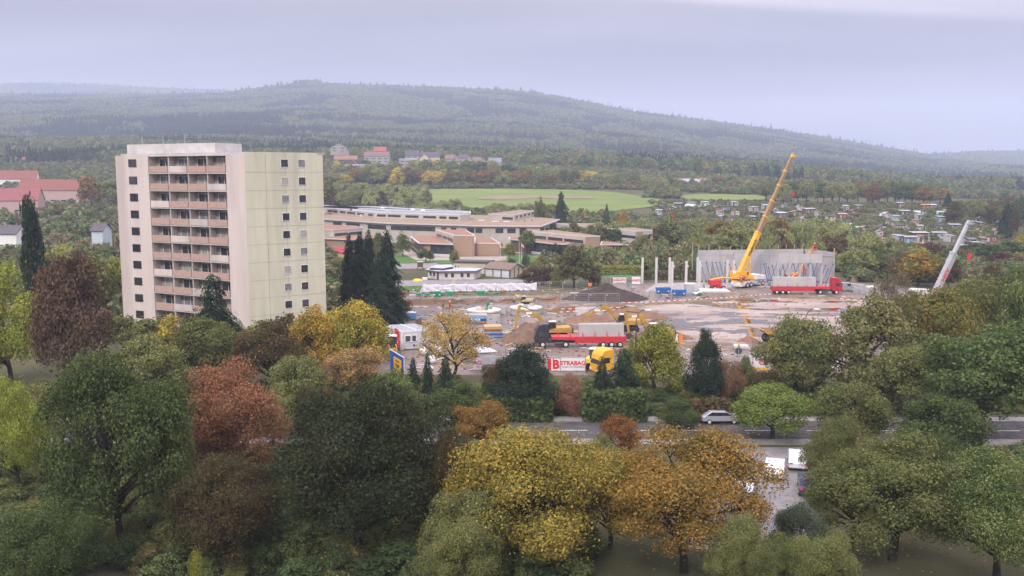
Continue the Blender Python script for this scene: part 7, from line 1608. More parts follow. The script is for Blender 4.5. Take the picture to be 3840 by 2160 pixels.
g = P(2037, 981, 0); r = empty("parasol", g, 0, "closed cream yellow parasol on the school lawn", "parasol"); mb = MB(); mb.lathe([(0, 3.7), (.12, 3.5), (.35, 1.9), (.5, .7), (.3, .6), (0, .6)], n=10); mb.build("canopy", mat("cream_canvas", (.62, .54, .34), .8), r, smooth=True); mb = MB(); mb.tube((0, 0, 0), (0, 0, .7), .05); mb.build("pole", M_STEEL, r); mb = MB(); mb.lathe([(0, 0), (.4, 0), (.4, .1), (0, .1)], n=12); mb.build("base", M_CONCD, r)
for i, px in enumerate((2008, 2052)):
    g = P(px, 968, 0); r = empty("picnic_table", g, .1, ["left", "right"][i] + " picnic table beside the closed parasol", "table", "picnic tables"); mb = MB(); mb.box((0, 0, .74), (1.8, .8, .06)); mb.build("top", M_WOOD, r)
    for y in (-.7, .7): mb = MB(); mb.box((0, y, .44), (1.8, .28, .05)); mb.build("seat", M_WOOD, r)
    for x in (-.7, .7): mb = MB(); mb.box((x, 0, .38), (.08, 1.5, .08)); mb.box((x, 0, .36), (.08, .1, .72)); mb.build("leg", M_WOOD, r)
def posts(name, pts, label, cat, m, h, r_=.09, rail=None, tilt=0):
    r = empty(name, (0, 0, 0), 0, label, cat)
    for i, (px, py) in enumerate(pts): g = P(px, py, 0); mb = MB(); mb.tube(g, g + Vector((tilt * (i % 2), 0, h * (1 + .15 * (i % 3)))), r_, n=5); mb.build("post", m, r)
    if rail:
        for (px, py), (qx, qy) in zip(pts, pts[1:]): mb = MB(); mb.tube(P(px, py) + Vector((0, 0, h * rail)), P(qx, qy) + Vector((0, 0, h * rail)), r_ * .6, n=4); mb.build("rail", m, r)
    return r
posts("climbing_frame", ((2355, 950), (2364, 953), (2370, 957), (2376, 958), (2391, 958), (2398, 963), (2415, 966), (2421, 970)), "row of bright red play posts with balance beams on the lawn", "climbing frame", M_REDB, 1.5, .13, .35)
g = P(2254, 1007, 0); r = empty("swing", (g.x, g.y, 0), 0, "grey A frame swing behind the yellow green hedge", "swing"); w = (P(2274, 1007) - P(2234, 1007)).length / 2; H_ = zat(974, g.y)
for x in (-w, w):
    for y in (-1.1, 1.1): mb = MB(); mb.tube((x, y, 0), (x * .9, 0, H_), .09, n=5); mb.build("leg", M_STEEL, r)
mb = MB(); mb.tube((-w * .9, 0, H_), (w * .9, 0, H_), .09, n=6); mb.build("beam", M_STEEL, r)
for x in (-.5, .5): mb = MB(); mb.tube((x - .2, 0, H_), (x - .2, 0, .55), .02, n=3); mb.tube((x + .2, 0, H_), (x + .2, 0, .55), .02, n=3); mb.box((x, 0, .52), (.5, .25, .05)); mb.build("seat", M_DARK, r)
g = P(2537, 964, 0); r = empty("football_goal", g, 0, "white football goal on the sports court", "goal"); w = 2.6; H_ = zat(938, g.y)
mb = MB()
for x in (-w, w): mb.tube((x, 0, 0), (x, 0, H_), .07, n=5); mb.tube((x, 0, H_), (x, 1.6, 0), .05, n=4)
mb.tube((-w, 0, H_), (w, 0, H_), .07, n=5); mb.build("frame", M_WHITE, r)
mb = MB()
for k in range(14): x = -w + 2 * w * k / 13; mb.tube((x, .05, H_), (x, 1.55, 0.02), .012, n=3)
for k in range(6): t = (k + .5) / 6; mb.tube((-w, 1.6 * t, H_ * (1 - t)), (w, 1.6 * t, H_ * (1 - t)), .012, n=3)
mb.build("net", M_WHITE, r)
g = P(2549, 960, 0); r = empty("basketball_hoop", g + Vector((0, 3, 0)), 0, "basketball board above the football goal", "basketball hoop"); zt = zat(918, g.y + 3); mb = MB(); mb.box((0, 0, zt - .6), (1.4, .06, 1.0)); mb.build("board", mat("board_blue_white", (.50, .58, .66), .5), r); mb = MB(); mb.tube((0, .8, 0), (0, .8, zt - .3), .09, n=5); mb.tube((0, .8, zt - .6), (0, 0, zt - .6), .05, n=4); mb.build("post", M_STEEL, r)
mb = MB(); mb.lathe([(.22, 0), (.25, 0), (.25, .03), (.22, .03), (.22, 0)], (0, -.3, zt - 1.0), 10); mb.build("rim", M_ORANGE, r)
# ball net behind the court
r = empty("ball_net", (0, 0, 0), 0, "green ball catching net on timber posts behind the court and hall", "net"); cols_ = [(2598, 908), (2621, 917), (2659, 917), (2699, 922), (2739, 923), (2781, 923), (2819, 930)]; M_NETG = mat("green_net", (.04, .13, .09), .9)
pp = [Q(px, t, 256) for px, t in cols_]
for q in pp: mb = MB(); mb.tube((q.x, q.y, 0), (q.x, q.y, q.z), .13, n=6); mb.build("post", M_WOOD, r)
for q, s in zip(pp, pp[1:]):
    mb = MB()
    for k in range(16):
        t = k / 15; sag = .9 * math.sin(t * math.pi); a = Vector((q.x + (s.x - q.x) * t, 256.1, 0)); zt = q.z + (s.z - q.z) * t - .3 - sag; mb.tube(a + Vector((0, 0, .5)), a + Vector((0, 0, zt)), .03, n=3, caps=False)
    for k in range(14):
        z = .6 + k * .62; mb.tube((q.x, 256.1, z * .95), (s.x, 256.1, z * .95), .03, n=3, caps=False) if z * .95 < min(q.z, s.z) - 1.2 else None
    mb.build("net_panel", M_NETG, r)
mb = MB(); mb.box((0, 0, .9), (2.6, 1.8, 1.5)); g = P(2335, 800, 0); q = Q(2320, 797, 408); tag(mb.build("dark_hut", M_TAR, loc=(q.x, q.y, T(q.x, q.y)) ), "dark hut beside the glowing orange tree", "hut")

# ------------------------------------------------------------------ tower block at the left
M_PINK = mat("pale_pink_render", (.56, .49, .45), .9, var=.06, scale=.6, dirt=.35, stretch=(1, 1, .12)); M_GABLE = mat("pale_green_render", (.54, .53, .40), .9, var=.06, scale=.6, dirt=.35, stretch=(1, 1, .12)); M_REDBR = mat("red_brown_parapet", (.42, .29, .24), .85, var=.08); M_LOG = mat("loggia_back", (.30, .27, .25), .9, var=.1)
M_CURT = mat('net_curtain_glass', (.20, .20, .20), .15, var=.2, scale=2); M_BLIND = mat('lowered_blind', (.34, .33, .30), .6, var=.1)
tc_, tl, trt = Vector(Q(928, 900, 142).xy), Vector(Q(450, 900, 155).xy), Vector(Q(1216, 900, 150).xy); tb = tl + (trt - tc_)
tower = empty("tower_block", (0, 0, 0), 0, "ten storey tower block with red brown balconies and a plain pale green gable", "tower block")
HT = zat(577, 142); FLH = 2.84; mb = MB(); core = [tl, tc_, trt, tb]
dl = (tc_ - tl).normalized(); nl = Vector((dl.y, -dl.x)); nl = nl if nl.y < 0 else -nl; inset = -nl * 1.5
mb.prism([tl + inset, tc_ + inset + dl * 0 , trt, tb], 0, HT); mb.build("wall", M_LOG, tower)
dg_ = (trt - tc_).normalized(); ng_ = Vector((dg_.y, -dg_.x)); ng_ = ng_ if ng_.y < 0 else -ng_
mb = MB(); mb.prism([tc_ + ng_ * .15, trt + ng_ * .15, trt + ng_ * .002, tc_ + ng_ * .002], 0, HT + .3); mb.build("gable_wall", M_GABLE, tower)
M_JOINT = mat("panel_joint_filler", (.26, .26, .22), .9)
for k in range(1, 11):
    z = HT - FLH * k; a, b = tc_ + ng_ * .152, trt + ng_ * .152; mb = MB(); mb.prism([a, b, b + ng_ * .01, a + ng_ * .01], z - .02, z + .02); mb.build("panel_joint", M_JOINT, tower)
for t in (.25, .5, .75):
    q = tc_.lerp(trt, t) + ng_ * .155; mb = MB(); mb.prism([q, q + (trt - tc_) * .003, q + (trt - tc_) * .003 + ng_ * .012, q + ng_ * .012], 0, HT); mb.build("panel_joint", M_JOINT, tower)
L = (tc_ - tl).length
def slabx(s0, s1, z0, z1, m, nm, o0=-1.49, o1=0.0):
    a, b = tl + dl * (L * s0), tl + dl * (L * s1); mb = MB(); mb.prism([a + nl * o1, b + nl * o1, b + nl * o0, a + nl * o0], z0, z1); return mb.build(nm, m, tower)
slabx(0, .27, 0, HT - .01, M_PINK, "stair_wall", -1.49, .1); slabx(.865, 1.0, 0, HT - .01, M_PINK, "corner_wall", -1.49, .05)
for k in range(11):
    z = HT - FLH * (k + 1)
    if z < 0: break
    slabx(.272, .863, z + FLH - .22, z + FLH - .02, M_CONCL, "floor_slab")
    for s0, s1 in ((.275, .42), (.425, .57), (.575, .715), (.72, .86)): slabx(s0, s1, z, z + 1.05, M_REDBR if (k + int(s0 * 10)) % 4 else M_PINK, "balcony_parapet", -.12, .08)
    for s in (.42, .572, .717): slabx(s, s + .006, z + .0, z + FLH - .23, M_PINK, "dividing_wall", -1.45, -.13)
    for s0, s1 in ((.30, .40), (.45, .55), (.60, .70), (.75, .85)):
        window(tower, tl + inset, tc_ + inset, s0, s1, z + .1, z + 2.3, 2, 1, fm=M_FRAMEW, gm=(M_GLASS, M_CURT, M_GLASS, M_BLIND)[(k * 3 + int(s0 * 20)) % 4])
    for s0, s1 in ((.11, .175),): window(tower, tl + nl * .1, tc_ + nl * .1, s0, s1, z + .9, z + 2.2, 1, fm=M_FRAME)
    for px in (1072, 1136):
        s = wall_s(tc_ + ng_ * .15, trt + ng_ * .15, px, 800); Lg = (trt - tc_).length; f = window(tower, tc_ + ng_ * .15, trt + ng_ * .15, s - .65 / Lg, s + .65 / Lg, z + .8, z + 2.1, 1, fm=M_FRAMEW, fr=.06, gm=(M_GLASS, M_CURT, M_GLASS, M_GLASS, M_BLIND)[(k * 2 + px) % 5])
mb = MB(); mb.prism(off([tl + inset, tc_ + inset, trt, tb], .2), HT + .002, HT + .35); ro = mb.build("roof", M_CONC, tower)
a, b = tl + dl * .5 - nl * 2, tl + dl * (L * .72) - nl * 2; mb = MB(); mb.prism([a, b, b - nl * 6, a - nl * 6], HT + .36, HT + 1.9); mb.build("roof_housing", M_CONCL, ro)
for s in (.1, .35, .6): q = a.lerp(b, s); mb = MB(); mb.tube((q.x, q.y + 3, HT + 1.9), (q.x, q.y + 3, HT + 3.4), .06, n=5); mb.build("aerial", M_STEEL, ro)
# houses left of it
def house(px, base_y, D, wpx, hw, hr, wm, rm, label, dep=9, rz=0.0, ridge='long', group=None, floors=1, cat="house", nw=4, chim=1, zf=None, name="house"):
    c = Q(px, base_y, D); w = wpx * D / FPX; dx = Vector((math.cos(rz), math.sin(rz))); a = Vector((c.x, c.y)) - dx * w / 2; b = Vector((c.x, c.y)) + dx * w / 2; z = c.z if zf is None else zf
    wins = [((i + .25) / nw, (i + .75) / nw, f * 2.7 + .9, f * 2.7 + 2.1, 1) for i in range(nw) for f in range(floors)]
    return gable_house(name, a, b, dep, hw, hr, wm, rm, label, cat, .4, group, ridge, wins, None, None, chim, z)
HG = "houses left of the tower block"
house(40, 790, 690, 190, 12, 6, M_WHITE, M_TILER, "white house with red roof at the far left edge, upper", rz=.2, group=HG, floors=2, zf=13.5)
house(185, 830, 560, 250, 11, 6, mat("rose_render", (.42, .30, .28), .9), M_TILER, "long rose house with red roof left of the dark cypress", rz=-.15, group=HG, floors=2, nw=6, zf=8.2)
house(50, 880, 480, 190, 10.0, 6.0, mat("rose_render", (.42, .30, .28), .9), mat("wine_red_tiles", (.25, .09, .09), .85, var=.15), "house with wine red roof at the left edge, in front", rz=.1, group=HG, floors=2, zf=5.0)
house(20, 960, 300, 90, 8.5, 2.5, M_WHITE, M_TILED, "white house with dark roof low at the left edge", rz=.0, group=HG, floors=2, zf=0)
house(365, 900, 300, 40, 9.5, 2.2, mat("pale_blue_render", (.46, .52, .56), .9), M_TILED, "narrow pale blue house between the cypress and the tower block", rz=.1, group=HG, floors=2, zf=0, nw=2)
TG = "town houses behind the tower block"
for i, (px, y, D, w, m_, rm, lab) in enumerate(((640, 497, 1250, 130, M_WHITE, M_FELT, "long white flat block high behind the tower block"), (240, 515, 1150, 90, M_PINK, M_TILED, "pink town house with dark roof far left"), (360, 530, 1050, 80, M_WHITE, M_TILED, "white town house right of the pink one"), (480, 522, 1120, 60, mat("tan_render", (.40, .30, .20), .9), M_TILEBR, "tan town house in the hills behind"),
        (60, 545, 980, 90, M_WHITE, M_TILER, "white town house with red roof far left"), (560, 540, 1000, 70, M_PINK, M_TILED, "pink house rear left of the tower block"), (910, 520, 1100, 60, M_WHITE, M_TILEBR, "white house just above the gable roof line"), (1010, 530, 1020, 50, M_CLAD, M_TILED, "cream house above the gable, middle"), (1120, 545, 980, 60, M_WHITE, M_TILED, "white house above the gable, right"), (120, 520, 1200, 70, M_CLAD, M_TILER, "cream house with red roof up the slope at the left"))):
    x = Q(px, y, D); house(px, y, D, w, 6, 3.4 if i else .6, m_, rm, lab, rz=R.uniform(-.3, .3), group=TG, floors=2, zf=T(x.x, D))
# village on the ridge
M_WHITE_OLD = M_WHITE; M_WHITE = mat('weathered_white_render', (.31, .30, .29), .9, var=.12, dirt=.35)
VG = "village houses at the foot of the hills"
def vh(px, top, w, D, hw, hr, wm, rm, lab, **k):
    z = zat(top, D) - hw - hr; house(px, 600, D, w, hw, hr, wm, rm, lab, group=VG, zf=z, **k)
vh(1296, 583, 84, 860, 5.5, 3.5, mat("dark_timber_wall", (.10, .07, .055), .7), mat("orange_brown_tiles", (.22, .12, .09), .85, var=.2), "dark timber house with orange brown roof at the village's left end", floors=2, rz=.1, dep=10)
vh(1318, 597, 34, 852, 5.5, 4.0, mat("dark_timber_wall", (.10, .07, .055), .7), mat("orange_brown_tiles", (.22, .12, .09), .85), "dark gabled front wing of the timber house", ridge='cross', floors=2, nw=2, dep=6, chim=0)
vh(1330, 617, 70, 846, 4, .5, M_WHITE, M_FELT, "flat white annex below the dark timber house", floors=1, dep=6, chim=0)
vh(1412, 568, 92, 880, 7, 4.0, M_WHITE, mat("plum_brown_tiles", (.17, .10, .10), .85, var=.15), "big white house with plum brown roof in the village", floors=2, nw=4, dep=11)
vh(1425, 550, 44, 925, 4, 4.0, M_WHITE, mat("crimson_tiles", (.28, .085, .075), .85), "house with a bright crimson roof above the plum roofed one", floors=1, nw=2)
vh(1270, 536, 60, 940, 5, 4.5, M_WHITE, M_TILED, "white gabled house with dark roof at the upper left of the village", ridge='cross', floors=2, nw=2)
vh(1288, 566, 34, 900, 4, 3.5, M_CLAD, M_TILEBR, "small house with brown roof between the trees, village left", floors=1, nw=2)
vh(1545, 563, 50, 900, 6, 5.0, M_WHITE, M_TILED, "steep dark roofed house in the middle of the village", floors=2, nw=2)
vh(1530, 595, 66, 868, 6.5, .5, M_WHITE, M_FELT, "white flat roofed block in the middle of the village", floors=2, nw=3, chim=0)
vh(1612, 570, 70, 890, 5, 4.5, M_CLAD, M_TILED, "dark gabled house with roof windows right of the village middle", ridge='long', floors=1, nw=3)
vh(1592, 577, 36, 880, 4.5, 4.2, M_CLAD, M_TILEBR, "front gable beside the dark gabled house", ridge='cross', floors=1, nw=2)
for i, (px, top, w, m_) in enumerate(((1685, 580, 34, M_TILEBR), (1708, 580, 26, M_TILER), (1735, 578, 34, M_TILED), (1758, 585, 24, M_TILEBR), (1790, 588, 30, M_TILEBR), (1812, 592, 24, M_TILER))):
    vh(px, top, w, 900 + 12 * (i % 3), 4.5, 3.8, M_WHITE, m_, ORD[i] + " small pale gabled house from the left in the village row", ridge='cross' if i % 2 else 'long', floors=1, nw=2, rz=R.uniform(-.3, .3))
vh(1855, 591, 48, 880, 4, 4.2, M_WHITE, mat("blue_grey_tiles", (.17, .18, .22), .85), "white gabled house with blue grey roof at the village's right end", floors=1, nw=2)
vh(1832, 590, 16, 872, 4, 5.2, M_WHITE, MATS["blue_grey_tiles"], "white front gable of the blue grey roofed house", ridge='cross', floors=2, nw=1, dep=5, chim=0)
q = Q(2607, 700, 760); zb_ = zat(708, 760); wA, wB = Q(2543, 700, 755), Q(2670, 700, 775)
bn = gable_house("barn", (wA.x, wA.y), (wB.x, wB.y), 16, zat(688, 760) - zb_, 4.0, mat("barn_brick", (.26, .17, .14), .9, var=.15), mat("barn_roof", (.30, .14, .10), .8), "large barn with a white and red brown roof beside the meadow", "barn", .5, zf=zb_)
Lb = (wB.xy - wA.xy).length; hw_ = zat(688, 760) - zb_; mb = MB(); s = math.hypot(8, 4); mb.box((Lb * .42, 3.9, hw_ + 2.12), (Lb * .6, s * .86, .08), rx=math.atan2(4, 8)); mb.build("solar_field", mat("pale_solar_roof", (.27, .30, .36), .5), bn)
mb = MB(); mb.box((4, -.05, 2), (4.5, .08, 4)); mb.build("barn_door", M_GREY, bn)
# white terraced block far right
q = Q(3538, 740, 1000); r = empty("apartment_building", (q.x, q.y, T(q.x, q.y)), -.25, "white stepped apartment building far behind the allotments", "building"); z0 = T(q.x, q.y); zt = zat(691, 1000) - z0
for i in range(5):
    h = zt / 5; w = 19 - max(0, i - 2) * 2.2; mb = MB(); mb.box((i * .6, 0, h * (i + .5)), (w, 12, h - .02)); mb.build("storey", M_WHITE, r); mb = MB(); mb.box((i * .6, -6.3, h * i + h * .25), (w + .6, 1.0, h * .32)); mb.build("balcony", M_WHITE, r)
    for k in range(5): mb = MB(); mb.box((i * .6 - w / 2 + w * (k + .5) / 5, -6.03, h * i + h * .62), (w / 5 * .62, .08, h * .46)); mb.build("window", M_GLASS, r)
mb = MB(); mb.box((2, 0, zt + .8), (5, 5, 1.6)); mb.build("roof_housing", M_WHITE, r)
for i, (px, y, w) in enumerate(((3600, 752, 26), (3630, 750, 22), (3655, 747, 24), (3685, 752, 20), (3580, 762, 24))):
    D = 900 + i * 30; x = Q(px, y, D); house(px, y, D, w, 4, 3.2, M_WHITE, M_TILER if i % 2 == 0 else M_TILEBR, ORD[i] + " red roofed house from the left far beyond the allotments", group="far red roofed houses", floors=1, nw=2, zf=zat(y + 6, D))

M_WHITE = M_WHITE_OLD
# ------------------------------------------------------------------ allotment gardens
RC = {"solar": mat("solar_panels", (.10, .12, .16), .25), "grey": M_ROOFGREY, "white": mat("white_corrugated", (.34, .35, .37), .7, var=.12, dirt=.3), "dark": M_TAR, "light blue": mat("pale_blue_sheet_roof", (.42, .52, .68), .5, var=.06), "mossy": M_SEDUM, "pink": mat("faded_pink_roof", (.50, .26, .23), .8), "mint": mat("mint_sheeting", (.20, .34, .28), .5), "brown": mat("rusty_brown_roof", (.26, .14, .09), .85), "maroon": mat("maroon_roof", (.16, .05, .05), .8), "orange": mat("orange_tan_boards", (.46, .22, .07), .8)}
WC = {"grey": M_GREY, "brown": mat("brown_boards", (.15, .095, .065), .85, var=.15), "cream": M_CLAD, "white": mat("faded_white_boards", (.42, .42, .41), .8, var=.12, dirt=.3), "blue": mat("blue_boards", (.16, .24, .36), .8), "yellow": mat("yellow_boards", (.55, .44, .22), .85), "green": mat("green_boards", (.10, .17, .12), .85), "red brown": mat("red_brown_boards", (.20, .07, .045), .85), "dark": M_TAR, "mint": RC["mint"], "pink": mat("pinkish_boards", (.45, .32, .26), .85)}
CL = [(2592, 765, 32, "solar", "grey"), (2543, 776, 30, "grey", "dark"), (2642, 770, 28, "white", "cream"), (2520, 790, 30, "white", "dark"), (2722, 786, 34, "dark", "blue"), (2752, 768, 22, "white", "white"), (2757, 802, 28, "dark", "cream"), (2825, 791, 30, "grey", "white"), (2470, 800, 26, "white", "grey"),
      (2870, 783, 24, "white", "white"), (2867, 812, 28, "white", "dark"), (2927, 813, 42, "light blue", "brown"), (2997, 785, 26, "white", "grey"), (3032, 797, 44, "white", "brown"), (2985, 806, 56, "mossy", "brown"), (3112, 824, 34, "dark", "cream"), (3157, 815, 32, "pink", "brown"), (3170, 786, 22, "white", "white"),
      (3198, 803, 22, "maroon", "brown"), (3321, 813, 24, "white", "grey"), (3358, 824, 28, "mint", "grey"), (3391, 803, 36, "white", "dark"), (3306, 862, 24, "dark", "white"), (3370, 858, 34, "dark", "yellow"), (3402, 866, 20, "grey", "white"), (3430, 840, 20, "brown", "pink"), (3442, 818, 16, "white", "white"),
      (3297, 884, 30, "white", "grey"), (3368, 905, 40, "grey", "white"), (3412, 907, 48, "grey", "blue"), (3445, 890, 66, "white", "red brown"), (3520, 890, 52, "grey", "white"), (3524, 828, 24, "grey", "blue"), (3470, 781, 34, "orange", "brown"), (3496, 780, 26, "light blue", "brown"),
      (3605, 797, 54, "dark", "brown"), (3672, 832, 24, "white", "cream"), (3647, 845, 24, "white", "dark"), (3577, 857, 44, "grey", "green"), (3714, 905, 50, "dark", "red brown"), (3640, 917, 30, "solar", "brown"), (3664, 931, 58, "grey", "grey"), (3732, 834, 20, "white", "cream"), (3620, 946, 34, "light blue", "grey"), (3690, 946, 40, "grey", "dark"), (3464, 938, 56, "brown", "red brown"), (3240, 867, 32, "mossy", "brown")]
_tries = 0
while len(CL) < 86 and _tries < 3000:
    _tries += 1; a, b = float(R.uniform(2460, 3800)), float(R.uniform(772, 932))
    if b > 800 + (a - 2460) * .13 or any(abs(a - c[0]) < 26 and abs(b - c[1]) < 13 for c in CL): continue
    CL.append((int(a), int(b), int(R.uniform(14, 26)), ["grey", "dark", "white", "mossy", "brown", "grey"][int(R.integers(0, 6))], ["grey", "brown", "cream", "white", "green", "dark", "pink"][int(R.integers(0, 7))]))
rows = {"upper": [], "middle": [], "lower": []}
for c in CL: rows["upper" if c[1] < 805 else ("middle" if c[1] < 850 else "lower")].append(c)
for rn, lst in rows.items():
    for i, (px, py, wpx, rc, wc) in enumerate(sorted(lst)):
        g = ground_at(px, py + 4); w = wpx * g.y / FPX; h = 2.3 + .5 * ((px * 7) % 3) / 2; dep = 3.0 + (px % 3) * .6; rz = ((px * 13) % 21 - 10) / 30
        CABINS.append((g.x, g.y, w)); r = empty("allotment_cabin", g, rz, "%s roofed cabin, %s walls, %s from left in the %s garden row" % (rc, wc, "%s" % ORD[i] if i < 30 else "%s after thirty" % ORD[i - 30], rn), "cabin", "allotment cabins")
        mb = MB(); mb.box((0, 0, h / 2 - .6), (w * .88, dep, h + 1.2)); mb.build("wall", WC[wc], r)
        mb = MB()
        if px % 3: mb.box((0, -.2, h + .12), (w, dep + 1.1, .14), rx=.07)
        else: mb.profile([(-w / 2, h), (0, h + .9), (w / 2, h), (w / 2, h - .12), (0, h + .78), (-w / 2, h - .12)], dep + .8)
        mb.build("roof", RC[rc], r)
        mb = MB(); mb.box((-w * .22, -dep / 2 - .02, 1.0), (.85, .05, 1.95)); mb.build("door", WC["white"] if wc not in ("white", "cream") else M_TRIM, r)
        mb = MB(); mb.box((w * .18, -dep / 2 - .02, 1.35), (1.1, .05, .85)); f = mb.build("window", M_FRAMEW, r); mb = MB(); mb.box((w * .18, -dep / 2 - .04, 1.35), (.9, .04, .65)); mb.build("pane", M_GLASS, f)
        if px % 4 == 0:
            for x in (-w / 2 + .1, w / 2 - .1): mb = MB(); mb.tube((x, -dep / 2 - .65, 0), (x, -dep / 2 - .65, h), .06, n=4); mb.build("veranda_post", M_WHITE, r)
def dome(px, py, w, lab, m, long=1.6):
    g = ground_at(px, py); rr = w * g.y / FPX / 2; mb = MB(); n = 10; L = rr * long
    for k in range(n): a0, a1 = math.pi * k / n, math.pi * (k + 1) / n; mb.add([(math.cos(a0) * rr, -L, math.sin(a0) * rr), (math.cos(a1) * rr, -L, math.sin(a1) * rr), (math.cos(a1) * rr, L, math.sin(a1) * rr), (math.cos(a0) * rr, L, math.sin(a0) * rr)], [(0, 1, 2, 3)])
    mb.add([(math.cos(math.pi * k / n) * rr, -L, math.sin(math.pi * k / n) * rr) for k in range(n + 1)], [tuple(range(n + 1))]); o = mb.build("polytunnel", m, loc=g, rot=(0, 0, .9 if long > 1.3 else 0)); tag(o, lab, "polytunnel", "polytunnels in the allotments")
MT = mat("mint_film", (.22, .38, .31), .4, var=.1); WF = mat("white_film", (.40, .43, .42), .4, var=.1)
for (px, py, w, lab, m_) in ((3175, 849, 26, "mint green polytunnel left of the pergola", MT), (3212, 858, 20, "round mint green dome beside the pergola", MT), (3538, 806, 28, "large mint green tent in the upper allotments", MT), (3442, 800, 20, "small pale dome left of the mint green tent", WF), (2645, 778, 22, "pale turquoise dome in the upper left allotments", MT), (2590, 778, 24, "white polytunnel below the solar roofed cabin", WF), (3318, 812, 22, "white tunnel in the middle of the allotments", WF), (3642, 872, 16, "white dome right of the white crane head", WF), (2625, 780, 14, "small turquoise tunnel beside the dome", MT)): dome(px, py, w, lab, m_)
for i, (px, top, base) in enumerate(sorted(((3470, 850, 886), (3480, 878, 908), (3485, 880, 908), (3462, 840, 862), (3674, 875, 906), (3729, 868, 902), (2388 + 340, 760, 790), (2983, 750, 770), (2484, 750, 775), (2790, 768, 795)))):
    g = ground_at(px, base); h = max(3, zat(top, g.y) - g.z); mb = MB(); mb.tube((0, 0, 0), (0, 0, h), .07, .05, n=5); mb.lathe([(0, h), (.1, h), (.1, h + .12), (0, h + .12)], n=6); tag(mb.build("garden_mast", M_WHITE, loc=g), "thin white mast, " + ORD[i] + " from the left in the allotments", "mast", "white masts in the allotments")
a, b = ground_at(3342, 962), ground_at(3443, 966); r = empty("orange_fence", (0, 0, 0), 0, "long orange tan board fence below the allotments", "fence"); n = 26
for i in range(n): p = a.lerp(b, (i + .5) / n); mb = MB(); mb.box((p.x, p.y, p.z + .95), ((b - a).length / n * .95, .06, 1.9 - .3 * (i % 7 == 0))); mb.build("board", RC["orange"], r)
# parked cars in the car park and street
def car(loc, rz, m, label, L=4.4):
    r = empty("parked_car", loc, rz, label, "car", "parked cars"); f = L / 2
    mb = MB(); mb.profile([(-f, .35), (f, .35), (f, .75), (f - .9, .95), (f - 1.7, 1.42), (-f + 1.0, 1.45), (-f + .3, .98), (-f, .9)], 1.74); mb.build("body", m, r, bevel=.09)
    mb = MB(); mb.profile([(f - 1.0, .98), (f - 1.72, 1.38), (-f + 1.05, 1.40), (-f + .45, 1.0)], 1.77); mb.build("side_window", M_GLASS, r)
    mb = MB(); mb.profile([(f - .93, .97), (f - .90, .99), (f - 1.66, 1.42), (f - 1.7, 1.40)], 1.45); mb.build("windscreen", M_GLASS, r)
    for s in (-1, 1):
        for x in (f - .85, -f + .8): wheel(r, (x, s * .78, .32), .32, .2)
        mb = MB(); mb.box((f, s * .6, .68), (.06, .35, .14)); mb.build("headlight", M_WHITE, r); mb = MB(); mb.box((-f, s * .65, .8), (.06, .3, .14)); mb.build("tail_light", M_REDB, r)
    return r
M_SILV = mat("silver_car_paint", (.46, .47, .52), .3, metal=.4, var=.02); M_CARW = mat("white_car_paint", (.66, .67, .72), .3, var=.02, coat=.5); M_CARD = mat("dark_blue_car_paint", (.03, .04, .08), .3, coat=.5)
for (px, py, rz, m_, lab) in ((2795, 1850, 1.2, M_SILV, "silver car parked right of the orange topped maple"), (2905, 1780, 1.25, M_CARW, "white car parked in the middle of the car park"), (2990, 1745, 1.3, M_CARW, "white car parked beside the greyish green tree, rear"), (3030, 1840, 1.3, M_CARD, "dark blue car parked before the greyish green tree"), (3140, 1530, .03, M_CARW, "white car on the street right of the lime green ball tree"), (2700, 1585, .03, M_SILV, "silver car on the street left of the lime green ball tree")):
    g = P(px, py, 0); car((g.x, g.y, .012), rz, m_, lab)
thicket("shrubbery", 900, (2040, 3200), (258, 380), (2, 5), (3, 6), "undergrowth below the tree belt behind the hall", avoid=lambda x, y: in_poly(HALLKEEP, x, y))
thicket("shrubbery", 500, (3190, 3900), (232, 330), (1.5, 4), (3, 6), "undergrowth right of the concrete hall")
thicket("shrubbery", 2600, (2440, 3900), (385, 600), (.8, 2.9), (2.0, 4.8), "garden bushes filling the allotments", avoid=lambda x, y: near_cabin(x, y) or Q(2440, 800, y).x + (y < 430) * 20 > x)
thicket("shrubbery", 500, (1150, 2450), (440, 500), (2, 5), (4, 8), "scrub behind the school")
thicket("shrubbery", 500, (1150, 2900), (716, 735), (2, 5), (4, 8), "scrub along the far edge of the meadow")
thicket("shrubbery", 1500, (-100, 1250), (170, 700), (2, 6), (4, 9), "gardens behind the tower block")
thicket("shrubbery", 2200, (1150, 3900), (745, 960), (3, 8), (6, 11), "scrub below the village", avoid=lambda x, y: any(in_poly(f, x, y) for f in FAR_FIELDS))
thicket("shrubbery", 700, (-300, 4200), (99, 116), (.6, 2.2), (1.5, 3.5), "low hedge plants along the site fence", avoid=lambda x, y: y < 101.5, tpl=NT)
thicket("shrubbery", 900, (-300, 4200), (58, 83), (.8, 3), (2, 4.5), "garden bushes at the front", avoid=lambda x, y: 5 < x < 37 and y > 58, tpl=NT)
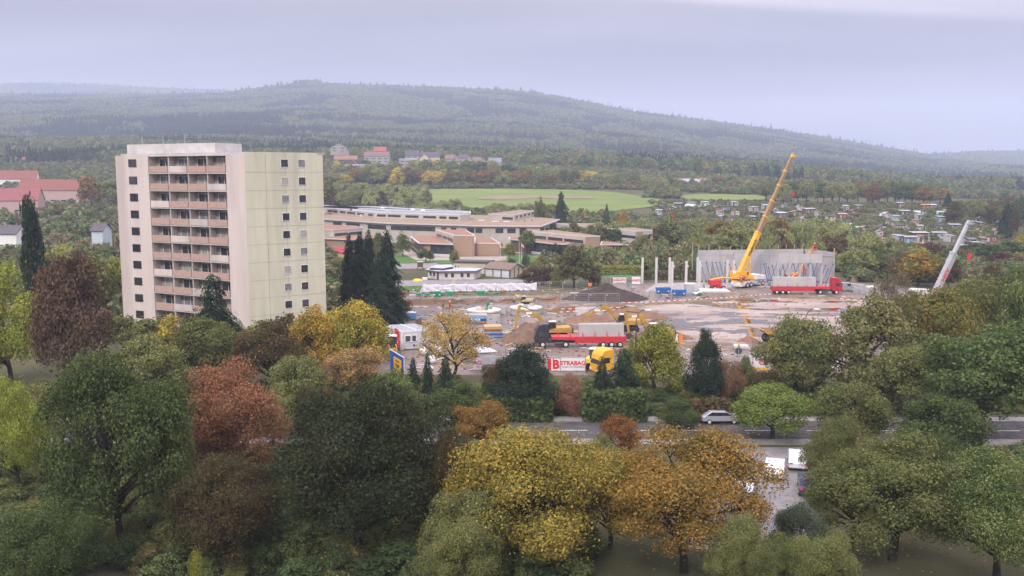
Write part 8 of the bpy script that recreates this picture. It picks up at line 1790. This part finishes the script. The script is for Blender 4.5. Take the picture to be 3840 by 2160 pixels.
thicket("shrubbery", 500, (2420, 2820), (625, 742), (2, 6), (4, 8), "scrub at the right end of the meadow", avoid=lambda x, y: 2545 < x / y * FPX + 1920 < 2875 and y < 700)
n = 5200; p = np.stack([R.uniform(-60, 60, n), R.uniform(60, 103, n), np.full(n, .03)], 1); nr = np.tile([[0.0, 0.0, 1.0]], (n, 1)) + R.normal(size=(n, 3)) * .2
me = quads_mesh("fallen_leaves", _leafquads(p, nr / np.linalg.norm(nr, axis=1, keepdims=True), .16, R)); me.materials.append(M_LEAF); o = link("fallen_leaves", me); o["tint_a"] = [.30, .17, .05]; o["tint_b"] = [.42, .28, .06]; tag(o, "yellow fallen leaves on the street and car park", kind="stuff")
thicket("shrubbery", 1300, (-150, 1250), (690, 965), (3, 8), (6, 11), "woodland edge in the town behind the tower block")
def rubble():
    """stones, clods and offcuts lying about the yard"""
    tp = []
    for k in range(6):
        mb = MB(); a = R.uniform(.6, 1.4, 3)
        if k < 4: mb.lathe([(0, -.3), (.5 * a[0], -.2), (.6 * a[1], .1), (.3 * a[2], .35), (0, .4)], n=6); m = (M_EARTH, M_TOPSOIL, M_CONCD, M_EARTHR)[k]
        else: mb.box((0, 0, .1), (2.4 * a[0], .3, .15)); m = (M_WOOD, M_CONCL)[k - 4]
        me = mb.mesh("rubble_piece"); me.materials.append(m); tp.append(me)
    pts, sc, kd = [], [], []
    for i in range(2600):
        px, py = R.uniform(1480, 3300), R.uniform(1072, 1396)
        if R.random() < .45: px, py = R.choice([1560, 1700, 1900, 2100, 2300, 2420, 2650, 2800, 3150]) + R.normal() * 60, R.choice([1110, 1150, 1185, 1225, 1260, 1300]) + R.normal() * 10
        g = P(px, min(max(py, 1066), 1398), 0); k = int(R.choice([0, 0, 0, 1, 1, 2, 2, 3, 3, 4, 5])); z = R.uniform(.12, .5) if k < 4 else R.uniform(.4, 1.1)
        if 2400 < px < 3400 and 1145 < py < 1290: z *= .45
        pts.append((g.x, g.y, .02)); sc.append((z, z, z * (.7 if k < 4 else 1))); kd.append(k)
    scatter("rubble", pts, sc, kd, tp, label="stones, clods and offcuts scattered over the yard")
rubble()
build_forest()
build_haze()
